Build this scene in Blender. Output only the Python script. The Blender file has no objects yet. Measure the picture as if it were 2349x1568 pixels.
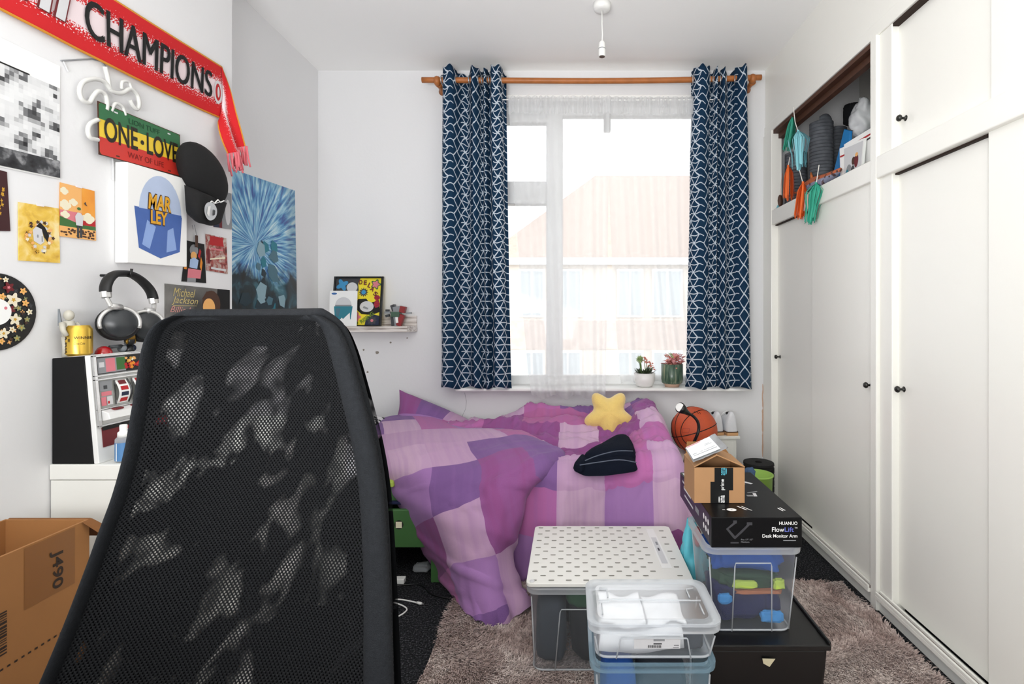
import bpy, math, random
import numpy as np
from mathutils import Vector, Matrix, noise

SC = bpy.context.scene
COL = SC.collection
random.seed(7)
PI = math.pi

# ------------------------------------------------------------------ camera, world, light, exposure
CAM_H, FOC = 1.147, 1200.0            # camera height (m), focal length in pixels of a 2349 wide frame
VPX, VPY = 1307.0, 718.0              # vanishing point of the room's depth direction
cam_d = bpy.data.cameras.new('camera')
cam = bpy.data.objects.new('camera', cam_d); COL.objects.link(cam)
cam.location = (0, 0, CAM_H); cam.rotation_euler = (PI / 2, 0, 0)
cam_d.sensor_width = 36.0; cam_d.lens = FOC / 2349 * 36
cam_d.shift_x = (1174.5 - VPX) / 2349; cam_d.shift_y = -(784 - VPY) / 2349
cam_d.clip_start = 0.02
SC.camera = cam

world = bpy.data.worlds.new('overcast'); SC.world = world; world.use_nodes = True
bg = world.node_tree.nodes['Background']
bg.inputs[0].default_value = (0.96, 0.98, 1.0, 1); bg.inputs[1].default_value = 2.15
fl_d = bpy.data.lights.new('ceiling_fill', 'AREA'); fl_d.shape = 'RECTANGLE'; fl_d.size = 1.2; fl_d.size_y = 0.8; fl_d.energy = 60.0; fl_d.color = (0.985, 0.99, 1.0)
fl_o = bpy.data.objects.new('ceiling_fill', fl_d); COL.objects.link(fl_o)
fl_o.location = (-0.5, -0.6, 1.15); fl_o.rotation_euler = (math.radians(148), math.radians(16), 0)      # added fill light behind the camera, turned up at the ceiling like bounced flash
SC.view_settings.view_transform = 'Standard'; SC.view_settings.look = 'None'
SC.view_settings.gamma = 1.0; SC.view_settings.use_curve_mapping = False
SC.view_settings.exposure = 0.32
try:
    SC.cycles.max_bounces = 10; SC.cycles.diffuse_bounces = 6; SC.cycles.transparent_max_bounces = 24
    SC.cycles.sample_clamp_indirect = 6.0; SC.cycles.caustics_refractive = False; SC.cycles.caustics_reflective = False
except Exception:
    pass

# ------------------------------------------------------------------ helpers
def W(px, py, d):                      # point of the room seen at a photo pixel, at depth d
    return Vector(((px - VPX) * d / FOC, d, CAM_H - (py - VPY) * d / FOC))
XL = -1.395                            # plane of the left wall
XA = -1.539                            # plane of the alcove wall
XR = 1.195                             # plane of the wardrobe front
YB = 3.2                               # plane of the window wall
ZC = 2.63                              # ceiling
def LW(px, py, off=0.0, X=None):       # point on a wall that runs in depth
    x = (XL if X is None else X) + off
    d = x * FOC / (px - VPX)
    return W(px, py, d)

def lin(h):
    h = h.lstrip('#'); v = [int(h[i:i + 2], 16) / 255 for i in (0, 2, 4)]
    return tuple((c / 12.92 if c <= 0.04045 else ((c + 0.055) / 1.055) ** 2.4) for c in v) + (1,)

MATS = {}
def mat(name, col='#cccccc', rough=0.6, metal=0.0, spec=0.5, noise_s=0, noise_a=0.0, bump=0.0, bump_s=0, trans=0.0, coat=0.0, emit=0, sheen=0.0):
    if name in MATS: return MATS[name]
    m = bpy.data.materials.new(name); m.use_nodes = True
    nt = m.node_tree; b = nt.nodes['Principled BSDF']
    c = lin(col) if isinstance(col, str) else col
    b.inputs['Base Color'].default_value = c
    b.inputs['Roughness'].default_value = rough
    b.inputs['Metallic'].default_value = metal
    b.inputs['Specular IOR Level'].default_value = spec
    b.inputs['Transmission Weight'].default_value = trans
    b.inputs['Coat Weight'].default_value = coat
    b.inputs['Sheen Weight'].default_value = sheen
    if noise_a or bump:
        tc = nt.nodes.new('ShaderNodeTexCoord')
        if noise_a:
            n = nt.nodes.new('ShaderNodeTexNoise'); n.inputs['Scale'].default_value = noise_s; n.inputs['Detail'].default_value = 5
            nt.links.new(tc.outputs['Object'], n.inputs['Vector'])
            mx = nt.nodes.new('ShaderNodeMix'); mx.data_type = 'RGBA'
            mx.inputs['A'].default_value = tuple(max(0, x * (1 - noise_a)) for x in c[:3]) + (1,)
            mx.inputs['B'].default_value = tuple(min(1, x * (1 + noise_a)) for x in c[:3]) + (1,)
            nt.links.new(n.outputs['Fac'], mx.inputs['Factor']); nt.links.new(mx.outputs['Result'], b.inputs['Base Color'])
        if bump:
            n2 = nt.nodes.new('ShaderNodeTexNoise'); n2.inputs['Scale'].default_value = bump_s or noise_s or 50; n2.inputs['Detail'].default_value = 4
            nt.links.new(tc.outputs['Object'], n2.inputs['Vector'])
            bp = nt.nodes.new('ShaderNodeBump'); bp.inputs['Strength'].default_value = bump; bp.inputs['Distance'].default_value = 0.01
            nt.links.new(n2.outputs['Fac'], bp.inputs['Height']); nt.links.new(bp.outputs['Normal'], b.inputs['Normal'])
    MATS[name] = m
    return m

class NB:                               # tiny node-graph writer
    def __init__(s, name):
        s.m = bpy.data.materials.new(name); s.m.use_nodes = True; s.nt = s.m.node_tree
        s.b = s.nt.nodes['Principled BSDF']; s.out = s.nt.nodes['Material Output']; MATS[name] = s.m
    def n(s, typ, **kw):
        x = s.nt.nodes.new('ShaderNode' + typ)
        for k, v in kw.items(): setattr(x, k, v)
        return x
    def l(s, a, b): s.nt.links.new(a, b)
    def put(s, sock, v):
        if hasattr(v, 'node'): s.l(v, sock)
        else: sock.default_value = v
    def math(s, op, a, b=0.0, c=None):
        x = s.n('Math', operation=op); s.put(x.inputs[0], a); s.put(x.inputs[1], b)
        if c is not None: s.put(x.inputs[2], c)
        return x.outputs[0]
    def mix(s, f, a, b):
        x = s.n('Mix', data_type='RGBA'); s.put(x.inputs['Factor'], f); s.put(x.inputs['A'], a); s.put(x.inputs['B'], b)
        return x.outputs['Result']
    def noise(s, vec, scale, detail=4, dist=0.0):
        x = s.n('TexNoise'); x.inputs['Scale'].default_value = scale; x.inputs['Detail'].default_value = detail; x.inputs['Distortion'].default_value = dist
        if vec is not None: s.l(vec, x.inputs['Vector'])
        return x.outputs['Fac']
    def coord(s, k='Object'): return s.n('TexCoord').outputs[k]
    def sep(s, v):
        x = s.n('SeparateXYZ'); s.l(v, x.inputs[0]); return x.outputs
    def comb(s, a, b, c=0.0):
        x = s.n('CombineXYZ'); s.put(x.inputs[0], a); s.put(x.inputs[1], b); s.put(x.inputs[2], c); return x.outputs[0]
    def ramp(s, f, stops, interp='LINEAR'):
        x = s.n('ValToRGB'); x.color_ramp.interpolation = interp; e = x.color_ramp.elements
        while len(e) < len(stops): e.new(0.5)
        for i, (p, c) in enumerate(stops): e[i].position = p; e[i].color = c
        s.l(f, x.inputs[0]); return x.outputs[0]
    def bump(s, h, strength=0.3, dist=0.01):
        x = s.n('Bump'); x.inputs['Strength'].default_value = strength; x.inputs['Distance'].default_value = dist
        s.l(h, x.inputs['Height']); s.l(x.outputs[0], s.b.inputs['Normal'])

class MB:                               # mesh builder
    def __init__(s): s.v = []; s.f = []; s.mi = []; s.uv = {}; s.cur = 0
    def add(s, vs, fs):
        o = len(s.v); s.v += [tuple(p) for p in vs]
        for f in fs: s.f.append([o + i for i in f]); s.mi.append(s.cur)
        return o
    def box(s, x0, x1, y0, y1, z0, z1):
        vs = [(x, y, z) for z in (z0, z1) for y in (y0, y1) for x in (x0, x1)]
        s.add(vs, [(0, 2, 3, 1), (4, 5, 7, 6), (0, 1, 5, 4), (2, 6, 7, 3), (0, 4, 6, 2), (1, 3, 7, 5)]); return s
    def hexa(s, b4, t4):                # two quads (bottom, top), same order
        s.add(list(b4) + list(t4), [(3, 2, 1, 0), (4, 5, 6, 7)] + [(i, (i + 1) % 4, 4 + (i + 1) % 4, 4 + i) for i in range(4)]); return s
    def taper(s, x0, x1, y0, y1, z0, z1, ix, iy):   # box narrower at the bottom by ix, iy per side
        s.hexa([(x0 + ix, y0 + iy, z0), (x1 - ix, y0 + iy, z0), (x1 - ix, y1 - iy, z0), (x0 + ix, y1 - iy, z0)],
               [(x0, y0, z1), (x1, y0, z1), (x1, y1, z1), (x0, y1, z1)]); return s
    def tube(s, pts, r, n=8, caps=True, closed=False):
        pts = [Vector(p) for p in pts]; rs = r if isinstance(r, (list, tuple)) else [r] * len(pts)
        rings = []; up = Vector((0, 0, 1)); prev = None
        for i, p in enumerate(pts):
            if closed: t = pts[(i + 1) % len(pts)] - pts[i - 1]
            else: t = pts[min(i + 1, len(pts) - 1)] - pts[max(i - 1, 0)]
            if t.length < 1e-9: t = Vector((0, 0, 1))
            t.normalize()
            if prev is None:
                a = t.orthogonal().normalized()
            else:
                a = prev - t * prev.dot(t)
                a = a.normalized() if a.length > 1e-6 else t.orthogonal().normalized()
            prev = a; b = t.cross(a)
            rings.append([p + (a * math.cos(2 * PI * k / n) + b * math.sin(2 * PI * k / n)) * rs[i] for k in range(n)])
        vs = [q for rg in rings for q in rg]; fs = []; m = len(pts)
        for i in range(m if closed else m - 1):
            j = (i + 1) % m
            for k in range(n): fs.append((i * n + k, i * n + (k + 1) % n, j * n + (k + 1) % n, j * n + k))
        if caps and not closed: fs += [tuple(range(n))[::-1], tuple((m - 1) * n + k for k in range(n))]
        s.add(vs, fs); return s
    def cyl(s, p0, p1, r0, r1=None, n=24):
        return s.tube([p0, p1], [r0, r0 if r1 is None else r1], n)
    def lathe(s, o, prof, n=24, axis=(0, 0, 1), cap=True):
        o = Vector(o); ax = Vector(axis).normalized(); a = ax.orthogonal().normalized(); b = ax.cross(a)
        vs = [o + ax * z + (a * math.cos(2 * PI * k / n) + b * math.sin(2 * PI * k / n)) * r for r, z in prof for k in range(n)]
        fs = [(i * n + k, i * n + (k + 1) % n, (i + 1) * n + (k + 1) % n, (i + 1) * n + k) for i in range(len(prof) - 1) for k in range(n)]
        if cap: fs += [tuple(range(n))[::-1], tuple((len(prof) - 1) * n + k for k in range(n))]
        s.add(vs, fs); return s
    def ball(s, c, r, nu=16, nv=10, rot=None):
        r = r if isinstance(r, (list, tuple)) else (r, r, r); c = Vector(c); R = rot or Matrix.Identity(3)
        vs = []; fs = []
        for i in range(nv + 1):
            th = PI * i / nv
            for k in range(nu):
                ph = 2 * PI * k / nu
                vs.append(c + R @ Vector((r[0] * math.sin(th) * math.cos(ph), r[1] * math.sin(th) * math.sin(ph), r[2] * math.cos(th))))
        for i in range(nv):
            for k in range(nu): fs.append((i * nu + k, (i + 1) * nu + k, (i + 1) * nu + (k + 1) % nu, i * nu + (k + 1) % nu))
        s.add(vs, fs); return s
    def grid(s, fn, nu, nv, uvf=None):  # fn(a,b) a,b in 0..1
        o = len(s.v); vs = []; fs = []
        for j in range(nv + 1):
            for i in range(nu + 1): vs.append(fn(i / nu, j / nv))
        for j in range(nv):
            for i in range(nu): fs.append((j * (nu + 1) + i, j * (nu + 1) + i + 1, (j + 1) * (nu + 1) + i + 1, (j + 1) * (nu + 1) + i))
        s.add(vs, fs)
        if uvf:
            for j in range(nv + 1):
                for i in range(nu + 1): s.uv[o + j * (nu + 1) + i] = uvf(i / nu, j / nv)
        return s
    def prism(s, poly, ext):            # poly: 3D points, ext: vector
        ext = Vector(ext); n = len(poly); p = [Vector(q) for q in poly]
        s.add(p + [q + ext for q in p], [tuple(range(n))[::-1], tuple(range(n, 2 * n))] + [(i, (i + 1) % n, n + (i + 1) % n, n + i) for i in range(n)]); return s
    def build(s, name, m, parent=None, smooth=False, bevel=0.0, bseg=2, solid=0.0, sub=0, kind=None, label=None, autosmooth=None):
        me = bpy.data.meshes.new(name); me.from_pydata(s.v, [], s.f); me.update()
        ms = m if isinstance(m, (list, tuple)) else [m]
        for x in ms: me.materials.append(MATS[x] if isinstance(x, str) else x)
        if len(ms) > 1: me.polygons.foreach_set('material_index', s.mi)
        if s.uv:
            ul = me.uv_layers.new(name='UVMap')
            for lp in me.loops: ul.data[lp.index].uv = s.uv.get(lp.vertex_index, (0, 0))
        import bmesh
        if not s.uv:
            bm = bmesh.new(); bm.from_mesh(me); bmesh.ops.recalc_face_normals(bm, faces=bm.faces); bm.to_mesh(me); bm.free()
        if smooth: me.polygons.foreach_set('use_smooth', [True] * len(me.polygons))
        o = bpy.data.objects.new(name, me); COL.objects.link(o)
        if autosmooth is not None:
            me.polygons.foreach_set('use_smooth', [True] * len(me.polygons))
            me.set_sharp_from_angle(angle=math.radians(autosmooth))
        if solid:
            md = o.modifiers.new('thickness', 'SOLIDIFY'); md.thickness = abs(solid); md.offset = -1 if solid > 0 else 1
        if bevel:
            md = o.modifiers.new('bevel', 'BEVEL'); md.width = bevel; md.segments = bseg; md.limit_method = 'ANGLE'; md.angle_limit = math.radians(40)
        if sub:
            md = o.modifiers.new('subdivision', 'SUBSURF'); md.levels = sub; md.render_levels = sub
        if parent is not None: adopt(o, parent)
        if kind: o['kind'] = kind
        if label: o['label'] = label
        return o

TOPLOC = {}
def adopt(o, p):
    o.parent = p
    o.matrix_parent_inverse = Matrix.Translation(TOPLOC.get(p.name, Vector((0, 0, 0)))).inverted() if p.type == 'EMPTY' else Matrix.Identity(4)
def thing(name, label, cat, loc=(0, 0, 0), group=None):
    e = bpy.data.objects.new(name, None); COL.objects.link(e); e.location = loc; e.empty_display_size = 0.05
    TOPLOC[e.name] = Vector(loc); tag(e, label, cat, group); return e
def tag(o, label, cat, group=None):
    o['label'] = label; o['category'] = cat
    if group: o['group'] = group
    return o
def struct(o): o['kind'] = 'structure'; return o

# ---- flat print helpers: a "chart" maps (a, b) in 0..1 plus a lift to a world point
def quad_chart(bl, br, tr, tl, flip=False):
    bl, br, tr, tl = map(Vector, (bl, br, tr, tl))
    n = (br - bl).cross(tl - bl).normalized()
    if flip: n = -n
    def f(a, b, h=0.0): return bl * (1 - a) * (1 - b) + br * a * (1 - b) + tr * a * b + tl * (1 - a) * b + n * h
    return f
def ell(cx, cy, rx, ry, n=20, a0=0, a1=2 * PI):
    return [(cx + rx * math.cos(a0 + (a1 - a0) * i / n), cy + ry * math.sin(a0 + (a1 - a0) * i / n)) for i in range(n + (0 if a1 - a0 > 6.28 else 1))]
def rect(a0, b0, a1, b1): return [(a0, b0), (a1, b0), (a1, b1), (a0, b1)]
def flower(cx, cy, rx, ry, k=5, dip=0.45, rot=0.0, n=40):
    return [(cx + rx * math.cos(t + rot) * (1 - dip * (0.5 - 0.5 * math.cos(k * t))), cy + ry * math.sin(t + rot) * (1 - dip * (0.5 - 0.5 * math.cos(k * t)))) for t in [2 * PI * i / n for i in range(n)]]
def prints(chart, shapes, parent, name='printed_picture', lift=0.0004, step=0.000018):
    mats = []; b = MB()
    for i, (m, pl) in enumerate(shapes):
        if m not in mats: mats.append(m)
        b.cur = mats.index(m)
        b.add([chart(min(max(x, 0), 1), min(max(y, 0), 1), lift + step * i) for x, y in pl], [tuple(range(len(pl)))])
    me = bpy.data.meshes.new(name); me.from_pydata(b.v, [], b.f)
    for x in mats: me.materials.append(MATS[x])
    me.polygons.foreach_set('material_index', b.mi); me.update()
    o = bpy.data.objects.new(name, me); COL.objects.link(o)
    if parent is not None: adopt(o, parent)
    return o
def panel(chart, m, parent, name='sheet', th=0.002, nu=1, nv=1, smooth=False):
    b = MB(); b.grid(lambda u, v: chart(u, v, 0), nu, nv)
    o_ = len(b.v); b.grid(lambda u, v: chart(u, v, -th), nu, nv)
    # rim
    ring = [i for i in range(nu + 1)] + [j * (nu + 1) + nu for j in range(1, nv + 1)] + [nv * (nu + 1) + i for i in range(nu - 1, -1, -1)] + [j * (nu + 1) for j in range(nv - 1, 0, -1)]
    for i in range(len(ring)): 
        p, q = ring[i], ring[(i + 1) % len(ring)]
        b.f.append([p, q, o_ + q, o_ + p]); b.mi.append(0)
    return b.build(name, m, parent, smooth=smooth)
TXT = {}
def text_geo(s, shear=0.0, bold=0.0):
    k = (s, shear, bold)
    if k in TXT: return TXT[k]
    cu = bpy.data.curves.new('t', 'FONT'); cu.body = s; cu.size = 1; cu.shear = shear; cu.offset = bold; cu.fill_mode = 'FRONT'; cu.resolution_u = 4
    o = bpy.data.objects.new('t', cu); COL.objects.link(o)
    dg = bpy.context.evaluated_depsgraph_get(); dg.update()
    me = bpy.data.meshes.new_from_object(o.evaluated_get(dg))
    vs = [(v.co.x, v.co.y) for v in me.vertices]; fs = [tuple(p.vertices) for p in me.polygons]
    bpy.data.objects.remove(o); bpy.data.curves.remove(cu); bpy.data.meshes.remove(me)
    TXT[k] = (vs, fs); return vs, fs
def letters(chart, s, box, m, parent, rot=0.0, lift=0.0014, shear=0.0, bold=0.0, name='lettering', warp=None):
    """fit the text's bounding box into box=(a0,b0,a1,b1) of the chart; rot in quarter turns or radians about its centre"""
    vs, fs = text_geo(s, shear, bold)
    x0 = min(v[0] for v in vs); x1 = max(v[0] for v in vs); y0 = min(v[1] for v in vs); y1 = max(v[1] for v in vs)
    a0, b0, a1, b1 = box; out = []
    for x, y in vs:
        p, q = (x - x0) / (x1 - x0), (y - y0) / max(y1 - y0, 1e-6)
        if rot == 1: p, q = 1 - q, p        # reads bottom to top
        elif rot == -1: p, q = q, 1 - p     # reads top to bottom
        if warp: p, q = warp(p, q)
        a, b = a0 + (a1 - a0) * p, b0 + (b1 - b0) * q
        if rot not in (0, 1, -1, 0.0):
            ca, cb = (a0 + a1) / 2, (b0 + b1) / 2; dx, dy = a - ca, b - cb
            a, b = ca + dx * math.cos(rot) - dy * math.sin(rot), cb + dx * math.sin(rot) + dy * math.cos(rot)
        out.append(chart(a, b, lift))
    me = bpy.data.meshes.new(name); me.from_pydata([tuple(p) for p in out], [], fs); me.materials.append(MATS[m]); me.update()
    o = bpy.data.objects.new(name, me); COL.objects.link(o)
    if parent is not None: adopt(o, parent)
    return o
def crom(P, t):                        # Catmull-Rom through list P, t in 0..1
    n = len(P) - 1; x = min(max(t, 0), 1) * n; i = min(int(x), n - 1); u = x - i
    p0 = P[max(i - 1, 0)]; p1 = P[i]; p2 = P[i + 1]; p3 = P[min(i + 2, n)]
    return 0.5 * ((2 * p1) + (p2 - p0) * u + (2 * p0 - 5 * p1 + 4 * p2 - p3) * u * u + (3 * p1 - p0 - 3 * p2 + p3) * u ** 3)
def curve(P, n): 
    P = [Vector(p) for p in P]; return [crom(P, i / n) for i in range(n + 1)]
def nz(x, y, z=0.0): return noise.noise(Vector((x, y, z)))

# ------------------------------------------------------------------ common materials
mat('wall_paint', '#e5e5e6', 0.75, noise_s=1.2, noise_a=0.012, bump=0.05, bump_s=60)
mat('ceiling_paint', '#fbfbf9', 0.85, noise_s=1.0, noise_a=0.012)
mat('gloss_white', '#f0efe8', 0.28, noise_s=2.0, noise_a=0.015, bump=0.03, bump_s=14)
mat('white_plastic', '#efefec', 0.4); mat('white_paint', '#f2f2ef', 0.45); mat('white_laminate', '#e9e9e3', 0.4)
mat('white_matte', '#f4f4f2', 0.8); mat('black_matte', '#0a0a0a', 0.7); mat('black_plastic', '#0d0d0e', 0.35)
mat('dark_gap', '#2a1a10', 0.9); mat('wood_dark', '#4a2a18', 0.6, noise_s=40, noise_a=0.4)
mat('chrome', '#d8d8d8', 0.12, 1.0); mat('silver', '#b9b9ba', 0.3, 0.8); mat('brass', '#8a6a2a', 0.35, 0.8)
mat('knob_metal', '#3a3a38', 0.3, 0.7); mat('red', '#b3161c', 0.5); mat('yellow', '#f1dc2c', 0.5); mat('orange', '#e08a22', 0.5)
mat('navy_ink', '#1b2440', 0.6); mat('grey_ink', '#8d8f92', 0.6); mat('cream_ink', '#ece4c8', 0.6); mat('green_ink', '#3c6b34', 0.6)
mat('blue_ink', '#3f6fae', 0.6); mat('pale_blue_ink', '#a9c3e6', 0.6); mat('pink_ink', '#d97c86', 0.6); mat('dark_red_ink', '#6b1a20', 0.6)
mat('teal_ink', '#2d7f90', 0.6); mat('brown_ink', '#4a2f20', 0.6); mat('pale_grey_ink', '#d2d2d4', 0.6); mat('dark_grey_ink', '#3c3d40', 0.6)
mat('peach_ink', '#eeb26a', 0.6); mat('gold_ink', '#c99a2b', 0.5)
# ------------------------------------------------------------------ floor: dark speckled carpet
nb = NB('carpet'); co = nb.coord('Object')
n1 = nb.noise(co, 160, 3); n2 = nb.noise(co, 9, 3)
c = nb.ramp(n1, [(0.40, lin('#17181a')), (0.55, lin('#2f3033')), (0.68, lin('#66676b'))])
nb.l(nb.mix(nb.math('MULTIPLY', n2, 0.5), c, lin('#1d1e20')), nb.b.inputs['Base Color']); nb.b.inputs['Roughness'].default_value = 0.95
nb.b.inputs['Specular IOR Level'].default_value = 0.1; nb.bump(n1, 0.9, 0.01)
b = MB().box(-1.8, 1.9, -1.2, 3.4, -0.1, 0.0); fl = struct(b.build('floor', 'carpet')); 
def setp(o, **k):
    for a, v in k.items(): o[a] = v
    return o
# ceiling and walls
struct(MB().box(-1.9, 1.95, -1.2, 3.5, ZC, ZC + 0.12).build('ceiling', 'ceiling_paint'))
WX0, WX1, WZ0, WZ1 = -0.59, 0.955, 0.70, 2.445        # window opening
b = MB().box(-1.9, WX0, YB, YB + 0.3, -0.1, ZC + 0.1).box(WX1, 1.95, YB, YB + 0.3, -0.1, ZC + 0.1)
b.box(WX0, WX1, YB, YB + 0.3, -0.1, WZ0 - 0.02).box(WX0, WX1, YB, YB + 0.3, WZ1, ZC + 0.1)
wall_back = struct(b.build('wall_back', 'wall_paint'))
YC = XL * FOC / (532 - VPX)                            # far corner of the chimney breast
struct(MB().box(-1.9, XL, -1.2, YC, -0.1, ZC + 0.05).build('wall_left', 'wall_paint'))
struct(MB().box(-1.9, XA, YC - 0.05, YB + 0.05, -0.1, ZC + 0.05).build('wall_alcove', 'wall_paint'))
struct(MB().box(-1.9, 1.95, -1.32, -1.2, -0.1, ZC + 0.05).build('wall_front', 'wall_paint'))
struct(MB().box(1.80, 1.95, -1.2, YB + 0.05, -0.1, ZC + 0.05).build('wall_right', 'wall_paint'))
struct(MB().box(XA + 0.001, WX0 - 0.3, YB - 0.014, YB, 0.0, 0.11).box(WX0 - 0.3, XR - 0.01, YB - 0.014, YB, 0, 0.11).build('baseboard_back', 'white_paint', bevel=0.004))
# chips of old paint and a crack on the window wall
mat('chipped_plaster', '#8d867c', 0.9); mat('peeled_plaster', '#c9a890', 0.9)
for (x, y, r) in ((834, 802, 2.6), (865, 808, 4.2), (896, 785, 2.4), (843, 853, 2.6), (934, 775, 1.8)):
    p = W(x, y, YB - 0.0008); k = r * YB / FOC
    bb = MB(); bb.add([(p.x + k * math.cos(t) * random.uniform(0.8, 1.2), p.y, p.z + k * math.sin(t) * random.uniform(0.7, 1.1)) for t in [i * PI / 4 for i in range(8)]], [tuple(range(8))])
    o = bb.build('paint_chip', 'chipped_plaster'); o.parent = wall_back
bb = MB().tube([W(x, y, YB - 0.0004) for x, y in ((1066, 900), (1070, 920), (1068, 938), (1062, 950), (1058, 965))], 0.0012, 4)
o = bb.build('hairline_crack', 'grey_ink'); o.parent = wall_back
vl_, vr_ = [], []
for k in range(28):
    zz = CAM_H - (880 + 6.2 * k - VPY) * YB / FOC; c_ = 1.180 + .004 * nz(k * .3, 1); h = .0035 + .004 * abs(nz(k * .55, 7)) + (.0 if k % 9 else -.002)
    vl_.append((c_ - h, YB - .0008, zz)); vr_.append((c_ + h * random.uniform(.5, 1.1), YB - .0008, zz))
bb = MB(); bb.add(vl_ + vr_, [(i, i + 1, 28 + i + 1, 28 + i) for i in range(27)])
o = bb.build('peeled_paint', 'peeled_plaster'); o.parent = wall_back

# ------------------------------------------------------------------ window with white plastic frame
win = thing('window_1', 'white framed window with a narrow left light and one wide pane behind the net curtains', 'window', ((WX0 + WX1) / 2, YB + 0.1, WZ0)); win['kind'] = 'structure'
mat('upvc', '#f3f4f4', 0.3)
yf0, yf1 = YB + 0.09, YB + 0.16
def wx(px): return (px - VPX) * (YB + 0.09) / FOC
def wz(py): return CAM_H - (py - VPY) * (YB + 0.09) / FOC
fr = MB().box(WX0, WX0 + 0.06, yf0, yf1, WZ0, WZ1).box(WX1 - 0.06, WX1, yf0, yf1, WZ0, WZ1).box(WX0 + .061, WX1 - .061, yf0, yf1, WZ1 - 0.055, WZ1).box(WX0 + .061, WX1 - .061, yf0, yf1, WZ0, WZ0 + 0.055)
fr.build('frame', 'upvc', win, bevel=0.006)
xm0, xm1 = wx(1253), wx(1291)
MB().box(xm0, xm1, yf0 - 0.01, yf1, WZ0 + .05, WZ1 - .05).build('mullion', 'upvc', win, bevel=0.006)
zt0, zt1 = wz(468), wz(416)
MB().box(WX0 + .05, xm0, yf0 - 0.008, yf1, zt0, zt1).build('transom', 'upvc', win, bevel=0.006)
MB().box(WX0 + .05, xm0, yf0 - 0.008, yf1, wz(281), WZ1 - .05).build('sash_rail', 'upvc', win, bevel=0.005)
MB().box(wx(1384), wx(1400), yf0 - 0.035, yf0, wz(305), wz(262)).build('handle', 'silver', win, bevel=0.004)
g = NB('glass'); tr = g.n('BsdfTransparent'); gl = g.n('BsdfGlossy'); gl.inputs['Roughness'].default_value = 0.03
ms = g.n('MixShader'); fz = g.n('Fresnel'); fz.inputs['IOR'].default_value = 1.3; g.l(fz.outputs[0], ms.inputs[0]); g.l(tr.outputs[0], ms.inputs[1]); g.l(gl.outputs[0], ms.inputs[2]); g.l(ms.outputs[0], g.out.inputs['Surface'])
for (x0, x1, z0, z1) in ((WX0 + .05, xm0, zt1, wz(281)), (WX0 + .05, xm0, WZ0 + .05, zt0), (xm1, WX1 - .05, WZ0 + .05, WZ1 - .05)):
    MB().box(x0, x1, yf0 + 0.03, yf0 + 0.036, z0, z1).build('pane', 'glass', win)
sill = MB().box(-0.681, 1.079, YB - 0.1, YB + 0.1, 0.683, 0.702).build('sill', 'white_paint', bevel=0.006)
adopt(sill, win)
hd = MB().box(-0.62, 0.99, YB - 0.03, YB + .001, 2.452, 2.472).build('head_trim', 'white_paint', bevel=0.004); adopt(hd, win)

# ------------------------------------------------------------------ outside: street and the house opposite
mat('road', '#8a8a88', 0.9, noise_s=3, noise_a=0.1); mat('far_brick', '#d6c6bc', 0.9, noise_s=6, noise_a=0.2); mat('far_render', '#e6ddd2', 0.9); mat('far_tile', '#b8a69a', 0.9, noise_s=8, noise_a=0.2); mat('far_glass', '#c4cccf', 0.4)
struct(MB().box(-40, 40, 4.5, 60, -3.2, -3.0).build('ground_street', 'road'))
HD = 14.0
house = thing('house', 'pale house with tiled hipped roof across the street beyond the window', 'house', W(1400, 718, HD) * 1.0)
def HP(px, py, d=HD): return W(px, py, d)
e0, e1 = HP(1120, 598), HP(2200, 598)
MB().box(e0.x, e1.x, HD, HD + 6, -3, e0.z).build('wall', 'far_render', house)
MB().box(e0.x - .2, e1.x + .2, HD - 0.25, HD - 0.1, e0.z - .12, e0.z + 0.06).build('gutter', 'upvc', house)
r = MB(); zr = HP(1350, 440).z + 1.2
r.hexa([(e0.x - .2, HD - .25, e0.z), (e1.x + .2, HD - .25, e0.z), (e1.x + .2, HD + 6.2, e0.z), (e0.x - .2, HD + 6.2, e0.z)], [(e0.x + 3.0, HD + 2.9, zr), (e1.x - 3, HD + 2.9, zr), (e1.x - 3, HD + 3.1, zr), (e0.x + 3.0, HD + 3.1, zr)])
r.build('roof', 'far_tile', house)
MB().box(e0.x, e1.x, HD - 0.03, HD, HP(0, 800).z, HP(0, 735).z).build('brick_band', 'far_brick', house)
for (x0, x1) in ((1195, 1245), (1275, 1330), (1420, 1470), (1500, 1560)):
    for (y0, y1) in ((622, 722), (808, 920)):
        a, c_ = HP(x0, y1), HP(x1, y0)
        w_ = MB().box(a.x - .06, c_.x + .06, HD - 0.06, HD + .05, a.z - .06, c_.z + .06).build('window_frame', 'upvc', house)
        q = MB().box(a.x, (a.x + c_.x) / 2 - .03, HD - 0.08, HD, a.z, c_.z).box((a.x + c_.x) / 2 + .03, c_.x, HD - 0.08, HD, a.z, c_.z).build('window_glass', 'far_glass', w_)

# ------------------------------------------------------------------ fitted wardrobe along the right wall
def rd(px): return XR * FOC / (px - VPX)               # depth on the wardrobe face
ward = thing('fitted_wardrobe', 'white gloss fitted wardrobe wall with sliding doors and an open upper cupboard', 'wardrobe', (XR, 2.0, 0))
y_end = YB; y_st = rd(1774); y_p0 = rd(2004); y_p1 = rd(2018); y_j = rd(2046); y_near = -0.6
Z0, Z1, Z2, Z3 = 0.075, 1.665, 1.75, 2.222
MB().box(XR - 0.012, XR + 0.05, y_st, y_end - .001, 0, Z3).build('stile', 'gloss_white', ward, bevel=0.003)
MB().box(XR - 0.014, XR + 0.06, y_p1, y_p0, 0, Z3).build('post', 'gloss_white', ward, bevel=0.003)
MB().box(XR, XR + 0.05, y_j, y_p1, 0, Z3).build('jamb', 'gloss_white', ward, bevel=0.003)
MB().box(XR - 0.010, XR + 0.06, y_p0, y_st, Z1, Z2).build('middle_rail', 'gloss_white', ward, bevel=0.004)
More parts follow.
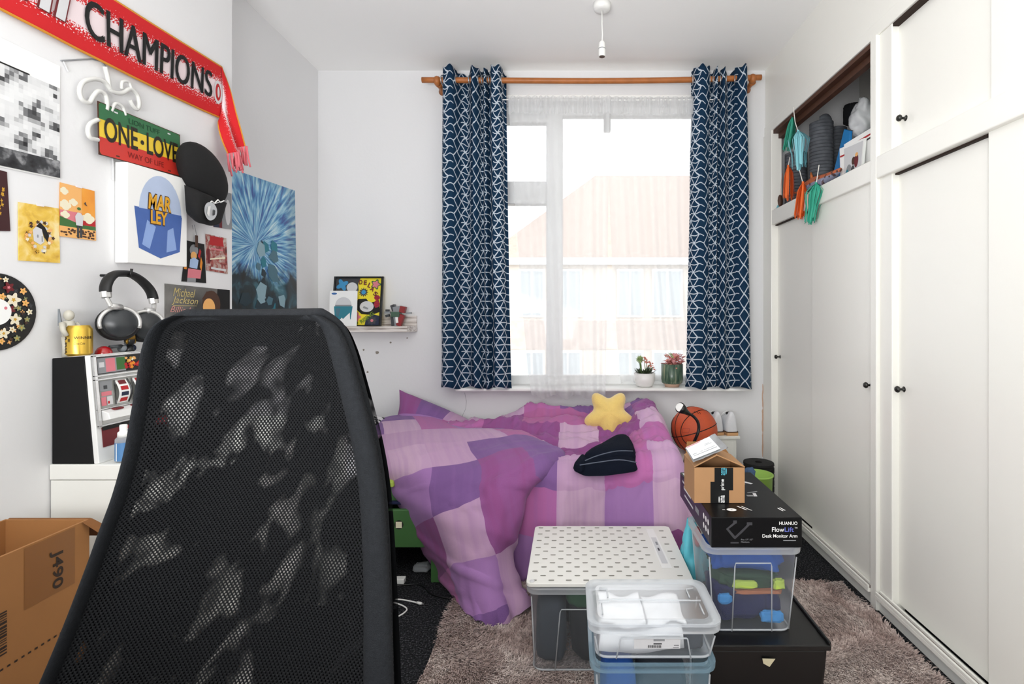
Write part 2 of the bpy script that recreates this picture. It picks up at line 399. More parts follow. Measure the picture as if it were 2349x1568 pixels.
MB().box(XR - 0.014, XR + 0.06, y_near, y_p1, Z1, Z2).build('middle_rail', 'gloss_white', ward, bevel=0.004)
MB().box(XR - 0.006, XR + 0.05, y_near, y_end - .001, Z3, 2.278).build('top_rail', 'gloss_white', ward, bevel=0.003)
MB().box(XR, XR + 0.05, y_near, y_end - .001, 2.281, ZC).build('header_panel', 'gloss_white', ward)
MB().box(XR + 0.005, XR + 0.05, y_near, y_end - .001, ZC - .007, ZC - .001).build('shadow_gap', 'dark_grey_ink', ward)
MB().box(XR - 0.002, XR + 0.04, y_near, y_p1, 0, .05).box(XR - 0.002, XR + 0.04, y_p0, y_st, 0, .05).build('plinth', 'white_laminate', ward)
for (a, c_) in ((y_near, y_p1 - .005), (y_p0 + .002, y_st)):
    MB().box(XR - 0.022, XR + 0.012, a, c_, .05, .066).box(XR - 0.022, XR - 0.014, a, c_, .066, .078).box(XR - 0.004, XR + 0.004, a, c_, .064, .08).build('door_track', 'gloss_white', ward, bevel=0.002)
    MB().box(XR - 0.013, XR - 0.005, a, c_, .0655, .0705).build('groove_and_shade', 'brown_ink', ward)
    MB().box(XR + .012, XR + .03, a, c_, Z1 - .006, Z1).build('groove_and_shade', 'dark_gap', ward)  # dark strip painting the thin shadow line under the middle rail
MB().box(XR + .0, XR + .04, y_p0, y_st, Z3 - .022, Z3 - .002).build('groove_and_shade', 'wood_dark', ward)
MB().box(XR + .03, XR + .06, y_p0, y_st, Z3 - .05, Z3 - .018).build('groove_and_shade', 'wood_dark', ward)
MB().box(XR + .004, XR + .03, y_near, y_j, Z3 - .012, Z3).build('groove_and_shade', 'dark_gap', ward)
MB().box(XR + .004, XR + .05, y_p0, y_st, Z2 - .002, Z2 + .006).build('groove_and_shade', 'wood_dark', ward)
def knob(parent, y, z, x):
    MB().lathe((x, y, z), [(0.011, 0), (0.005, 0.003), (0.004, 0.016), (0.011, 0.019), (0.0125, 0.024), (0.009, 0.030), (0.002, 0.032)], 16, (-1, 0, 0)).build('knob', 'knob_metal', parent, smooth=True, label='small dark metal knob')
def door(y0, y1, z0, z1, x, ky=None, kz=None):
    o = MB().box(x, x + 0.016, y0, y1, z0, z1).build('door', 'gloss_white', ward, bevel=0.002)
    if ky: knob(o, ky, kz, x)
    return o
yo = rd(1860)
door(yo - 0.1, y_st + .001, 0.07, Z1 + .002, XR + 0.026, rd(1779), 0.894)
door(y_p0 - .001, yo, 0.07, Z1 + .002, XR + 0.006, rd(1996), 0.861)
yo2 = rd(2262)
door(yo2 - .06, y_j + .001, 0.07, Z1 + .002, XR + 0.026, rd(2057), 0.869)
door(0.2, yo2, 0.07, Z1 + .002, XR + 0.006); door(-0.6, 0.2, 0.07, Z1, XR + 0.026)
yo3 = rd(2268)
door(yo3 - .06, y_j + .001, Z2 - .002, Z3, XR + 0.026, rd(2061), 1.856)
door(0.2, yo3, Z2 - .002, Z3, XR + 0.006); door(-0.6, 0.2, Z2, Z3, XR + 0.026)
mat('cupboard_inside', '#dcdad4', 0.7)
MB().box(XR + 0.05, 1.79, y_p0 - .04, YB - .002, Z2 - 0.03, Z2).build('cupboard_floor', 'cupboard_inside', ward)
MB().box(XR + 0.05, 1.79, y_p0 - .06, y_p0 - .04, Z2, 2.6).build('divider', 'cupboard_inside', ward)
MB().box(1.77, 1.79, y_p0 - .04, YB - .002, Z2, 2.6).build('cupboard_back', 'cupboard_inside', ward)
MB().box(XR + 0.05, 1.79, y_p0 - .04, YB - .002, 2.60, 2.62).build('cupboard_top', 'cupboard_inside', ward)

# ------------------------------------------------------------------ pendant light without bulb
P = W(1381, 10, 2.51)
pend = thing('pendant_light', 'white ceiling pendant with an empty bulb holder above the bed', 'lamp', (P.x, P.y, ZC))
MB().lathe((P.x, P.y, ZC), [(0.02, -0.034), (0.036, -0.032), (0.041, -0.022), (0.043, 0)], 28).build('ceiling_rose', 'white_plastic', pend, smooth=True)
MB().tube([(P.x, P.y, ZC - .03), (P.x, P.y, ZC - .1), (P.x + .002, P.y, ZC - .15), (P.x, P.y, 2.447)], 0.0032, 8).build('cord', 'white_plastic', pend, smooth=True)
MB().lathe((P.x, P.y, 2.377), [(0.0165, 0.0), (0.0165, 0.036), (0.0155, 0.036), (0.0155, 0.040), (0.0165, 0.040), (0.0150, 0.066), (0.008, 0.074)], 24).build('bulb_holder', 'white_plastic', pend, autosmooth=40)
MB().lathe((P.x, P.y, 2.376), [(0.0135, 0.0), (0.0125, 0.003)], 20).build('socket', 'brown_ink', pend)
MB().lathe((P.x, P.y, 2.413), [(0.0168, 0.0), (0.0168, 0.003)], 24).build('seam_ring', 'grey_ink', pend)
# ------------------------------------------------------------------ curtain pole
pole = thing('curtain_pole', 'orange-brown wooden curtain pole with ring brackets above the window', 'curtain pole', W(1307, 184, 3.08))
mat('pole_wood', '#b06a34', 0.45, noise_s=25, noise_a=0.25)
YP = 3.08
pts = [W(x, y, YP) for x, y in ((968, 183.5), (1160, 184.5), (1370, 185.5), (1580, 183), (1746, 177.5))]
MB().tube(curve(pts, 24), 0.0165, 14).build('rod', 'pole_wood', pole, smooth=True)
for px, py in ((1005, 186), (1728, 181)):
    p = W(px, py, YP); k = MB()
    k.lathe((p.x - .012, p.y, p.z), [(0.017, -.010), (0.026, -.004), (0.029, .006), (0.026, .018), (0.017, .024)], 20, (1, 0, 0))
    k.lathe((p.x, p.y + .012, p.z - .012), [(0.02, 0), (0.014, 0.03), (0.014, 0.09), (0.026, 0.106)], 16, (0, 1, 0))
    k.build('bracket', 'pole_wood', pole, smooth=True)

# ------------------------------------------------------------------ patterned curtains
nb = NB('curtain_print'); u_, v_, _ = nb.sep(nb.coord('UV'))
PV = 0.0853
v = nb.math('DIVIDE', v_, PV); u = nb.math('DIVIDE', u_, 0.030)
col = nb.math('FLOOR', nb.math('DIVIDE', u, 2.0))
typ = nb.math('FLOORED_MODULO', col, 3.0)
row = nb.math('FLOORED_MODULO', nb.math('FLOOR', nb.math('MULTIPLY', v, 2.0)), 2.0)
def band(x, w):        # 1 near integer values of x
    f = nb.math('ABSOLUTE', nb.math('SUBTRACT', nb.math('FRACT', nb.math('ADD', x, 0.5)), 0.5))
    return nb.math('LESS_THAN', f, w)
hu = nb.math('MULTIPLY', u, 0.5)
d1 = band(nb.math('SUBTRACT', v, hu), 0.058); d2 = band(nb.math('ADD', v, hu), 0.058); hz = band(nb.math('MULTIPLY', v, 2.0), 0.064)
is1 = nb.math('COMPARE', typ, 1.0, 0.1); is2 = nb.math('COMPARE', typ, 2.0, 0.1)
d1 = nb.math('MULTIPLY', d1, nb.math('SUBTRACT', 1.0, nb.math('MULTIPLY', is1, row)))
d2 = nb.math('MULTIPLY', d2, nb.math('SUBTRACT', 1.0, nb.math('MULTIPLY', is1, nb.math('SUBTRACT', 1.0, row))))
hz = nb.math('MULTIPLY', hz, nb.math('SUBTRACT', 1.0, is2))
ln = nb.math('MINIMUM', nb.math('ADD', nb.math('ADD', d1, d2), hz), 1.0)
nb.l(nb.mix(ln, lin('#17344f'), lin('#ccd6df')), nb.b.inputs['Base Color'])
nb.b.inputs['Roughness'].default_value = 0.85; nb.b.inputs['Specular IOR Level'].default_value = 0.15
tl = nb.n('BsdfTranslucent'); nb.l(nb.mix(ln, lin('#225a7c'), lin('#dfe8ee')), tl.inputs['Color'])
mx = nb.n('MixShader'); mx.inputs[0].default_value = 0.13; nb.l(nb.b.outputs[0], mx.inputs[1]); nb.l(tl.outputs[0], mx.inputs[2]); nb.l(mx.outputs[0], nb.out.inputs['Surface'])
mat('navy_lining', '#16222f', 0.9)
def smooth01(a, b, x):
    t = min(max((x - a) / (b - a), 0), 1); return t * t * (3 - 2 * t)
def curtain(label, top, bot, knots, uoff):
    """top/bot: (x0,x1) in metres at the rod and at the hem; knots: list of (s, depth) giving the fold line"""
    t = thing('curtain', label, 'curtain', ((bot[0] + bot[1]) / 2, YP, 0.71))
    N = 150; K = [Vector((a, c, 0)) for a, c in knots]
    line = [crom(K, i / N) for i in range(N + 1)]
    # arc length at mid height
    wid = (top[1] - top[0] + bot[1] - bot[0]) / 2
    al = [0]
    for i in range(N): al.append(al[-1] + math.hypot((line[i + 1].x - line[i].x) * wid, (line[i + 1].y - line[i].y) * .62))
    ztop, zbot = 2.583, 0.707
    def fn(a, b):
        i = min(int(a * N + .5), N); p = line[i]
        w0 = bot[0] + (bot[1] - bot[0]) * p.x; w1 = top[0] + (top[1] - top[0]) * p.x
        e = b ** 0.7
        x = w0 * (1 - e) + w1 * e
        y = YP + p.y * (0.62 + 0.30 * smooth01(0.8, 1.0, b)) + 0.006 * nz(p.x * 9, b * 4, uoff)
        zt = ztop + 0.010 * math.cos(p.x * 41 + uoff) - 0.012 * (p.y > 0)
        z = zbot + (zt - zbot) * b + (0.008 * math.sin(p.x * 17 + uoff) if b < 0.03 else 0)
        return (x + 0.004 * nz(p.x * 6, b * 5, uoff + 3), y, z)
    m = MB().grid(fn, N, 60, lambda a, b: (al[min(int(a * N + .5), N)] + uoff, b * (ztop - zbot)))
    cl_ = m.build('cloth', 'curtain_print', t, smooth=True, solid=0.002)
    zr = W(1307, 184, YP).z
    for i in range(N):
        if line[i].y * line[i + 1].y <= 0 and line[i].y != line[i + 1].y:
            x = top[0] + (top[1] - top[0]) * line[i].x
            rg = [(x + 0.006 * math.cos(q), YP + 0.027 * math.cos(q) * 0.9, zr + 0.027 * math.sin(q)) for q in [2 * PI * k / 16 for k in range(16)]]
            MB().tube(rg, 0.0035, 6, closed=True).build('eyelet', 'silver', cl_, smooth=True, label='metal eyelet ring')
    return t
def xw(px): return (px - VPX) * YP / FOC
curtain('navy curtain with white geometric lines hanging left of the window', (xw(1014), xw(1160)), (xw(1011), xw(1173)),
        [(0.0, 0.02), (0.06, -0.05), (0.18, -0.045), (0.30, 0.055), (0.40, 0.045), (0.50, -0.055), (0.57, -0.02), (0.62, 0.03), (0.68, -0.045), (0.74, 0.02), (0.79, -0.05), (0.90, -0.055), (0.97, 0.03), (1.0, 0.035)], 0.013)
curtain('navy curtain with white geometric lines hanging beside the wardrobe', (xw(1588), xw(1716)), (xw(1573), xw(1727)),
        [(0.0, 0.03), (0.06, -0.045), (0.20, -0.06), (0.30, -0.02), (0.34, 0.03), (0.42, -0.04), (0.48, 0.02), (0.55, -0.04), (0.62, 0.01), (0.70, 0.05), (0.76, 0.0), (0.84, -0.055), (0.94, -0.045), (1.0, 0.03)], 0.371)

# ------------------------------------------------------------------ net curtains
nb = NB('sheer'); tr = nb.n('BsdfTransparent'); tl = nb.n('BsdfTranslucent'); df = nb.n('BsdfDiffuse')
tl.inputs['Color'].default_value = (0.93, 0.94, 0.95, 1); df.inputs['Color'].default_value = (0.9, 0.9, 0.9, 1)
m1 = nb.n('MixShader'); m1.inputs[0].default_value = 0.35; nb.l(tl.outputs[0], m1.inputs[1]); nb.l(df.outputs[0], m1.inputs[2])
m2 = nb.n('MixShader'); lw = nb.n('LayerWeight'); lw.inputs['Blend'].default_value = 0.35
fac = nb.math('ADD', nb.math('MULTIPLY', lw.outputs['Facing'], 0.38), 0.50); nb.l(fac, m2.inputs[0])
nb.l(tr.outputs[0], m2.inputs[1]); nb.l(m1.outputs[0], m2.inputs[2]); nb.l(m2.outputs[0], nb.out.inputs['Surface'])
zt = W(0, 226, 3.08).z
def sheer(label, t0, t1, b0, b1, yt, yb_, zb, seed, nf):
    y0 = yt
    t = thing('net_curtain', label, 'net curtain', ((b0 + b1) / 2, y0, zb))
    def fn(a, b):
        e = b ** 0.8
        x = (b0 + (b1 - b0) * a) * (1 - e) + (t0 + (t1 - t0) * a) * e
        y = yt + (yb_ - yt) * smooth01(0.05, 0.6, 1 - b) + 0.012 * math.sin(a * nf * 2 * PI + 2.5 * nz(a * 3, b * 1.2, seed)) * (0.55 + 0.45 * (1 - b)) + 0.012 * nz(a * 7, b * 1.5, seed + 5)
        z = zb + (zt - zb) * b + (0.012 * math.sin(a * 21 + seed) if b == 0 else 0)
        return (x, y, z)
    MB().grid(fn, 130, 30).build('net', 'sheer', t, smooth=True)
    # gathered heading with a scalloped lower edge
    def hd(a, b):
        x = t0 + (t1 - t0) * a
        y = y0 - 0.012 + 0.010 * math.sin(a * nf * 5 * PI + 3 * nz(a * 9, 0, seed))
        low = zt - 0.085 - 0.012 * abs(math.sin(a * 34 + seed))
        return (x, y, low + (zt + 0.008 - low) * b)
    MB().grid(hd, 140, 4).build('heading', 'sheer', t, smooth=True)
def xs(px, y=3.165): return (px - VPX) * y / FOC
sheer('sheer white net curtain on the left half of the window hanging over the sill', xs(1170), xs(1396), xs(1222), xs(1386), 3.075, 3.072, 0.655, 1.3, 6)
sheer('sheer white net curtain on the right half of the window behind the plants', xs(1388, 3.1), xs(1590, 3.1), xs(1425, 3.25), xs(1640, 3.25), 3.085, 3.258, 0.712, 6.1, 6)
w_ = thing('net_wire', 'thin white wire carrying the net curtains', 'curtain wire', (0, 3.165, zt))
MB().tube([(xs(1120), 3.08, zt - .006), (xs(1380), 3.08, zt - .010), (xs(1640), 3.08, zt - .006)], 0.003, 6).build('wire', 'white_plastic', w_)
for px in (1120, 1640):
    MB().tube([(xs(px), 3.08, zt - .006), (xs(px), YB + .001, zt - .004)], 0.003, 6).build('hook', 'brass', w_)

# ------------------------------------------------------------------ plants on the sill
mat('leaf_green', '#5c7a40', 0.5, noise_s=30, noise_a=0.3); mat('leaf_dark', '#3d4a33', 0.5); mat('leaf_pale', '#a9bd86', 0.5); mat('flower_pink', '#dd9284', 0.6); mat('leaf_rose', '#dd9a9a', 0.55, noise_s=40, noise_a=0.2)
mat('soil', '#2a1f18', 1.0); mat('pot_white', '#eceae8', 0.35)
nb = NB('pot_green'); g = nb.noise(nb.coord('Object'), 30, 5, 0.5)
co = nb.sep(nb.coord('Object')); st = nb.noise(nb.comb(nb.math('MULTIPLY', co[0], 60.0), nb.math('MULTIPLY', co[1], 60.0), nb.math('MULTIPLY', co[2], 6.0)), 1.5, 3)
nb.l(nb.ramp(st, [(0.35, lin('#2f4a3c')), (0.55, lin('#5a705c')), (0.7, lin('#a0a288'))]), nb.b.inputs['Base Color']); nb.b.inputs['Roughness'].default_value = 0.25
mat('terracotta_pale', '#c7a690', 0.7)
def leaf(b, base, d, L, w, droop=0.0):
    d = Vector(d).normalized(); s = d.cross(Vector((0, 0, 1))); s = s.normalized() if s.length > .01 else Vector((1, 0, 0)); n = s.cross(d)
    base = Vector(base); vs = []
    for t, ww in ((0, .35), (.35, 1), (.7, .8), (1, .05)):
        c = base + d * L * t - Vector((0, 0, droop * L * t * t))
        vs += [c - s * w * ww, c + n * w * ww * .35, c + s * w * ww, c - n * w * ww * .3]
    fs = []
    for i in range(3):
        for k in range(4): fs.append((i * 4 + k, i * 4 + (k + 1) % 4, (i + 1) * 4 + (k + 1) % 4, (i + 1) * 4 + k))
    fs += [(3, 2, 1, 0), (12, 13, 14, 15)]; b.add(vs, fs)
pc = W(1479, 888, 3.17); pc.z = 0.703; pc.y = 3.175
t = thing('succulent_pot', 'dark spiky succulent with a round green head in a smooth white pot', 'potted plant', pc)
MB().lathe(pc, [(0.038, 0), (0.050, 0.006), (0.061, 0.035), (0.0635, 0.083), (0.058, 0.083), (0.056, 0.07)], 28).build('pot', 'pot_white', t, smooth=True)
MB().lathe(pc + Vector((0, 0, .068)), [(0.056, 0), (0.02, 0.006), (0.001, 0.008)], 20).build('soil', 'soil', t)
b = MB()
for i in range(70):
    a = random.uniform(0, 2 * PI); e = random.uniform(0.15, 1.2); r0 = random.uniform(0, .035)
    leaf(b, pc + Vector((r0 * math.cos(a), r0 * math.sin(a), .074)), (math.cos(a) * math.cos(e), math.sin(a) * math.cos(e), math.sin(e)), random.uniform(.035, .055), .0055)
b.build('spiky_leaves', 'leaf_dark', t, kind='stuff')
b = MB(); hc = pc + Vector((-.03, -.01, .165))
MB().tube([pc + Vector((-.02, -.005, .08)), hc], 0.006, 8).build('stem', 'leaf_green', t)
for i in range(46):
    z = 1 - 2 * (i + .5) / 46; a = i * 2.4; q = math.sqrt(1 - z * z); leaf(b, hc, (q * math.cos(a), q * math.sin(a), z), .027, .007)
b.build('green_head', 'leaf_pale', t)
b = MB()
for st_ in ((.015, .0, .158), (.035, .01, .135), (.0, .012, .170), (.048, -.008, .118)):
    MB().tube([pc + Vector((.005, 0, .08)), pc + Vector(st_)], .0022, 6).build('flower_stem', 'leaf_green', t)
    for k in range(9):
        b.ball(pc + Vector(st_) + Vector((random.uniform(-.014, .014), random.uniform(-.012, .012), random.uniform(-.016, .012))), .0046 * random.uniform(.7, 1.3), 8, 5)
b.build('flower_buds', 'flower_pink', t, smooth=True, kind='stuff')
pc = W(1542, 885, 3.17); pc.z = 0.703; pc.y = 3.175
t = thing('flower_pot', 'pink-leaved plant in a green glazed pot with a pale foot', 'potted plant', pc)
MB().lathe(pc + Vector((0, 0, .018)), [(0.05, 0), (0.062, 0.006), (0.066, 0.03), (0.066, 0.12), (0.060, 0.12), (0.058, 0.10)], 30).build('pot', 'pot_green', t, smooth=True)
MB().lathe(pc, [(0.043, 0), (0.045, .012), (0.055, .019)], 28).build('foot', 'terracotta_pale', t, smooth=True)
MB().lathe(pc + Vector((0, 0, .118)), [(0.058, 0), (0.01, 0.006)], 20).build('soil', 'soil', t)
for gi, (m_, nn) in enumerate((('leaf_rose', 60), ('flower_pink', 40), ('leaf_pale', 10))):
    b = MB()
    for i in range(nn):
        a = random.uniform(0, 2 * PI); e = random.uniform(-.1, 1.3); r0 = random.uniform(0, .05)
        leaf(b, pc + Vector((r0 * math.cos(a) + .008, r0 * math.sin(a) * .7, .125 + random.uniform(0, .055))), (math.cos(a) * math.cos(e), math.sin(a) * math.cos(e) * .6, math.sin(e)), random.uniform(.028, .058), .010, .35)
    b.build('leaves', m_, t, kind='stuff')

# ------------------------------------------------------------------ bed
mat('bed_green', '#3f6a38', 0.55, noise_s=12, noise_a=0.08); mat('sheet_white', '#eceaf0', 0.9)
BY0, BY1, BX0, BX1 = 2.27, 3.16, -1.50, 0.50
bed = thing('bed', 'green painted single bed frame with a drawer along the window wall', 'bed', (-0.5, 2.7, 0))
for (x, y) in ((BX0 + .04, BY0 + .03), (-0.57, BY0 - .02), (BX1 - .06, BY0 + .04), (BX0 + .04, BY1 - .04), (-0.57, BY1 - .04), (BX1 - .06, BY1 - .04)):
    MB().box(x - .022, x + .022, y - .022, y + .022, 0, 0.33).build('leg', 'bed_green', bed, bevel=.003)
MB().box(BX0, BX1 - .02, BY0 + .02, BY0 + .045, .31, .40).build('side_rail', 'bed_green', bed, bevel=.003)
MB().box(BX0, BX1 - .02, BY1 - .045, BY1 - .02, .31, .40).build('side_rail', 'bed_green', bed, bevel=.003)
MB().box(BX0, BX1 - .02, BY0 + .05, BY1 - .05, .33, .345).build('slat_base', 'wood_dark', bed)
dz0, dz1 = W(0, 1252, 2.24).z, W(0, 1166, 2.24).z
dr = MB().box(W(880, 0, 2.24).x - .45, -0.545, 2.225, 2.245, dz0, dz1).build('drawer', 'bed_green', bed, bevel=.004, label='green drawer front with a round cut-out grip')
p = W(915, 1203, 2.224)
MB().lathe((p.x, p.y - .001, p.z), [(.019, 0), (.019, .004), (.014, .004), (.014, 0.001)], 20, (0, 1, 0)).build('grip_ring', 'black_matte', dr)
MB().box(p.x - .013, p.x + .013, p.y - .0015, p.y + .001, p.z - .013, p.z + .013).build('grip_hole', 'cream_ink', dr)
MB().box(W(880, 0, 2.24).x - .45, -0.55, 2.25, 2.9, dz0 + .01, dz0 + .02).build('drawer_box', 'bed_green', bed)
mt = MB().box(BX0 + .005, BX1 - .03, BY0 + .03, BY1 - .02, .346, .445).build('mattress', 'sheet_white', bevel=.04, bseg=4)
tag(mt, 'white mattress lying on the green bed frame under the purple bedding', 'mattress')
ob = MB().box(W(885, 0, 2.3).x - .35, -0.64, 2.27, 2.6, dz1 + .004, .328).build('folded_clothes', mat('navy_cloth', '#1a2146', 0.95, noise_s=30, noise_a=.2), bevel=.02, bseg=3)
tag(ob, 'dark blue folded clothes poking out on top of the green drawer', 'clothes')
# ------------------------------------------------------------------ bedding: patchwork check cloth
def check_mat(name, size, ox=0.0, oy=0.0, seed=0.0):
    nb = NB(name); u_, v_, _ = nb.sep(nb.coord('UV'))
    cu = nb.math('FLOOR', nb.math('DIVIDE', nb.math('ADD', u_, ox), size)); cv = nb.math('FLOOR', nb.math('DIVIDE', nb.math('ADD', v_, oy), size))
    wn = nb.n('TexWhiteNoise', noise_dimensions='3D'); nb.l(nb.comb(cu, cv, seed), wn.inputs['Vector'])
    c = nb.ramp(wn.outputs['Value'], [(0.0, lin('#bd96b8')), (0.20, lin('#b0599c')), (0.36, lin('#6b3f86')), (0.52, lin('#c8a4c0')), (0.68, lin('#86307c')), (0.80, lin('#9c6cac')), (0.90, lin('#ac5690'))], 'CONSTANT')
    # slub weave: soft stripes inside every square
    s1 = nb.noise(nb.comb(nb.math('MULTIPLY', u_, 26.0), nb.math('MULTIPLY', v_, 1.5), 0.0), 1.0, 3)
    s2 = nb.noise(nb.comb(nb.math('MULTIPLY', u_, 900.0), nb.math('MULTIPLY', v_, 900.0), 1.0), 1.0, 1)
    c = nb.mix(nb.math('MULTIPLY', nb.ramp(s1, [(0.42, (0, 0, 0, 1)), (0.62, (1, 1, 1, 1))]), 0.22), c, lin('#8d5ba4'))
    c = nb.mix(nb.math('MULTIPLY', s2, 0.18), c, lin('#e5cfe0'))
    nb.l(c, nb.b.inputs['Base Color']); nb.b.inputs['Roughness'].default_value = 0.85; nb.b.inputs['Specular IOR Level'].default_value = 0.15; nb.b.inputs['Sheen Weight'].default_value = 0.1
    wr = nb.noise(nb.comb(nb.math('MULTIPLY', u_, 1.0), nb.math('MULTIPLY', v_, 1.0), seed), 9.0, 4, 0.4)
    nb.bump(wr, 0.28, 0.012)
    return name
check_mat('check_a', 0.205, 0.08, 0.06, 3.0); check_mat('check_b', 0.205, 0.03, 0.1, 8.0); check_mat('check_c', 0.2, 0.05, 0.02, 14.0)

def ridged(x, y, s): return 1 - abs(nz(x, y, s)) * 2
# lower duvet: covers the mattress, humps along the wall and at the foot end, falls over the near side
def gauss(x, c, s): return math.exp(-((x - c) / s) ** 2)
def smooth(a, b, x):
    t = min(max((x - a) / (b - a), 0), 1); return t * t * (3 - 2 * t)
def top_z(x, y):
    base = 0.488
    h1 = 0.110 * gauss(y, 3.03, 0.075) * smooth(-0.50, -0.18, x) * (1 - .15 * math.sin(x * 5 + 1))
    h2 = 0.066 * gauss(y, 2.84, 0.10) * smooth(-1.0, -0.3, x)
    h3 = (0.05 + 0.085 * smooth(2.35, 2.85, y)) * gauss(x, 0.41, 0.12) * (1 - .25 * smooth(3.02, 3.14, y))
    z = base + (h1 ** 4 + h2 ** 4 + h3 ** 4) ** 0.25
    z -= 0.035 * gauss(x, -0.02, 0.26) * gauss(y, 2.52, 0.16)
    z += 0.014 * gauss(y, 2.68, 0.05) * smooth(-0.8, -0.2, x)
    dx, dy = x + .2 * nz(x * 3, y * 3, 9), y
    z += 0.018 * (ridged(dx * 2.2 + dy * 1.2, dy * 6.5, 2.2) - .5) * smooth(2.2, 2.5, y)
    z += 0.016 * max(0, ridged(dx * 3 - dy * 5, dy * 9 + dx * 4, 5.1)) ** 3
    z += 0.014 * max(0, ridged(dx * 6 + dy * 4, dy * 14 - dx * 5, 15.1)) ** 4
    z += 0.014 * max(0, ridged(dx * 10, dy * 7 + dx * 9, 25.1)) ** 4 * smooth(-.1, .25, x)
    z += 0.012 * (ridged((x - .42) * 5, dy * 18 + dx * 8, 8.4) - .5) * smooth(.2, .4, x)
    return z
LT = 0.93; LD = 0.46
def low(a, b):
    s = b * (LT + LD)       # s: distance along the cloth from the wall
    xs0 = -0.70 + 0.32 * smooth(0.75, 1.05, s); x = xs0 + a * (0.535 - xs0)
    y_edge = 2.245; R = 0.07
    flat = (3.145 - y_edge - R)
    xe = x
    # rounded foot end on the right
    ro = smooth(0.44, 0.535, x)
    if s < flat:
        y = 3.145 - s; z = top_z(x, y)
    else:
        z0 = top_z(x, y_edge + R); q = s - flat
        if q < R * PI / 2:
            th = q / R; y = y_edge + R - R * math.sin(th); z = z0 - R * (1 - math.cos(th))
        else:
            dn = q - R * PI / 2; y = y_edge - 0.03 * smooth(0, .35, dn) + 0.014 * smooth(0, .2, dn) * math.sin(x * 15 + 2 * nz(x * 3, dn * 2)) - 0.010 * max(0, ridged(x * 6 + dn * 3, dn * 2.5, 31)) ** 3 + 0.006 * nz(x * 14, dn * 5, 4)
            z = z0 - R - dn
            z = max(z, 0.03)
    z -= 0.16 * ro * ro
    y += 0.01 * ro
    return (x, y, z)
def lowuv(a, b):
    xs0 = -0.70 + 0.32 * smooth(0.75, 1.05, b * (LT + LD)); return (xs0 + a * (0.535 - xs0) + 1.0, b * (LT + LD))
dv = MB().grid(low, 200, 170, lowuv).build('lower_duvet', 'check_a', smooth=True, solid=0.012)
tag(dv, 'rumpled purple patchwork duvet spread over the right side of the bed', 'duvet')

# upper duvet: folded across the head end, hanging down the near side to the floor
G = [
 [(880, 972, 3.02), (905, 963, 3.00), (975, 966, 2.93), (1060, 985, 2.84), (1130, 992, 2.80), (1185, 996, 2.78), (1215, 1003, 2.78), (1218, 1016, 2.80)],
 [(868, 992, 2.78), (880, 985, 2.74), (960, 990, 2.68), (1060, 998, 2.62), (1140, 1002, 2.58), (1210, 1004, 2.57), (1255, 1026, 2.55), (1262, 1046, 2.60)],
 [(868, 1030, 2.55), (878, 1024, 2.50), (950, 1030, 2.42), (1050, 1036, 2.38), (1130, 1036, 2.37), (1215, 1030, 2.41), (1284, 1048, 2.40), (1280, 1066, 2.46)],
 [(880, 1072, 2.38), (890, 1068, 2.33), (960, 1078, 2.25), (1050, 1082, 2.20), (1130, 1076, 2.20), (1200, 1068, 2.24), (1252, 1072, 2.28), (1244, 1092, 2.36)],
 [(912, 1130, 2.36), (922, 1126, 2.28), (980, 1130, 2.18), (1050, 1136, 2.13), (1110, 1132, 2.11), (1160, 1122, 2.12), (1205, 1112, 2.18), (1200, 1130, 2.27)],
 [(952, 1200, 2.33), (962, 1196, 2.24), (1010, 1200, 2.13), (1060, 1206, 2.08), (1110, 1200, 2.05), (1150, 1194, 2.07), (1186, 1180, 2.13), (1178, 1192, 2.24)],
 [(1000, 1282, 2.30), (1008, 1278, 2.20), (1040, 1280, 2.09), (1080, 1284, 2.03), (1110, 1284, 2.02), (1138, 1280, 2.04), (1164, 1262, 2.11), (1158, 1274, 2.22)],
 [(1032, 1352, 2.22), (1040, 1350, 2.14), (1066, 1352, 2.04), (1096, 1356, 1.98), (1124, 1356, 1.97), (1150, 1350, 1.99), (1176, 1336, 2.06), (1176, 1344, 2.16)],
 [(1056, 1404, 2.10), (1062, 1404, 2.04), (1086, 1410, 1.96), (1116, 1412, 1.925), (1142, 1408, 1.925), (1168, 1398, 1.95), (1200, 1374, 2.00), (1206, 1384, 2.10)],
 [(1076, 1432, 2.02), (1080, 1434, 1.96), (1098, 1438, 1.925), (1122, 1438, 1.91), (1146, 1432, 1.915), (1172, 1420, 1.935), (1206, 1398, 1.975), (1210, 1400, 2.06)],
]
GW = [[W(*p) for p in r] for r in G]
def patch(a, b): return crom([crom(r, a) for r in GW], b)
NU, NV = 110, 170
P0 = [[patch(i / NU, j / NV) for i in range(NU + 1)] for j in range(NV + 1)]
UV0 = [[None] * (NU + 1) for _ in range(NV + 1)]
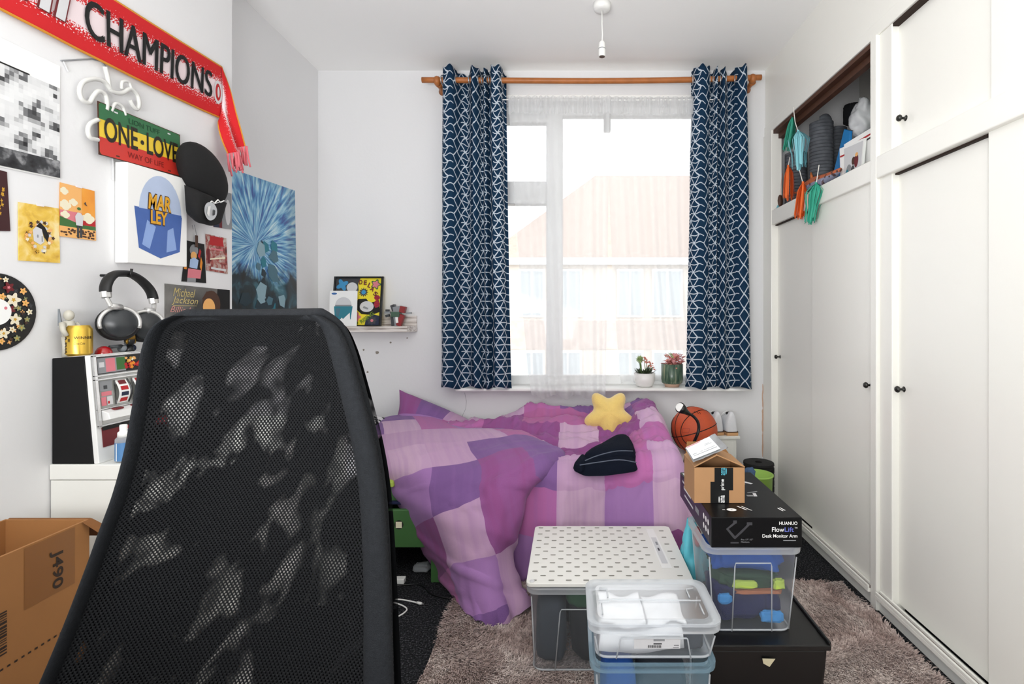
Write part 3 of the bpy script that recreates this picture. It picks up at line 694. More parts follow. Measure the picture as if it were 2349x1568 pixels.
# arc-length charts, slanted so the squares lie diagonally as in a folded-over corner
vl = [0]
for j in range(NV): vl.append(vl[-1] + (P0[j + 1][NU // 2] - P0[j][NU // 2]).length)
for j in range(NV + 1):
    ul = [0]
    for i in range(NU): ul.append(ul[-1] + (P0[j][i + 1] - P0[j][i]).length)
    for i in range(NU + 1):
        uu = ul[i] - ul[NU // 2]; vv = vl[j]; th = 0.42 * (1 - .6 * j / NV)
        UV0[j][i] = (uu * math.cos(th) - vv * math.sin(th) + 2.0, uu * math.sin(th) + vv * math.cos(th) + 1.0)
def up(a, b):
    i, j = int(a * NU + .5), int(b * NV + .5); p = P0[j][i]
    du = P0[j][min(i + 1, NU)] - P0[j][max(i - 1, 0)]; dvv = P0[min(j + 1, NV)][i] - P0[max(j - 1, 0)][i]
    n = du.cross(dvv); n = -n.normalized() if n.length > 1e-9 else Vector((0, -1, 0))
    if n.y > 0.3: n = -n
    edge = min(a, 1 - a) * 2
    w = 0.014 * (ridged(a * 2.6 + b * 2.2, b * 2.4 - a * 2.4, 1.7) - .5)
    k1 = max(0, ridged(a * 3.2 - b * 9, b * 2.2 + a * 1.6, 7.7)) ** 3; w += 0.011 * k1 * smooth(.15, .4, b) * (1 - smooth(.7, .9, b))      # long creases running down the drop
    k2 = max(0, ridged(a * 2.0, b * 8 + a * 4, 3.3)) ** 3; w += 0.011 * k2 * smooth(0.45, 0.95, a) * (1 - smooth(.65, .85, b))              # puckers at the right hem
    k3 = max(0, ridged(a * 5 + b * 1.2, b * 1.1, 6.2)) ** 2; w += 0.009 * (k3 - .4) * smooth(0.6, 0.95, b)       # folds at the floor
    k4 = max(0, ridged(a * 9 + b * 14, b * 3 - a * 2, 12.2)) ** 4; w += 0.004 * k4 * (1 - smooth(.35, .6, b))    # fine creases on top
    q = p + n * w
    q.z = max(q.z, 0.012 + 0.008 * (1 - edge))
    return q
ud = MB().grid(up, NU, NV, lambda a, b: UV0[int(b * NV + .5)][int(a * NU + .5)]).build('upper_duvet', 'check_b', smooth=True, solid=0.02)
tag(ud, 'purple patchwork duvet folded across the head end with a corner trailing on the floor', 'duvet')

def pillow(name, label, corners, th, m, seed, cat='pillow', uv=True):
    A, B, C, D = [Vector(c) for c in corners]
    n = (B - A).cross(D - A).normalized()
    def f(side):
        def g(a, b):
            p = A * (1 - a) * (1 - b) + B * a * (1 - b) + C * a * b + D * (1 - a) * b
            e = (max(math.sin(PI * a) * math.sin(PI * b), 0)) ** 0.45
            c_ = (A + B + C + D) / 4; pin = 1 - .10 * (math.sin(PI * a) * (1 - math.sin(PI * b)) + math.sin(PI * b) * (1 - math.sin(PI * a)))
            p = c_ + (p - c_) * pin
            return p + n * side * (th * e + 0.006 * e * nz(a * 5, b * 5, seed))
        return g
    L1, L2 = (B - A).length, (D - A).length
    b = MB(); b.grid(f(1), 30, 24, lambda a, c: (a * L1 + seed, c * L2)); b.grid(f(-1), 30, 24, lambda a, c: (a * L1 + seed, c * L2))
    o = b.build(name, m, smooth=True); return tag(o, label, cat)
pillow('pillow', 'purple check pillow propped against the window wall, one corner pointing up', [W(916, 893, 3.13), W(1085, 966, 3.12), W(1040, 992, 2.92), W(898, 985, 2.95)], 0.075, 'check_c', 2.0)
nb = NB('skull_print'); vo = nb.n('TexVoronoi', feature='F1'); vo.inputs['Scale'].default_value = 16; nb.l(nb.coord('UV'), vo.inputs['Vector'])
nb.l(nb.ramp(vo.outputs['Distance'], [(0.0, lin('#eeeeee')), (0.42, lin('#f2f2f0')), (0.44, lin('#2a2a2e')), (0.62, lin('#55565a')), (0.66, lin('#eeeeee'))], 'CONSTANT'), nb.b.inputs['Base Color']); nb.b.inputs['Roughness'].default_value = .9
pillow('pillow', 'white pillow with black print at the head end beside the chair', [W(700, 1010, 2.75), W(888, 995, 2.75), W(884, 958, 3.0), W(720, 950, 3.0)], 0.07, 'skull_print', 5.0)

# ------------------------------------------------------------------ star cushion
mat('plush_yellow', '#f3d27a', 0.95, noise_s=60, noise_a=0.06, bump=0.4, bump_s=300, sheen=0.6)
sc = W(1397, 950, 2.80)
def star_r(t):
    k = ((t - PI / 2 - PI / 5) % (2 * PI / 5)) / (2 * PI / 5); return 0.088 + 0.050 * (0.5 + 0.5 * math.cos(2 * PI * k)) ** 1.2
b = MB(); NA, NR = 80, 12
vs = []; fs = []
ax_u = Vector((1, 0, 0)); ax_v = Vector((0, 0.35, 0.94)).normalized(); ax_n = ax_u.cross(ax_v)
for side in (1, -1):
    o = len(vs)
    for j in range(NR + 1):
        r = j / NR
        for i in range(NA):
            t = 2 * PI * i / NA; R = star_r(t) * r
            vs.append(sc + ax_u * R * math.cos(t) + ax_v * R * math.sin(t) + ax_n * side * 0.055 * (1 - r ** 2.6) ** 0.5 * (0.75 + .25 * (1 - r)))
    for j in range(NR):
        for i in range(NA):
            q = (o + j * NA + i, o + j * NA + (i + 1) % NA, o + (j + 1) * NA + (i + 1) % NA, o + (j + 1) * NA + i); fs.append(q if side > 0 else q[::-1])
b.add(vs, fs)
o = b.build('star_cushion', 'plush_yellow', smooth=True); tag(o, 'plush yellow five-pointed star cushion leaning at the back of the bed', 'cushion')

# ------------------------------------------------------------------ folded navy joggers
mat('navy_jersey', '#131824', 0.95, spec=.1, noise_s=80, noise_a=0.12, bump=0.25, bump_s=160); mat('navy_piping', '#565d6c', 0.8)
jg = thing('jogging_trousers', 'dark navy jogging trousers folded on the purple duvet', 'trousers', W(1390, 1080, 2.4))
def slab(name, poly, d0, up_v, th, m, puff=0.4):
    c = sum((Vector(p) for p in poly), Vector()) / len(poly); b = MB(); up_v = Vector(up_v); n = len(poly); vs = []; fs = []; NR = 7
    for j in range(NR + 1):
        r = j / NR
        for p in poly: 
            q = c + (Vector(p) - c) * r; vs.append(q + up_v * th * (1 - r ** 4) ** 0.6 + up_v * .005 * nz(q.x * 26, q.y * 26, 1.0) * (1 - r))
    for j in range(NR):
        for i in range(n): fs.append((j * n + i, j * n + (i + 1) % n, (j + 1) * n + (i + 1) % n, (j + 1) * n + i))
    o = len(vs); vs += [Vector(p) for p in poly]; fs.append(tuple(range(o, o + n)))
    vs += []; b.add(vs, fs); return b.build(name, m, jg, smooth=True)
def dense(P, k=6):
    out = []
    n = len(P)
    for i in range(n):
        a, c_ = Vector(P[i]), Vector(P[(i + 1) % n])
        for q in range(k): out.append(a.lerp(c_, q / k))
    for _ in range(2): out = [(out[i - 1] + out[i] * 2 + out[(i + 1) % len(out)]) / 4 for i in range(len(out))]
    return out
def JW(px, py, d): return W(px, py, d - 0.10)
slab('trouser_leg', dense([JW(1314, 1078, 2.34), JW(1342, 1092, 2.30), JW(1390, 1091, 2.29), JW(1462, 1081, 2.31), JW(1465, 1060, 2.42), JW(1452, 1036, 2.54), JW(1380, 1052, 2.48), JW(1328, 1062, 2.42)]), 0, (0, -.3, 1), .058, 'navy_jersey')
slab('trouser_leg', dense([JW(1330, 1064, 2.34), JW(1385, 1066, 2.32), JW(1463, 1058, 2.36), JW(1456, 1024, 2.54), JW(1440, 1006, 2.62), JW(1416, 1010, 2.62), JW(1370, 1038, 2.50), JW(1336, 1054, 2.42)]), 0, (0, -.35, 1), .056, 'navy_jersey')
slab('trouser_leg', dense([JW(1400, 1036, 2.42), JW(1455, 1030, 2.46), JW(1444, 1006, 2.60), JW(1418, 1004, 2.62)]), 0, (0, -.35, 1), .03, 'navy_jersey')
slab('waistband', dense([JW(1312, 1074, 2.32), JW(1332, 1084, 2.28), JW(1356, 1060, 2.36), JW(1336, 1046, 2.42)]), 0, (0, -.35, 1), .03, 'navy_jersey')
for P_ in ([(1342, 1056, 2.24), (1372, 1044, 2.25), (1415, 1034, 2.27), (1452, 1034, 2.30)], [(1330, 1066, 2.20), (1370, 1060, 2.19), (1420, 1054, 2.18), (1460, 1060, 2.20)]):
    MB().tube(curve([JW(*p) for p in P_], 12), 0.0022, 5).build('seam', 'navy_piping', jg)
# ------------------------------------------------------------------ clear plastic boxes
def clear_mat(name, tint, opac, rough=0.15):
    nb = NB(name); tr = nb.n('BsdfTransparent'); tr.inputs['Color'].default_value = (0.97, 0.98, 0.99, 1)
    df = nb.n('BsdfDiffuse'); df.inputs['Color'].default_value = lin(tint); tl = nb.n('BsdfTranslucent'); tl.inputs['Color'].default_value = lin(tint)
    a = nb.n('AddShader'); gl = nb.n('BsdfGlossy'); gl.inputs['Roughness'].default_value = rough
    m0 = nb.n('MixShader'); m0.inputs[0].default_value = 0.35; nb.l(df.outputs[0], m0.inputs[1]); nb.l(tl.outputs[0], m0.inputs[2])
    lw = nb.n('LayerWeight'); lw.inputs['Blend'].default_value = 0.25
    m1 = nb.n('MixShader'); nb.l(nb.math('ADD', nb.math('MULTIPLY', lw.outputs['Facing'], 0.28), opac), m1.inputs[0]); nb.l(tr.outputs[0], m1.inputs[1]); nb.l(m0.outputs[0], m1.inputs[2])
    fz = nb.n('Fresnel'); fz.inputs['IOR'].default_value = 1.18; m2 = nb.n('MixShader'); nb.l(nb.math('MULTIPLY', fz.outputs[0], .45), m2.inputs[0]); nb.l(m1.outputs[0], m2.inputs[1]); nb.l(gl.outputs[0], m2.inputs[2])
    nb.l(m2.outputs[0], nb.out.inputs['Surface']); return name
clear_mat('clear_plastic', '#e8eef4', 0.06, .3); clear_mat('clear_rim', '#eef2f6', 0.34, .3); clear_mat('blue_clear', '#a9cfe2', 0.22, .3); clear_mat('clear_edge', '#f2f5f8', 0.5, .3)
def rrect(x0, x1, y0, y1, r, z, k=4):
    out = []
    for cx, cy, a0 in ((x1 - r, y1 - r, 0), (x0 + r, y1 - r, PI / 2), (x0 + r, y0 + r, PI), (x1 - r, y0 + r, 1.5 * PI)):
        for i in range(k + 1): a = a0 + i * PI / 2 / k; out.append(Vector((cx + r * math.cos(a), cy + r * math.sin(a), z)))
    return out
def tub(t, x0, x1, y0, y1, z0, z1, inset, m='clear_plastic', rim='clear_rim', edge='clear_edge', r=0.03, lid=True, notch=None):
    """open tapered tub with rim; notch=(side fraction a0,a1) the recessed grip outlined on the front"""
    b = MB(); rings = [rrect(x0 + inset, x1 - inset, y0 + inset, y1 - inset, r, z0), rrect(x0 + .006, x1 - .006, y0 + .006, y1 - .006, r, z1 - .012)]
    n = len(rings[0]); b.add(rings[0] + rings[1], [tuple(range(n))[::-1]] + [(i, (i + 1) % n, n + (i + 1) % n, n + i) for i in range(n)])
    b.build('tub', m, t, autosmooth=50)
    b = MB(); rr = [rrect(x0 + .006, x1 - .006, y0 + .006, y1 - .006, r, z1 - .016), rrect(x0 - .004, x1 + .004, y0 - .004, y1 + .004, r + .006, z1 - .016), rrect(x0 - .005, x1 + .005, y0 - .005, y1 + .005, r + .006, z1), rrect(x0 + .010, x1 - .010, y0 + .010, y1 - .010, r, z1), rrect(x0 + .010, x1 - .010, y0 + .010, y1 - .010, r, z1 - .008)]
    b.add([p for q in rr for p in q], [(k * n + i, k * n + (i + 1) % n, (k + 1) * n + (i + 1) % n, (k + 1) * n + i) for k in range(4) for i in range(n)])
    b.build('rim', rim, t, autosmooth=50)
    # thick moulded lower edge that catches light
    ring = rrect(x0 + inset, x1 - inset, y0 + inset, y1 - inset, r, z0 + .004)
    MB().tube(ring, 0.0028, 6, closed=True).build('bottom_edge', edge, t, smooth=True)
    for cx, cy in ((x0 + .012, y0 + .012), (x1 - .012, y0 + .012), (x1 - .012, y1 - .012), (x0 + .012, y1 - .012)):
        k = inset - .006; mx = 1 if cx < (x0 + x1) / 2 else -1; my = 1 if cy < (y0 + y1) / 2 else -1
        MB().tube([(cx + mx * k, cy + my * k, z0 + .004), (cx, cy, z1 - .03)], 0.002, 6).build('corner_edge', edge, t, smooth=True)
    if notch:
        a0, a1, h = notch; w = x1 - x0
        def fp(a, zf): 
            z = z0 + (z1 - .012 - z0) * zf; ins = inset + (.006 - inset) * zf
            return Vector((x0 + ins + (w - 2 * ins) * a, y0 + ins - .001, z))
        sl = .05
        MB().tube([fp(a0 - sl * .6, 0.0), fp(a0 + sl * .3, h - .04), fp(a0 + sl * .5, h), fp(a1 - sl * .5, h), fp(a1 - sl * .3, h - .04), fp(a1 + sl * .6, 0.0)], 0.0018, 6).build('grip_outline', edge, t, smooth=True)
    if lid:
        l = MB(); rl = [rrect(x0 - .006, x1 + .006, y0 - .006, y1 + .006, r + .008, z1 + .001), rrect(x0 - .006, x1 + .006, y0 - .006, y1 + .006, r + .008, z1 + .007), rrect(x0 + .002, x1 - .002, y0 + .002, y1 - .002, r + .004, z1 + .011), rrect(x0 + .014, x1 - .014, y0 + .014, y1 - .014, r, z1 + .010), rrect(x0 + .02, x1 - .02, y0 + .02, y1 - .02, r - .004, z1 + .006)]
        l.add([p for q in rl for p in q], [(k * n + i, k * n + (i + 1) % n, (k + 1) * n + (i + 1) % n, (k + 1) * n + i) for k in range(4) for i in range(n)])
        lo = l.build('lid', rim, t, autosmooth=60)
        MB().add(rrect(x0 + .02, x1 - .02, y0 + .02, y1 - .02, r - .004, z1 + .006), [tuple(range(n))]) if False else None
        l = MB(); l.add(rrect(x0 + .02, x1 - .02, y0 + .02, y1 - .02, r - .004, z1 + .006), [tuple(range(n))]); pn = l.build('lid_panel', m, t)
        xm = (x0 + x1) / 2; ym = (y0 + y1) / 2 
        for P_ in ([(x0 + .025, ym - .005, z1 + .009), (x0 + .05, ym - .005, z1 + .009), (x0 + .055, ym + .0, z1 + .009), (x1 - .055, ym - .004, z1 + .009), (x1 - .05, ym - .005, z1 + .009), (x1 - .025, ym - .005, z1 + .009)],
                   [(x0 + .032, y0 + .035, z1 + .009), (x0 + .032, ym - .02, z1 + .009)], [(x1 - .032, y0 + .035, z1 + .009), (x1 - .032, ym - .02, z1 + .009)],
                   [(x0 + .05, ym + .01, z1 + .009), (x0 + .05, y1 - .05, z1 + .009), (x0 + .03, y1 - .045, z1 + .009)], [(x1 - .05, ym + .01, z1 + .009), (x1 - .05, y1 - .05, z1 + .009), (x1 - .03, y1 - .045, z1 + .009)]):
            MB().tube(P_, 0.002, 6).build('lid_ridge', edge, t, smooth=True)
def lump(name, c, r, m, parent, seed, amp=.25, nu=28, nv=18):
    b = MB(); c = Vector(c); vs = []; fs = []
    for i in range(nv + 1):
        th = PI * i / nv
        for k in range(nu):
            ph = 2 * PI * k / nu; d = Vector((math.sin(th) * math.cos(ph), math.sin(th) * math.sin(ph), math.cos(th)))
            sp = lambda q: math.copysign(abs(q) ** .5, q)
            e = Vector((sp(math.sin(th)) * sp(math.cos(ph)), sp(math.sin(th)) * sp(math.sin(ph)), sp(math.cos(th))))
            f = 1.28 * (1 + amp * .5 * nz(d.x * 1.9 + seed, d.y * 1.9, d.z * 1.9) - amp * .25 + amp * .22 * nz(d.x * 5 + seed, d.y * 5, d.z * 5))
            vs.append(c + Vector((e.x * r[0] * f, e.y * r[1] * f, e.z * r[2] * f)))
    for i in range(nv):
        for k in range(nu): fs.append((i * nu + k, (i + 1) * nu + k, (i + 1) * nu + (k + 1) % nu, i * nu + (k + 1) % nu))
    b.add(vs, fs); return b.build(name, m, parent, smooth=True)
RUGZ = 0.022
# --- left bin, pegboard lies on it
mat('cloth_black', '#15161a', .95, noise_s=20, noise_a=.3); mat('cloth_slate', '#343a42', .95, noise_s=20, noise_a=.3); mat('cloth_green', '#1f4a2c', .95, noise_s=20, noise_a=.3)
mat('cloth_navy', '#1a2152', .95, noise_s=14, noise_a=.35); mat('cloth_blue', '#1a4c9a', .9, noise_s=14, noise_a=.35); mat('cloth_sky', '#3f8fd0', .9, noise_s=14, noise_a=.2); mat('cloth_lime', '#a9bf52', .9); mat('cloth_tan', '#a0664a', .9); mat('cloth_darkgreen', '#24402c', .9); mat('cloth_teal', '#1c7a90', .9)
bx0, bx1, by0, by1 = -0.132, 0.362, 1.63, 2.06
t = thing('storage_bin', 'clear lidless storage bin full of dark clothes under the white pegboard', 'storage box', ((bx0 + bx1) / 2, (by0 + by1) / 2, RUGZ))
tub(t, bx0, bx1, by0, by1, RUGZ, 0.288, .016, lid=False, notch=(0.18, 0.80, 0.78))
for nm, lb, c_, r_, m_, sd in (('folded_black_clothes', 'black clothes pressed against the front of the clear bin', (0.168, 1.742, .128), (.138, .074, .082), 'cloth_black', 1.0), ('slate_fabric', 'slate grey fabric in the left front of the clear bin', (-0.060, 1.742, .13), (.040, .074, .084), 'cloth_slate', 2.0),
                    ('green_fabric', 'dark green fabric high in the clear bin', (0.06, 1.75, .235), (.06, .07, .028), 'cloth_green', 3.0), ('dark_fabric', 'charcoal fabric heaped at the back of the clear bin', (0.11, 1.93, .14), (.16, .06, .09), 'cloth_black', 4.0)):
    o = lump(nm, c_, r_, m_, None, sd, .12); tag(o, lb, 'clothes')
pb = thing('pegboard', 'white slotted pegboard lying flat on the clear bin in front of the bed', 'pegboard', (0.12, 1.85, .292))
px0, px1, py0, py1, pz = -0.137, 0.392, 1.632, 2.075, 0.292
ch = quad_chart((px0, py0, pz + .012), (px1, py0, pz + .012), (px1, py1, pz + .012), (px0, py1, pz + .012))
b = MB(); rg = [rrect(px0, px1, py0, py1, .018, pz), rrect(px0, px1, py0, py1, .018, pz + .012)]; n = len(rg[0])
b.add(rg[0] + rg[1], [tuple(range(n))[::-1], tuple(range(n, 2 * n))] + [(i, (i + 1) % n, n + (i + 1) % n, n + i) for i in range(n)])
mat('peg_white', '#e7e6e0', .45); mat('slot_grey', '#8f8d86', .8)
b.build('board', 'peg_white', pb, bevel=.002)
vs = MB()
for j in range(15):
    for i in range(10):
        a = .045 + .104 * i + (.052 if j % 2 else 0); bb = .045 + .065 * j
        if a > .97 or bb > .97 or a > .80 and a < .90: continue
        w, h = .017, .0085
        vs.add([ch(a + w * cx, bb + h * cy, .0006) for cx, cy in ((-1, -.5), (-.8, -1), (.8, -1), (1, -.5), (1, .5), (.8, 1), (-.8, 1), (-1, .5))], [tuple(range(8))])
vs.build('slots', 'slot_grey', pb, kind='stuff')
lab = quad_chart(ch(.835, .22, .001), ch(.90, .22, .001), ch(.875, .93, .001), ch(.82, .93, .001))
panel(lab, 'white_plastic', pb, 'tape_strip', .0006); prints(lab, [('pale_grey_ink', rect(.2, .1, .8, .75)), ('dark_grey_ink', rect(.4, .4, .6, .47)), ('grey_ink', rect(.45, .55, .7, .63))], pb)
MB().lathe(ch(.035, .03, .0), [(.008, 0), (.008, .002), (.003, .003)], 14).build('screw_cap', 'pale_grey_ink', pb)

# --- front pair of clear boxes
fx0, fx1, fy0, fy1 = 0.048, 0.358, 1.235, 1.435
t = thing('lidded_box', 'clear lidded box with a white price label holding white paper, on a blue-tinted box', 'storage box', ((fx0 + fx1) / 2, (fy0 + fy1) / 2, .322))
tub(t, fx0, fx1, fy0, fy1, .322, .408, .016, r=.026, notch=(0.20, 0.78, 0.72))
ins = .012
lc = quad_chart((fx0 + .105, fy0 + ins - .0015, .349), (fx0 + .215, fy0 + ins - .0015, .349), (fx0 + .215, fy0 + ins - .004, .377), (fx0 + .105, fy0 + ins - .004, .377))
panel(lc, 'pale_grey_ink', t, 'price_label', .0006)
sh = [('grey_ink', rect(.42, .68, .66, .86)), ('dark_grey_ink', rect(.42, .38, .60, .5)), ('dark_grey_ink', rect(.86, .28, .97, .34)), ('dark_grey_ink', rect(.84, .08, .97, .12))]
prints(lc, sh, t, 'label_text')['kind'] = 'stuff'
sh = []; x = .30
while x < .60:
    w = random.choice((.006, .01, .016)); sh.append(('black_matte', rect(x, .08, x + w, .32))); x += w + random.choice((.007, .011))
prints(lc, sh, t, 'barcode')['kind'] = 'stuff'
mat('paper_white', '#eff0f2', .8)
def papers(name, label, x0, x1, y0, y1, z, seed, m='paper_white', th=.012):
    b = MB().grid(lambda a, c: (x0 + (x1 - x0) * a, y0 + (y1 - y0) * c, z + .006 * nz(a * 3, c * 3, seed) + .008 * math.sin(a * 6 + seed)), 20, 10)
    o = b.build(name, m, smooth=True, solid=th); return tag(o, label, 'paper')
papers('paper_sheet', 'curled white paper sheet lying topmost at the left inside the clear lidded box', fx0 + .028, fx0 + .135, fy0 + .035, fy1 - .03, .394, 1.0, th=.006)
papers('paper_sheet', 'broad white paper sheet lying topmost at the right inside the clear lidded box', fx0 + .145, fx1 - .07, fy0 + .05, fy1 - .028, .390, 3.7, th=.006)
papers('paper_bundle', 'thick white paper bundle low inside the clear lidded box', fx0 + .028, fx1 - .085, fy0 + .026, fy1 - .03, .372, 2.0, th=.042)
o = lump('paper_bag', (fx1 - .055, 1.34, .355), (.022, .06, .028), 'cloth_slate', None, 8.0, .2); tag(o, 'grey-blue scrap of fabric at the right end of the lidded box', 'cloth')
gx0, gx1, gy0, gy1 = 0.052, 0.345, 1.232, 1.438
t = thing('tinted_box', 'blue-tinted plastic box supporting the clear lidded box, cut by the lower frame edge', 'storage box', ((gx0 + gx1) / 2, (gy0 + gy1) / 2, RUGZ))
tub(t, gx0, gx1, gy0, gy1, RUGZ, .318, .02, m='blue_clear', rim='blue_clear', r=.026, lid=False)
o = lump('blue_fabric', (gx0 + .07, 1.33, .17), (.036, .05, .10), 'cloth_blue', None, 5.0, .15); tag(o, 'bright blue fabric inside the blue-tinted box', 'clothes')
o = lump('grey_fabric', (gx1 - .115, 1.33, .16), (.052, .05, .10), 'cloth_slate', None, 6.0, .15); tag(o, 'grey fabric inside the blue-tinted box', 'clothes')

# --- black crate with the blue-filled box, black carton and parcel stacked on it
mat('crate_black', '#0b0b0b', .4, noise_s=30, noise_a=.2)
cx0, cx1, cy0, cy1, cz = 0.374, 0.724, 1.446, 1.93, 0.235
t = thing('black_crate', 'black lidded storage crate on the rug at the bottom of the box stack', 'crate', ((cx0 + cx1) / 2, 1.69, RUGZ))
MB().taper(cx0 + .006, cx1 - .006, cy0 + .006, cy1 - .006, RUGZ, cz - .018, .012, .012).build('crate_body', 'crate_black', t, bevel=.01)
MB().box(cx0, cx1, cy0, cy1, cz - .022, cz - .006).box(cx0, cx0 + .008, cy0, cy1, cz - .006, cz + .003).box(cx1 - .008, cx1, cy0, cy1, cz - .006, cz + .003).box(cx0 + .008, cx1 - .008, cy1 - .008, cy1, cz - .006, cz + .003).build('crate_lid', 'crate_black', t, bevel=.003)
mat('scrap_tan', '#c9bfa0', .8)
p = W(1762, 1518, 1.447); ch = quad_chart(p + Vector((-.013, 0, -.004)), p + Vector((.004, 0, -.013)), p + Vector((.02, 0, .009)), p + Vector((-.016, 0, .010)))
panel(ch, 'scrap_tan', t, 'paper_scrap', .0006)
ux0, ux1, uy0, uy1 = 0.388, 0.662, 1.488, 1.725; uz0 = cz - .0055; uz1 = .478
t = thing('storage_box', 'tall clear storage box packed with blue clothes on the black crate', 'storage box', ((ux0 + ux1) / 2, 1.68, uz0))
tub(t, ux0, ux1, uy0, uy1, uz0, uz1, .022, r=.03, lid=False, notch=(0.28, 0.72, 0.86))
xm = (ux0 + ux1) / 2
for nm, lb, c_, r_, m_, sd in (('navy_clothes', 'navy clothes at the bottom of the tall clear box', (xm, 1.605, .292), (.082, .062, .046), 'cloth_navy', 1.0), ('blue_clothes', 'blue clothes bulging at the top of the tall clear box', (xm, 1.605, .424), (.088, .070, .032), 'cloth_blue', 2.0),
                    ('green_clothes', 'dark green garment through the middle of the tall clear box', (xm, 1.605, .360), (.082, .066, .020), 'cloth_darkgreen', 3.0), ('tan_strap', 'tan strap across the middle of the tall clear box', (xm + .02, 1.512, .344), (.054, .008, .005), 'cloth_tan', 4.0),
                    ('lime_fabric', 'lime green scrap in the tall clear box, the left of two', (xm - .02, 1.508, .366), (.030, .006, .009), 'cloth_lime', 5.0), ('lime_fabric', 'lime green scrap in the tall clear box, the right of two', (xm + .078, 1.510, .366), (.014, .008, .012), 'cloth_lime', 6.0),
                    ('blue_fabric', 'bright blue fabric low at the right of the tall clear box', (xm + .060, 1.518, .268), (.026, .006, .014), 'cloth_sky', 7.0), ('blue_fabric', 'bright blue fabric at the left of the tall clear box', (xm - .076, 1.514, .322), (.016, .006, .012), 'cloth_sky', 8.0)):
    o = lump(nm, c_, r_, m_, None, sd, .45, 40, 26); tag(o, lb, 'clothes')
# black carton
nb = NB('carton_black'); nb.b.inputs['Base Color'].default_value = lin('#08080a'); nb.b.inputs['Roughness'].default_value = .42; nb.b.inputs['Specular IOR Level'].default_value = .25
nb = NB('carton_purple'); nb.b.inputs['Base Color'].default_value = lin('#241a2c'); nb.b.inputs['Roughness'].default_value = .45
kx0, kx1, ky0, ky1, kz0, kz1 = .4035, .662, 1.49, 1.912, .4795, .566
t = thing('monitor_arm_carton', 'flat black carton with white lettering on top of the tall clear box', 'box', ((kx0 + kx1) / 2, 1.7, kz0))
MB().box(kx0, kx1, ky0, ky1, kz0, kz1).build('carton', 'carton_black', t, bevel=.002)
fc = quad_chart((kx0, ky0, kz0), (kx1, ky0, kz0), (kx1, ky0, kz1), (kx0, ky0, kz1))
tc = quad_chart((kx0, ky0, kz1), (kx1, ky0, kz1), (kx1, ky1, kz1), (kx0, ky1, kz1))
sdc = quad_chart((kx0, ky1, kz0), (kx0, ky0, kz0), (kx0, ky0, kz1), (kx0, ky1, kz1))
panel(quad_chart((kx0 - .0004, ky1 - .002, kz0 + .002), (kx0 - .0004, ky0 + .02, kz0 + .002), (kx0 - .0004, ky0 + .02, kz1 - .002), (kx0 - .0004, ky1 - .002, kz1 - .002)), 'carton_purple', t, 'side_print', .0003)
mat('blue_fade', '#6a74c8', .5); mat('arm_ink', '#3a3a3e', .5)
letters(fc, 'HUANUO', (.745, .755, .945, .865), 'white_matte', t, bold=.01)
letters(fc, 'Flow', (.665, .53, .80, .68), 'white_matte', t, bold=.005); letters(fc, 'Lift', (.805, .53, .905, .68), 'blue_fade', t, bold=.005); letters(fc, 'TM', (.915, .635, .945, .68), 'white_matte', t)
letters(fc, 'Desk Monitor Arm', (.56, .34, .945, .45), 'white_matte', t, bold=.01)
letters(fc, 'Fits 17"-32"', (.325, .25, .455, .30), 'grey_ink', t); letters(fc, 'Monitors', (.325, .17, .415, .22), 'grey_ink', t)
prints(fc, [('grey_ink', rect(.79, .225, .93, .25)), ('arm_ink', [(.16, .62), (.24, .82), (.27, .80), (.19, .62), (.26, .38), (.31, .52), (.40, .78), (.42, .74), (.34, .50), (.26, .28), (.24, .32)]), ('arm_ink', rect(.21, .14, .30, .19)), ('arm_ink', rect(.24, .80, .28, .90)), ('arm_ink', rect(.39, .74, .45, .84))], t, 'arm_picture')
prints(tc, [('white_matte', ell(.29, .135, .055, .026)), ('white_matte', rect(.185, .13, .215, .14)), ('white_matte', [(.38, .20), (.40, .20), (.47, .13), (.45, .13)]), ('white_matte', [(.43, .20), (.445, .20), (.52, .12), (.505, .12)]), ('grey_ink', ell(.29, .135, .012, .006)),
            ('white_matte', [(.86, .175), (.875, .175), (.90, .12), (.885, .12)]), ('white_matte', [(.83, .165), (.845, .165), (.87, .11), (.855, .11)]),
            ('pale_grey_ink', [(.66, .78), (.70, .80), (.86, .70), (.82, .68)]), ('white_matte', [(.60, .82), (.615, .82), (.75, .68), (.735, .68)]), ('grey_ink', rect(.62, .40, .70, .43)), ('pale_grey_ink', [(.70, .40), (.74, .40), (.76, .47), (.72, .47)]), ('grey_ink', [(.66, .47), (.80, .50), (.80, .515), (.66, .485)]), ('pale_grey_ink', rect(.02, .70, .17, .97))], t, 'lid_print')
prints(sdc, [('white_matte', ell(.80 + .06 * i, .68 if k else .36, .018, .10)) for i in range(3) for k in (0, 1)] + [('pale_grey_ink', rect(.15, .55, .40, .68)), ('pale_grey_ink', rect(.18, .30, .48, .38)), ('pale_grey_ink', rect(.10, .75, .25, .83)), ('grey_ink', rect(.55, .4, .66, .6))], t, 'side_icons')
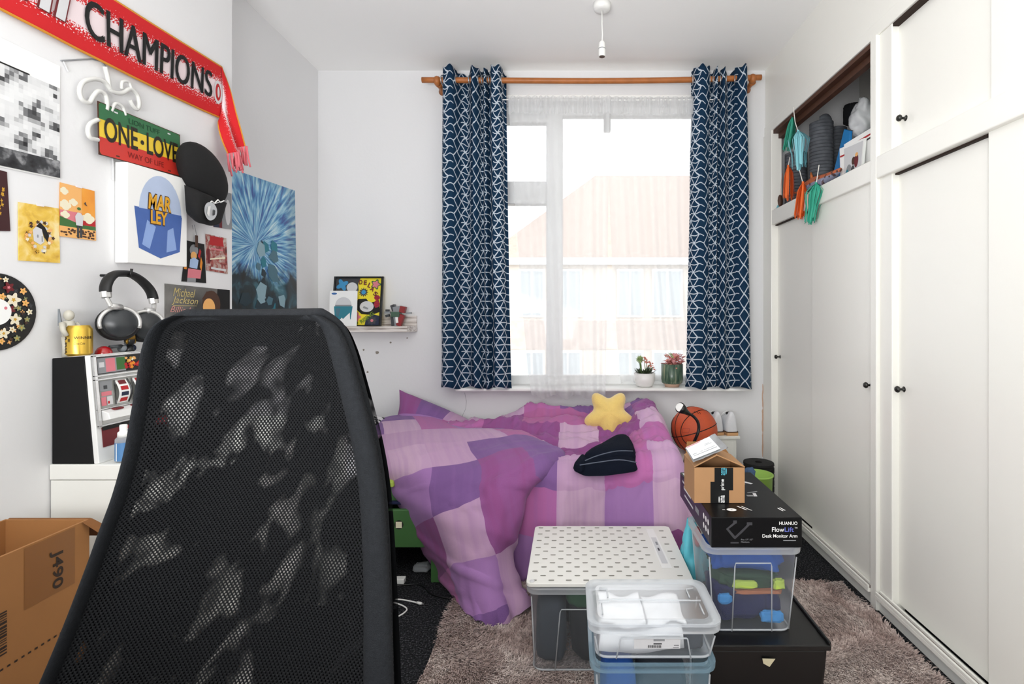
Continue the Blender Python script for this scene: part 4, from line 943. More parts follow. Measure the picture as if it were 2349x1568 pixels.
# parcel box with open flaps
mat('cardboard', '#ad8259', .8, noise_s=18, noise_a=.08); mat('cardboard_inner', '#8f6338', .85, noise_s=18, noise_a=.08); mat('tape_black', '#141516', .3); mat('tape_teal', '#55b0c4', .5)
ax0, ax1, ay0, ay1, az0, az1 = .381, .535, 1.60, 1.74, kz1 + .001, kz1 + .109
t = thing('parcel_box', 'small brown delivery carton with black tape and raised flaps on the black carton', 'box', ((ax0 + ax1) / 2, 1.67, az0))
b = MB(); w = .0035
b.box(ax0, ax1, ay0, ay0 + w, az0, az1).box(ax0, ax1, ay1 - w, ay1, az0, az1).box(ax0, ax0 + w, ay0 + w, ay1 - w, az0, az1).box(ax1 - w, ax1, ay0 + w, ay1 - w, az0, az1).box(ax0 + w, ax1 - w, ay0 + w, ay1 - w, az0, az0 + w)
b.build('carton', 'cardboard', t)
xm = (ax0 + ax1) / 2
for xa, xb, zb, nm in ((ax0, xm - .008, az1 + .036, 'flap'), (ax1, xm - .012, az1 + .038, 'flap')):
    dx = xb - xa; n_ = Vector((-(zb - az1), 0, dx)).normalized() * w * (1 if dx > 0 else -1)
    b = MB(); q = [Vector((xa, ay0, az1)), Vector((xb, ay0, zb)), Vector((xb, ay1, zb)), Vector((xa, ay1, az1))]
    b.prism(q, n_); b.build(nm, 'cardboard', t, bevel=.0008)
b = MB().prism([(ax0 + .004, ay1, az1), (ax1 - .004, ay1, az1), (ax1 - .02, ay1 + .05, az1 + .03), (ax0 + .02, ay1 + .05, az1 + .03)], (0, 0, w)); b.build('flap', 'cardboard_inner', t)
ac = quad_chart((ax0, ay0, az0), (ax1, ay0, az0), (ax1, ay0, az1), (ax0, ay0, az1))
tp = prints(ac, [('tape_black', [(.32, 0), (.69, 0), (.69, .36), (.77, .36), (.77, 1), (.40, 1), (.40, .60), (.32, .60)])], t, 'black_tape', lift=.0005)
letters(ac, 'ama', (.53, .79, .61, 1.0), 'tape_teal', t, 1, bold=.01); letters(ac, 'prime', (.52, .37, .61, .68), 'white_matte', t, 1, bold=.01); letters(ac, 'ama', (.52, .01, .60, .22), 'white_matte', t, 1, bold=.01)
prints(ac, [('tape_teal', ell(.63, .90, .012, .09)), ('white_matte', ell(.49, .10, .010, .09))], t, 'tape_mark', lift=.0012)
# silver mailer lying over the flap
mat('mailer_grey', '#9b9c9e', .35, .3); mat('mailer_label', '#e9ecef', .5)
t = thing('mailing_pouch', 'grey plastic mailing pouch with a white address label on the parcel box flap', 'parcel', (xm, 1.67, az1 + .03))
A_, B_ = Vector((ax0 - .002, ay0 - .004, az1 + .012)), Vector((xm + .03, ay0 + .004, az1 + .054))
C_, D_ = B_ + Vector((-.012, .105, .02)), A_ + Vector((-.004, .10, .018))
ch = quad_chart(A_, B_, C_, D_)
b = MB()
for sgn in (1, -1):
    b.grid(lambda a, c, s_=sgn: ch(a, c, .006 + s_ * .005 * (math.sin(PI * a) * math.sin(PI * c)) ** .5 + .0015 * nz(a * 6, c * 6)), 18, 12)
b.build('pouch', 'mailer_grey', t, smooth=True)
lb_ = quad_chart(ch(.03, .06, .0125), ch(.80, .04, .0125), ch(.78, .88, .0125), ch(.02, .90, .0125)); panel(lb_, 'mailer_label', t, 'address_label', .0015)
prints(lb_, [('grey_ink', rect(.08, .16, .95, .19)), ('grey_ink', rect(.08, .28, .45, .31)), ('grey_ink', rect(.5, .28, .92, .30)), ('pink_ink', rect(.02, .92, .6, .97)), ('grey_ink', rect(.6, .55, .9, .57)), ('grey_ink', rect(.6, .62, .82, .64))], t)
# turquoise bag squeezed between bin and boxes
mat('turquoise', '#58b8c8', .55, noise_s=20, noise_a=.15)
t = thing('turquoise_bag', 'crumpled turquoise bag with a red emblem behind the tall clear box', 'bag', (.44, 1.86, cz))
c_ = Vector((.438, 1.84, cz - .004)); b = MB()
def tb(a, q):
    th = a * 2 * PI; h = q
    r = .044 * (1.12 - .85 * h ** 1.6) * (1 + .25 * math.sin(3 * th + 5 * h) + .25 * nz(math.cos(th) * 2, math.sin(th) * 2, h * 4))
    return (max(c_.x + r * math.cos(th) - .010 * h, .394), c_.y + r * 1.1 * math.sin(th), c_.z + .195 * h)
b.grid(tb, 48, 26).build('bag', 'turquoise', t, smooth=True, solid=.001)
p = Vector((.438, 1.788, c_.z + .150)); ch = quad_chart(p + Vector((-.016, 0, -.034)), p + Vector((.016, .0, -.034)), p + Vector((.014, .018, .032)), p + Vector((-.012, .018, .032)))
prints(ch, [('dark_red_ink', ell(.5, .5, .5, .5)), ('red', ell(.5, .5, .4, .42)), ('pink_ink', [(.3, .6), (.5, .4), (.7, .65), (.5, .55)])], t, 'emblem', lift=.001)
dk = lump('dark_bag', (.46, 2.05, .045), (.04, .05, .035), 'cloth_black', None, 4.4, .3); tag(dk, 'black cloth bundle on the floor between the bed and the black crate', 'cloth')

# ------------------------------------------------------------------ beyond the bed end: ball, lamp, table, shoes, roller, bin
nb = NB('ball_orange'); pz_ = nb.coord('Object'); nn = nb.noise(pz_, 500, 1); vo = nb.n('TexVoronoi'); vo.inputs['Scale'].default_value = 260; nb.l(pz_, vo.inputs['Vector'])
nb.b.inputs['Base Color'].default_value = lin('#c4512a'); nb.b.inputs['Roughness'].default_value = .5; nb.bump(vo.outputs['Distance'], .35, .004)
bc = W(1592, 985, 2.82); BR = .1225
st = MB().box(.52, .78, 2.66, 2.94, 0, bc.z - BR).build('low_stand', 'white_laminate', bevel=.004); tag(st, 'low white cube stand under the basketball behind the parcel box', 'stand')
t = thing('basketball', 'orange basketball with black seams beside the foot of the bed', 'ball', (bc.x, bc.y, bc.z - BR))
MB().ball(bc, BR, 40, 24).build('ball', 'ball_orange', t, smooth=True)
Rm = Matrix.Rotation(math.radians(-14), 3, 'Y') @ Matrix.Rotation(math.radians(28), 3, 'Z') @ Matrix.Rotation(math.radians(-8), 3, 'X')
def seam(f): 
    MB().tube([bc + Rm @ (Vector(f(2 * PI * k / 48)).normalized() * (BR + .0002)) for k in range(48)], .0022, 6, closed=True).build('seam', 'black_matte', t, smooth=True)
seam(lambda a: (math.cos(a), math.sin(a), 0.0)); seam(lambda a: (math.cos(a), 0.0, math.sin(a)))
seam(lambda a: (math.sin(a) * .9, .72 + .0 * a, math.cos(a) * .62) if False else (math.sin(a), .55 + .25 * math.cos(2 * a), math.cos(a)))
seam(lambda a: (math.sin(a), -.55 - .25 * math.cos(2 * a), math.cos(a)))
fdir = (Vector((0, 0, CAM_H)) - bc).normalized()
def on_ball(px, py):
    d = (W(px, py, 1.0) - Vector((0, 0, CAM_H))).normalized(); o = Vector((0, 0, CAM_H)) - bc; bq = o.dot(d); k = bq * bq - o.dot(o) + (BR + .001) ** 2
    return Vector((0, 0, CAM_H)) + d * (-bq - math.sqrt(max(k, 0)))
MB().tube([on_ball(x, y) for x, y in ((1567, 982), (1582, 982), (1580, 992), (1565, 992))], .0008, 4, closed=True).build('stamp', 'dark_red_ink', t)
MB().tube([on_ball(x, y) for x, y in ((1592, 943), (1597, 946), (1598, 943), (1602, 948), (1605, 945), (1607, 949))], .0014, 4).build('stamp', 'black_matte', t)
# gooseneck lamp
lp = thing('clip_lamp', 'black gooseneck reading lamp with a white face in front of the basketball', 'lamp', W(1575, 1040, 2.62))
P_ = [(1576, 1042, 2.64), (1586, 1025, 2.62), (1598, 1000, 2.60), (1603, 982, 2.60), (1600, 966, 2.60), (1590, 954, 2.60), (1580, 948, 2.60)]
MB().tube(curve([W(*p) for p in P_], 30), .0075, 10).build('gooseneck', 'black_plastic', lp, smooth=True)
h1, h0 = W(1561, 935, 2.57), W(1582, 950, 2.60); ax = (h1 - h0).normalized(); fd = (ax + Vector((0, -.9, .1))).normalized()
MB().tube([h0, h0.lerp(h1, .4), h0.lerp(h1, .8), h1 + fd * .008], [.009, .014, .023, .026], 20).build('lamp_head', 'black_plastic', lp, smooth=True)
MB().lathe(h1 + fd * .008, [(.021, 0), (.021, .003), (.001, .004)], 20, fd).build('diffuser', 'white_plastic', lp)
b = MB().cyl(W(1576, 1060, 2.64), W(1576, 1040, 2.64), .02, .012, 14); b.build('clip', 'black_plastic', lp)
# white bedside table with trainers
tz = .452
t = thing('bedside_table', 'small white bedside table in the corner by the wardrobe', 'table', (.83, 3.07, 0))
MB().box(.68, .962, 2.95, 3.18, tz - .016, tz).build('table_top', 'white_laminate', t, bevel=.003); MB().box(.69, .945, 2.965, 3.175, 0, tz - .016).build('cabinet', 'white_laminate', t, bevel=.003)
MB().box(.70, .93, 2.958, 2.965, .28, tz - .03).build('drawer_front', 'white_laminate', t, bevel=.002)
mat('shoe_white', '#dfe1e4', .6, noise_s=60, noise_a=.05); mat('shoe_sole', '#c79a6c', .6); mat('shoe_inside', '#2a2a2c', .9)
def shoe(label, x, y, yaw):
    t = thing('trainer', label, 'shoe', (x, y, tz), 'white trainers on the bedside table')
    Rz = Matrix.Rotation(yaw, 3, 'Z')
    def X(px, py, pz): return Vector((x, y, tz)) + Rz @ Vector((px * .95, py, pz * 1.22))
    # heel towards the camera (-y), toe towards the wall
    def ring(yy, w, h, zb): return [(w * math.cos(a), yy, zb + h * max(0, math.sin(a))) for a in [PI * k / 12 for k in range(13)]]
    secs = [(-.085, .020, .085, .012), (-.080, .034, .100, .012), (-.05, .038, .098, .012), (-.02, .038, .085, .012), (.02, .040, .075, .012), (.06, .042, .055, .012), (.085, .036, .040, .012), (.098, .018, .022, .012)]
    b = MB(); vs = []; fs = []
    for s_ in secs: vs += [X(*p) for p in ring(*s_)]
    for i in range(len(secs) - 1):
        for k in range(12): fs.append((i * 13 + k, i * 13 + k + 1, (i + 1) * 13 + k + 1, (i + 1) * 13 + k))
    fs += [tuple(range(13))[::-1], tuple(range((len(secs) - 1) * 13, len(secs) * 13))]
    b.add(vs, fs); b.build('upper', 'shoe_white', t, smooth=True, sub=1)
    out = [X((.04 if abs(yy) < .07 else .034) * s_ * (1 if abs(yy) < .09 else .6), yy, 0) for s_, ys in ((1, (-.088, -.06, 0, .06, .1)), (-1, (.1, .06, 0, -.06, -.088))) for yy in ys]
    MB().prism(out, (0, 0, .018)).build('sole', 'shoe_sole', t, bevel=.003)
    MB().prism([p + Vector((0, 0, .0185)) for p in out], (0, 0, .004)).build('sole_stripe', 'brown_ink', t)
    MB().ball(X(0, -.036, .0955), (.020, .030, .010), 14, 8, Rz).build('opening', 'shoe_inside', t, smooth=True)
    b = MB()
    for k in range(4): b.tube([X(-.026, .0 + k * .016, .092 - k * .008), X(0, .002 + k * .016, .102 - k * .008), X(.026, .0 + k * .016, .092 - k * .008)], .0028, 6)
    b.build('laces', 'white_matte', t, smooth=True)
shoe('white trainer on the bedside table, the one beside the wall gap', .918, 3.055, .08); shoe('white trainer on the bedside table, partly behind the basketball', .835, 3.06, .14)
# foam roller, green bin
nb = NB('foam_black'); nb.b.inputs['Base Color'].default_value = lin('#101112'); nb.b.inputs['Roughness'].default_value = .8; nb.bump(nb.noise(nb.coord('Object'), 200, 2), .3, .004)
rc = W(1740, 1060, 2.96); 
t = thing('foam_roller', 'upright black foam roller against the wardrobe corner', 'foam roller', (rc.x, rc.y, 0))
prof = [(.075, 0)]
for k in range(8): z = .01 + k * .035; prof += [(.084, z), (.084, z + .024), (.079, z + .027), (.079, z + .033)]
prof += [(.084, .295), (.082, .306), (.02, .306), (.018, .27)]
MB().lathe((rc.x, rc.y, 0), prof, 36).build('roller', 'foam_black', t, autosmooth=30)
for k in range(5):
    a = k * 1.256; MB().lathe((rc.x + .05 * math.cos(a), rc.y + .05 * math.sin(a), .3062), [(.009, 0), (.009, .0006)], 12).build('hole', 'black_matte', t)
mat('lime_bin', '#9ec95a', .45); gcx, gcy = .935, 2.62
t = thing('waste_bin', 'lime green plastic bin behind the black carton', 'bin', (gcx, gcy, 0))
MB().lathe((gcx, gcy, 0), [(.066, 0), (.076, .335), (.081, .338), (.081, .345), (.075, .345), (.064, .012)], 32).build('bin', 'lime_bin', t, smooth=True)
o = lump('blue_rag', (gcx - .045, gcy - .03, .345), (.022, .02, .03), mat('cloth_denim', '#4a6688', .9, noise_s=30, noise_a=.2), None, 3.0, .4); tag(o, 'faded blue rag hanging over the rim of the lime bin', 'cloth')

# ------------------------------------------------------------------ shag rug
nb = NB('rug'); u = nb.noise(nb.coord('Object'), 8, 4, .6); u2 = nb.ramp(nb.noise(nb.coord('Object'), 70, 3), [(0.42, (1, 1, 1, 1)), (0.56, (0, 0, 0, 1))])
c = nb.ramp(u, [(0.35, lin('#a08a82')), (0.5, lin('#c4b0a8')), (0.65, lin('#dccdc5'))]); nb.l(nb.mix(nb.math('MULTIPLY', u2, .5), c, lin('#6a5650')), nb.b.inputs['Base Color']); nb.b.inputs['Roughness'].default_value = .95; nb.b.inputs['Sheen Weight'].default_value = .3
rg = thing('rug', 'taupe shaggy rug on the dark carpet under the boxes', 'rug', (.33, 1.2, 0))
rx0, rx1, ry0, ry1 = -0.462, 1.150, 0.78, 2.205
MB().box(rx0, rx1, ry0, ry1, 0.0005, .012).build('backing', 'rug', rg)
rng = np.random.default_rng(3); N = 70000
X = rng.uniform(rx0, rx1, N); Y = ry1 - (ry1 - 1.25) * rng.uniform(0, 1, N)
ang = np.array([nz(x * 3.5, y * 3.5, 1) * 5 for x, y in zip(X, Y)]) + rng.uniform(-.9, .9, N)
L = rng.uniform(.014, .028, N); lean = rng.uniform(.5, 1.0, N); wd = rng.uniform(.0012, .0022, N)
dx, dy = np.cos(ang), np.sin(ang)
v0 = np.stack([X - dy * wd, Y + dx * wd, np.full(N, .010)], 1); v1 = np.stack([X + dy * wd, Y - dx * wd, np.full(N, .010)], 1)
mx_, my_ = X + dx * L * lean * .45, Y + dy * L * lean * .45; mz = .010 + L * .55
v2 = np.stack([mx_ + dy * wd, my_ - dx * wd, mz], 1); v3 = np.stack([mx_ - dy * wd, my_ + dx * wd, mz], 1)
v4 = np.stack([X + dx * L * lean, Y + dy * L * lean, .010 + L * .62], 1)
V = np.stack([v0, v1, v2, v3, v4], 1).reshape(-1, 3)
idx = np.arange(N) * 5
me = bpy.data.meshes.new('pile'); 
faces = [(i, i + 1, i + 2, i + 3) for i in idx.tolist()] + [(i + 3, i + 2, i + 4) for i in idx.tolist()]
me.from_pydata(V.tolist(), [], faces); me.materials.append(MATS['rug']); o = bpy.data.objects.new('pile', me); COL.objects.link(o); adopt(o, rg); o['kind'] = 'stuff'
# ------------------------------------------------------------------ left wall: prints, sign, canvas, cap
def lwchart(tl, tr, br, bl, off=.003, X=None):
    return quad_chart(LW(*bl, off, X), LW(*br, off, X), LW(*tr, off, X), LW(*tl, off, X))
mat('paper_edge', '#e6e4df', .7); mat('blu_tack', '#e9e6ea', .7)
def wall_print(label, corners, base, shapes, name='wall_print', X=None, th=.0012, cat='print', tack=True):
    ch = lwchart(*corners, X=X); c = ch(.5, 0)
    t = thing(name, label, cat, c)
    panel(ch, base, t, 'sheet', th)
    if shapes: prints(ch, shapes, t)
    if tack:
        tk = quad_chart(ch(.42, .985, .0022), ch(.60, .985, .0022), ch(.60, 1.02, .0022), ch(.42, 1.02, .0022)); panel(tk, 'blu_tack', t, 'sticky_tack', .0012)
    return t, ch
def noise_mat(name, stops, scale, detail=4, dist=0.0, rough=.55, cell=0, stretch=(1, 1, 1)):
    nb = NB(name); co = nb.coord('Object')
    if stretch != (1, 1, 1):
        x, y, z = nb.sep(co); co = nb.comb(nb.math('MULTIPLY', x, float(stretch[0])), nb.math('MULTIPLY', y, float(stretch[1])), nb.math('MULTIPLY', z, float(stretch[2])))
    if cell:
        sn = nb.n('VectorMath', operation='SNAP'); nb.l(co, sn.inputs[0]); sn.inputs[1].default_value = (cell, cell, cell)
        f = nb.noise(sn.outputs[0], scale, 2)
    else: f = nb.noise(co, scale, detail, dist)
    nb.l(nb.ramp(f, [(p, lin(c)) for p, c in stops], 'LINEAR'), nb.b.inputs['Base Color']); nb.b.inputs['Roughness'].default_value = rough; return name
noise_mat('bw_blocks', [(0.30, '#1b1b1e'), (0.40, '#6f7072'), (0.46, '#d6d7d8'), (0.7, '#eceded')], 26, cell=.011)
noise_mat('bw_ground', [(0.35, '#141416'), (0.55, '#3c3d40'), (0.7, '#9a9b9d')], 30)
# large black-and-white print, top left
t, ch = wall_print('large black and white print with a white border at the top left', ((-60, 56), (138, 152), (138, 411), (-60, 370)), 'white_matte', [], 'poster', cat='poster', tack=False)
panel(quad_chart(ch(.0, .015, .0015), ch(.985, .015, .0015), ch(.985, .80, .0015), ch(.0, .80, .0015)), 'bw_blocks', t, 'picture', .001)
panel(quad_chart(ch(.0, .01, .0022), ch(.99, .01, .0022), ch(.99, .155, .0022), ch(.0, .155, .0022)), 'bw_ground', t, 'picture_ground', .0006)
prints(ch, [('black_matte', rect(0.0, .80, .6, .812))], t, 'picture_edge', lift=.002)
# maroon print with gold ornament
random.seed(11)
sh = [('gold_ink', flower(.42 + random.uniform(-.3, .42), .20 + .5 * random.random(), .05 * random.uniform(.6, 1.2), .035, 4, .6, random.random())) for k in range(34)]
mat('maroon', '#3a1518', .6); wall_print('dark maroon print with gold ornament at the left frame edge', ((-55, 376), (16, 394), (24, 530), (-50, 528)), 'maroon', sh, tack=False)
# yellow print
noise_mat('yellow_paint', [(0.3, '#c99a3c'), (0.5, '#e6bf4c'), (0.62, '#efd07a'), (0.75, '#f2dfa8')], 22, 5, 1.0)
sh = []
for k in range(46):
    a = random.uniform(0, 2 * PI); q = random.uniform(.24, .36); sh.append((random.choice(('peach_ink', 'cream_ink', 'brown_ink', 'pale_grey_ink', 'gold_ink')), flower(.5 + q * math.cos(a) * .95, .45 + q * math.sin(a) * .8, .05, .035, 5, .4, a)))
sh += [('black_matte', [(.40, .62), (.50, .70), (.62, .62), (.72, .48), (.68, .36), (.60, .44), (.54, .58)]), ('pale_grey_ink', [(.32, .55), (.40, .62), (.54, .58), (.60, .36), (.50, .30), (.34, .36)]), ('grey_ink', ell(.44, .45, .02, .03)), ('grey_ink', rect(.53, .36, .56, .46))]
wall_print('golden yellow print with a dark and pale centre above the round floral record', ((42, 463), (135, 478), (138, 603), (43, 597)), 'yellow_paint', sh)
# orange sunset print
noise_mat('orange_paint', [(0.3, '#de8a2c'), (0.5, '#ea9a34'), (0.7, '#f0b050')], 9)
def cloud(cx, cy, s): return [('cream_ink', ell(cx + dx * s, cy + dy * s, rr * s, rr * .7 * s, 14)) for dx, dy, rr in ((-.09, 0, .07), (0, .03, .09), (.09, 0, .07), (.02, -.02, .10))]
sh = [('peach_ink', rect(0, .45, .60, 1)), ('pink_ink', rect(0, .28, .60, .50)), ('red', rect(.60, .27, 1, .42)), ('green_ink', [(0, .20), (1, .18), (1, .28), (.6, .27), (0, .38)])]
sh += cloud(.1, .86, .8) + cloud(.13, .60, 1.1) + cloud(.36, .68, .8) + cloud(.14, .42, .8) + cloud(.78, .42, 1.2)
sh += [('peach_ink', rect(0, .0, 1, .20))]
for k in range(40): sh.append(('brown_ink', ell(random.random() * .92 + .04, .02 + .15 * random.random() ** 1.0, .035, .018, 10)))
sh += [('dark_grey_ink', rect(.45, .02, .51, .25)), ('dark_grey_ink', rect(.53, .02, .60, .25)), ('pale_grey_ink', [(.43, .25), (.61, .25), (.63, .44), (.55, .50), (.47, .50), (.40, .42)]), ('peach_ink', ell(.51, .54, .05, .04)), ('green_ink', ell(.51, .575, .055, .03)), ('dark_grey_ink', [(.66, .70), (.70, .74), (.72, .69), (.76, .66), (.70, .67)]), ('dark_grey_ink', [(.18, .88), (.26, .85), (.20, .87)])]
wall_print('orange sunset print with clouds and a standing figure beside the white canvas', ((138, 418), (217, 438), (220, 552), (136, 541)), 'orange_paint', sh)
# neon tube sign
mat('neon_tube', '#d6d6d2', .35)
t = thing('neon_sign', 'unlit white neon tube sign in a looping shape above the licence plate', 'sign', LW(250, 250))
def nt(P_, r=.0062, name='tube', m='neon_tube', off=.018): return MB().tube(curve([LW(x / 3.136, y / 3.136, off) for x, y in P_], 8 * len(P_)), r, 8).build(name, m, t, smooth=True)
nt([(755, 480), (775, 560), (790, 640), (830, 665), (880, 668), (935, 640), (985, 680), (1000, 745), (985, 785), (955, 760), (935, 720)])
nt([(790, 640), (750, 590), (680, 568), (600, 590), (572, 650), (590, 715), (640, 738), (672, 690), (710, 655), (755, 680), (770, 740), (765, 790)])
nt([(875, 640), (880, 590), (925, 590), (945, 640)], .0045); nt([(705, 860), (650, 890), (632, 940), (650, 990), (705, 1005)]); nt([(800, 800), (830, 745), (880, 770), (900, 830)], .005)
MB().tube([LW(x / 3.136, y / 3.136, .003) for x, y in ((440, 436), (560, 428), (660, 424), (730, 440), (760, 485))], .0022, 5).build('cable', 'grey_ink', t)
MB().tube([LW(x / 3.136, y / 3.136, .003) for x, y in ((455, 440), (490, 515))], .0018, 5).build('cable', 'pale_grey_ink', t)
MB().tube([LW(x / 3.136, y / 3.136, .004) for x, y in ((810, 1140), (812, 1200), (815, 1300))], .002, 5).build('cable', 'pale_grey_ink', t)
# licence-plate style sign
PT = lwchart((224, 231), (413, 309), (414, 405), (227, 354), off=.02)
t = thing('plate_sign', 'green, yellow and red metal licence-plate sign above the white canvas', 'sign', PT(.5, 0))
mat('plate_green', '#2f6b42', .4); mat('plate_yellow', '#e6c437', .4, noise_s=30, noise_a=.08); mat('plate_red', '#c9342a', .4); mat('plate_rust', '#4a2a1c', .6)
panel(PT, 'plate_rust', t, 'plate', .002)
def RR(a0, b0, a1, b1, r=.03, k=4):
    o = []
    for cx, cy, s_ in ((a1 - r, b1 - 2 * r, 0), (a0 + r, b1 - 2 * r, 1), (a0 + r, b0 + 2 * r, 2), (a1 - r, b0 + 2 * r, 3)):
        for i in range(k + 1): q = (s_ + i / k) * PI / 2; o.append((cx + r * math.cos(q), cy + 2 * r * math.sin(q)))
    return o
prints(PT, [('plate_yellow', RR(.008, .015, .992, .985)), ('plate_green', [(.008, .68), (.992, .68), (.992, .94), (.975, .985), (.025, .985), (.008, .94)]), ('plate_red', [(.008, .06), (.025, .015), (.975, .015), (.992, .06), (.992, .345), (.008, .345)])] + [('plate_rust', rect(a, c_, a + .04, c_ + .03)) for a, c_ in ((.18, .05), (.82, .05))] + [('pale_grey_ink', rect(a, c_, a + .04, c_ + .03)) for a, c_ in ((.17, .90), (.82, .90))], t, 'stripes')
mat('plate_ink', '#241f14', .5); mat('plate_green_ink', '#153f26', .5); mat('plate_red_ink', '#7a1a16', .5)
letters(PT, 'ONE', (.055, .29, .43, .76), 'plate_ink', t, bold=.02); letters(PT, 'LOVE', (.54, .29, .96, .76), 'plate_ink', t, bold=.02)
prints(PT, [('plate_ink', ell(.485, .50, .022, .048))], t, 'dot', lift=.0016)
letters(PT, 'LION TUFF', (.33, .80, .71, .91), 'plate_green_ink', t); letters(PT, 'WAY OF LIFE', (.31, .10, .76, .22), 'plate_red_ink', t)
# painted canvas: blue abstract shape with yellow word
t = thing('canvas', 'square white canvas with a blue painted shape and yellow word MARLEY', 'canvas', LW(345, 600))
CF = lwchart((292, 371), (429, 411), (429, 612), (292, 602), off=.040)
cb = [CF(0, 0), CF(1, 0), CF(1, 1), CF(0, 1)]
b = MB(); b.hexa([Vector((XL + .002, p.y, p.z)) for p in cb], cb); b.build('stretched_canvas', 'white_matte', t, bevel=.002)
mat('paint_blue', '#4a69ad', .6, noise_s=20, noise_a=.12); mat('paint_lightblue', '#8fabdf', .6, noise_s=20, noise_a=.08); mat('paint_pale', '#bac9e4', .6, noise_s=20, noise_a=.06); mat('paint_yellow', '#e0a52c', .55)
dome = ell(.53, .55, .36, .40, 16, 0, PI)
prints(CF, [('paint_blue', [(.10, .58)] + [(.17, .16), (.52, .07), (.86, .16), (.90, .55)]), ('paint_pale', dome), ('paint_lightblue', [(.22, .20), (.34, .16), (.44, .40), (.30, .46)]), ('paint_lightblue', [(.62, .14), (.80, .18), (.74, .42), (.64, .38)]), ('paint_blue', rect(.17, .52, .89, .57))], t, 'painted_shape', lift=.0005)
letters(CF, 'MAR', (.30, .57, .70, .75), 'paint_ink' if False else 'brown_ink', t, bold=.06, shear=.1, lift=.0020); letters(CF, 'LEY', (.34, .42, .64, .58), 'brown_ink', t, bold=.06, lift=.0020)
letters(CF, 'MAR', (.31, .58, .69, .74), 'paint_yellow', t, bold=.03, shear=.1, lift=.0026); letters(CF, 'LEY', (.35, .43, .63, .57), 'paint_yellow', t, bold=.03, lift=.0026)
# black cap hanging, brim down
mat('cap_black', '#0c0c0d', .9, noise_s=80, noise_a=.2, bump=.1, bump_s=300)
cc = LW(472, 408, .07); t = thing('cap', 'black baseball cap with a silver sticker hanging beside the canvas', 'cap', LW(472, 520))
crown_rot = Matrix.Rotation(math.radians(-38), 3, 'X')
MB().ball(LW(466, 400, .058), (.056, .125, .086), 32, 20, crown_rot).build('crown', 'cap_black', t, smooth=True)
def brim(a, b_):
    yt_, yb_ = 425 + 40 * a, 504 + 18 * a; rnd_ = (max(0, b_ - .7) / .3) ** 2
    px_ = (424 + 94 * a) * (1 - b_) + (431 + 70 * a) * b_ + (.5 - a) * 16 * rnd_
    return LW(px_, yt_ + (yb_ - yt_) * b_ - 10 * rnd_ * (abs(a - .5) * 2) ** 3, .05 + .045 * math.sin(PI * a) + .012 * math.sin(PI * b_))
MB().grid(brim, 24, 14).build('brim', 'cap_black', t, smooth=True, solid=.004)
mat('holo', '#d5d8da', .3, .2)
def skc(a, b_, h=0.0): q = brim(.40 + .36 * a, .86 - .62 * b_); q.x += .013 + h; return q
prints(skc, [('holo', ell(.5, .5, .5, .5, 28)), ('white_matte', [(.22, .3), (.42, .2), (.46, .8), (.26, .7)]), ('dark_grey_ink', [(.70, .3), (.86, .4), (.84, .62), (.70, .68)])], t, 'sticker')
pp = [LW(x, y, .105) for x, y in ((478, 468), (486, 461), (492, 466), (500, 458), (506, 464), (514, 460))]; MB().tube(pp, .0022, 5).build('script_embroidery', 'white_matte', t)
MB().tube([LW(x, y, .10) for x, y in ((480, 470), (495, 466), (512, 461))], .0016, 5).build('script_embroidery', 'white_matte', t)
# hanging key fob
t = thing('key_fob', 'dark key fob on a thin cord hanging below the cap', 'key fob', LW(450, 560))
MB().tube([LW(446, 515, .012), LW(449, 530, .012), LW(451, 540, .012)], .001, 4).build('cord', 'grey_ink', t); MB().tube([LW(441, 516, .012), LW(443, 526, .012)], .001, 4).build('cord', 'grey_ink', t)
p = LW(451, 548, .01); MB().box(p.x - .002, p.x + .002, p.y - .006, p.y + .006, p.z - .03, p.z + .014).build('fob', 'brown_ink', t, bevel=.002)
# small prints right of the canvas
noise_mat('red_collage', [(0.3, '#5a2a26'), (0.45, '#a04a44'), (0.6, '#b8a49a'), (0.75, '#d8ccc2')], 40, 5, 1.0)
wall_print('small grey and red collage print between the dark print and the blue poster', ((472, 536), (519, 546), (523, 628), (474, 620)), 'red_collage', [('red', [(.15, .72), (.85, .74), (.80, .98), (.2, .97)]), ('pink_ink', [(.2, .60), (.8, .62), (.8, .66), (.2, .64)]), ('cream_ink', [(.1, .30), (.9, .42), (.9, .46), (.1, .34)]), ('pale_grey_ink', rect(.2, .06, .9, .12)), ('dark_red_ink', rect(.04, .2, .16, .6))])
wall_print('dark print with red and grey halves partly behind the cap', ((489, 430), (531, 444), (532, 526), (490, 520)), 'dark_red_ink', [('grey_ink', [(.45, 0), (1, 0), (1, 1), (.45, 1)]), ('pale_grey_ink', ell(.78, .45, .15, .35)), ('red', rect(0, .55, .45, .9)), ('navy_ink', rect(0, 0, .3, .4))], tack=False)
sh = [('grey_ink', ell(.42, .80, .22, .14)), ('peach_ink', ell(.42, .66, .15, .10)), ('pale_blue_ink', [(.25, .36), (.60, .34), (.66, .56), (.45, .62), (.26, .56)]), ('pink_ink', [(.2, .10), (.75, .10), (.8, .32), (.2, .33)]), ('orange', [(.72, .40), (.80, .30), (.86, .52), (.78, .66)]), ('red', [(.62, .66), (.72, .60), (.80, .80), (.72, .86)]), ('grey_ink', rect(.2, 0, .55, .10)), ('orange', rect(.02, .30, .14, .36))]
wall_print('black print with a bright blurred figure below the cap', ((428, 551), (469, 560), (473, 649), (417, 645)), 'black_matte', sh, tack=False)
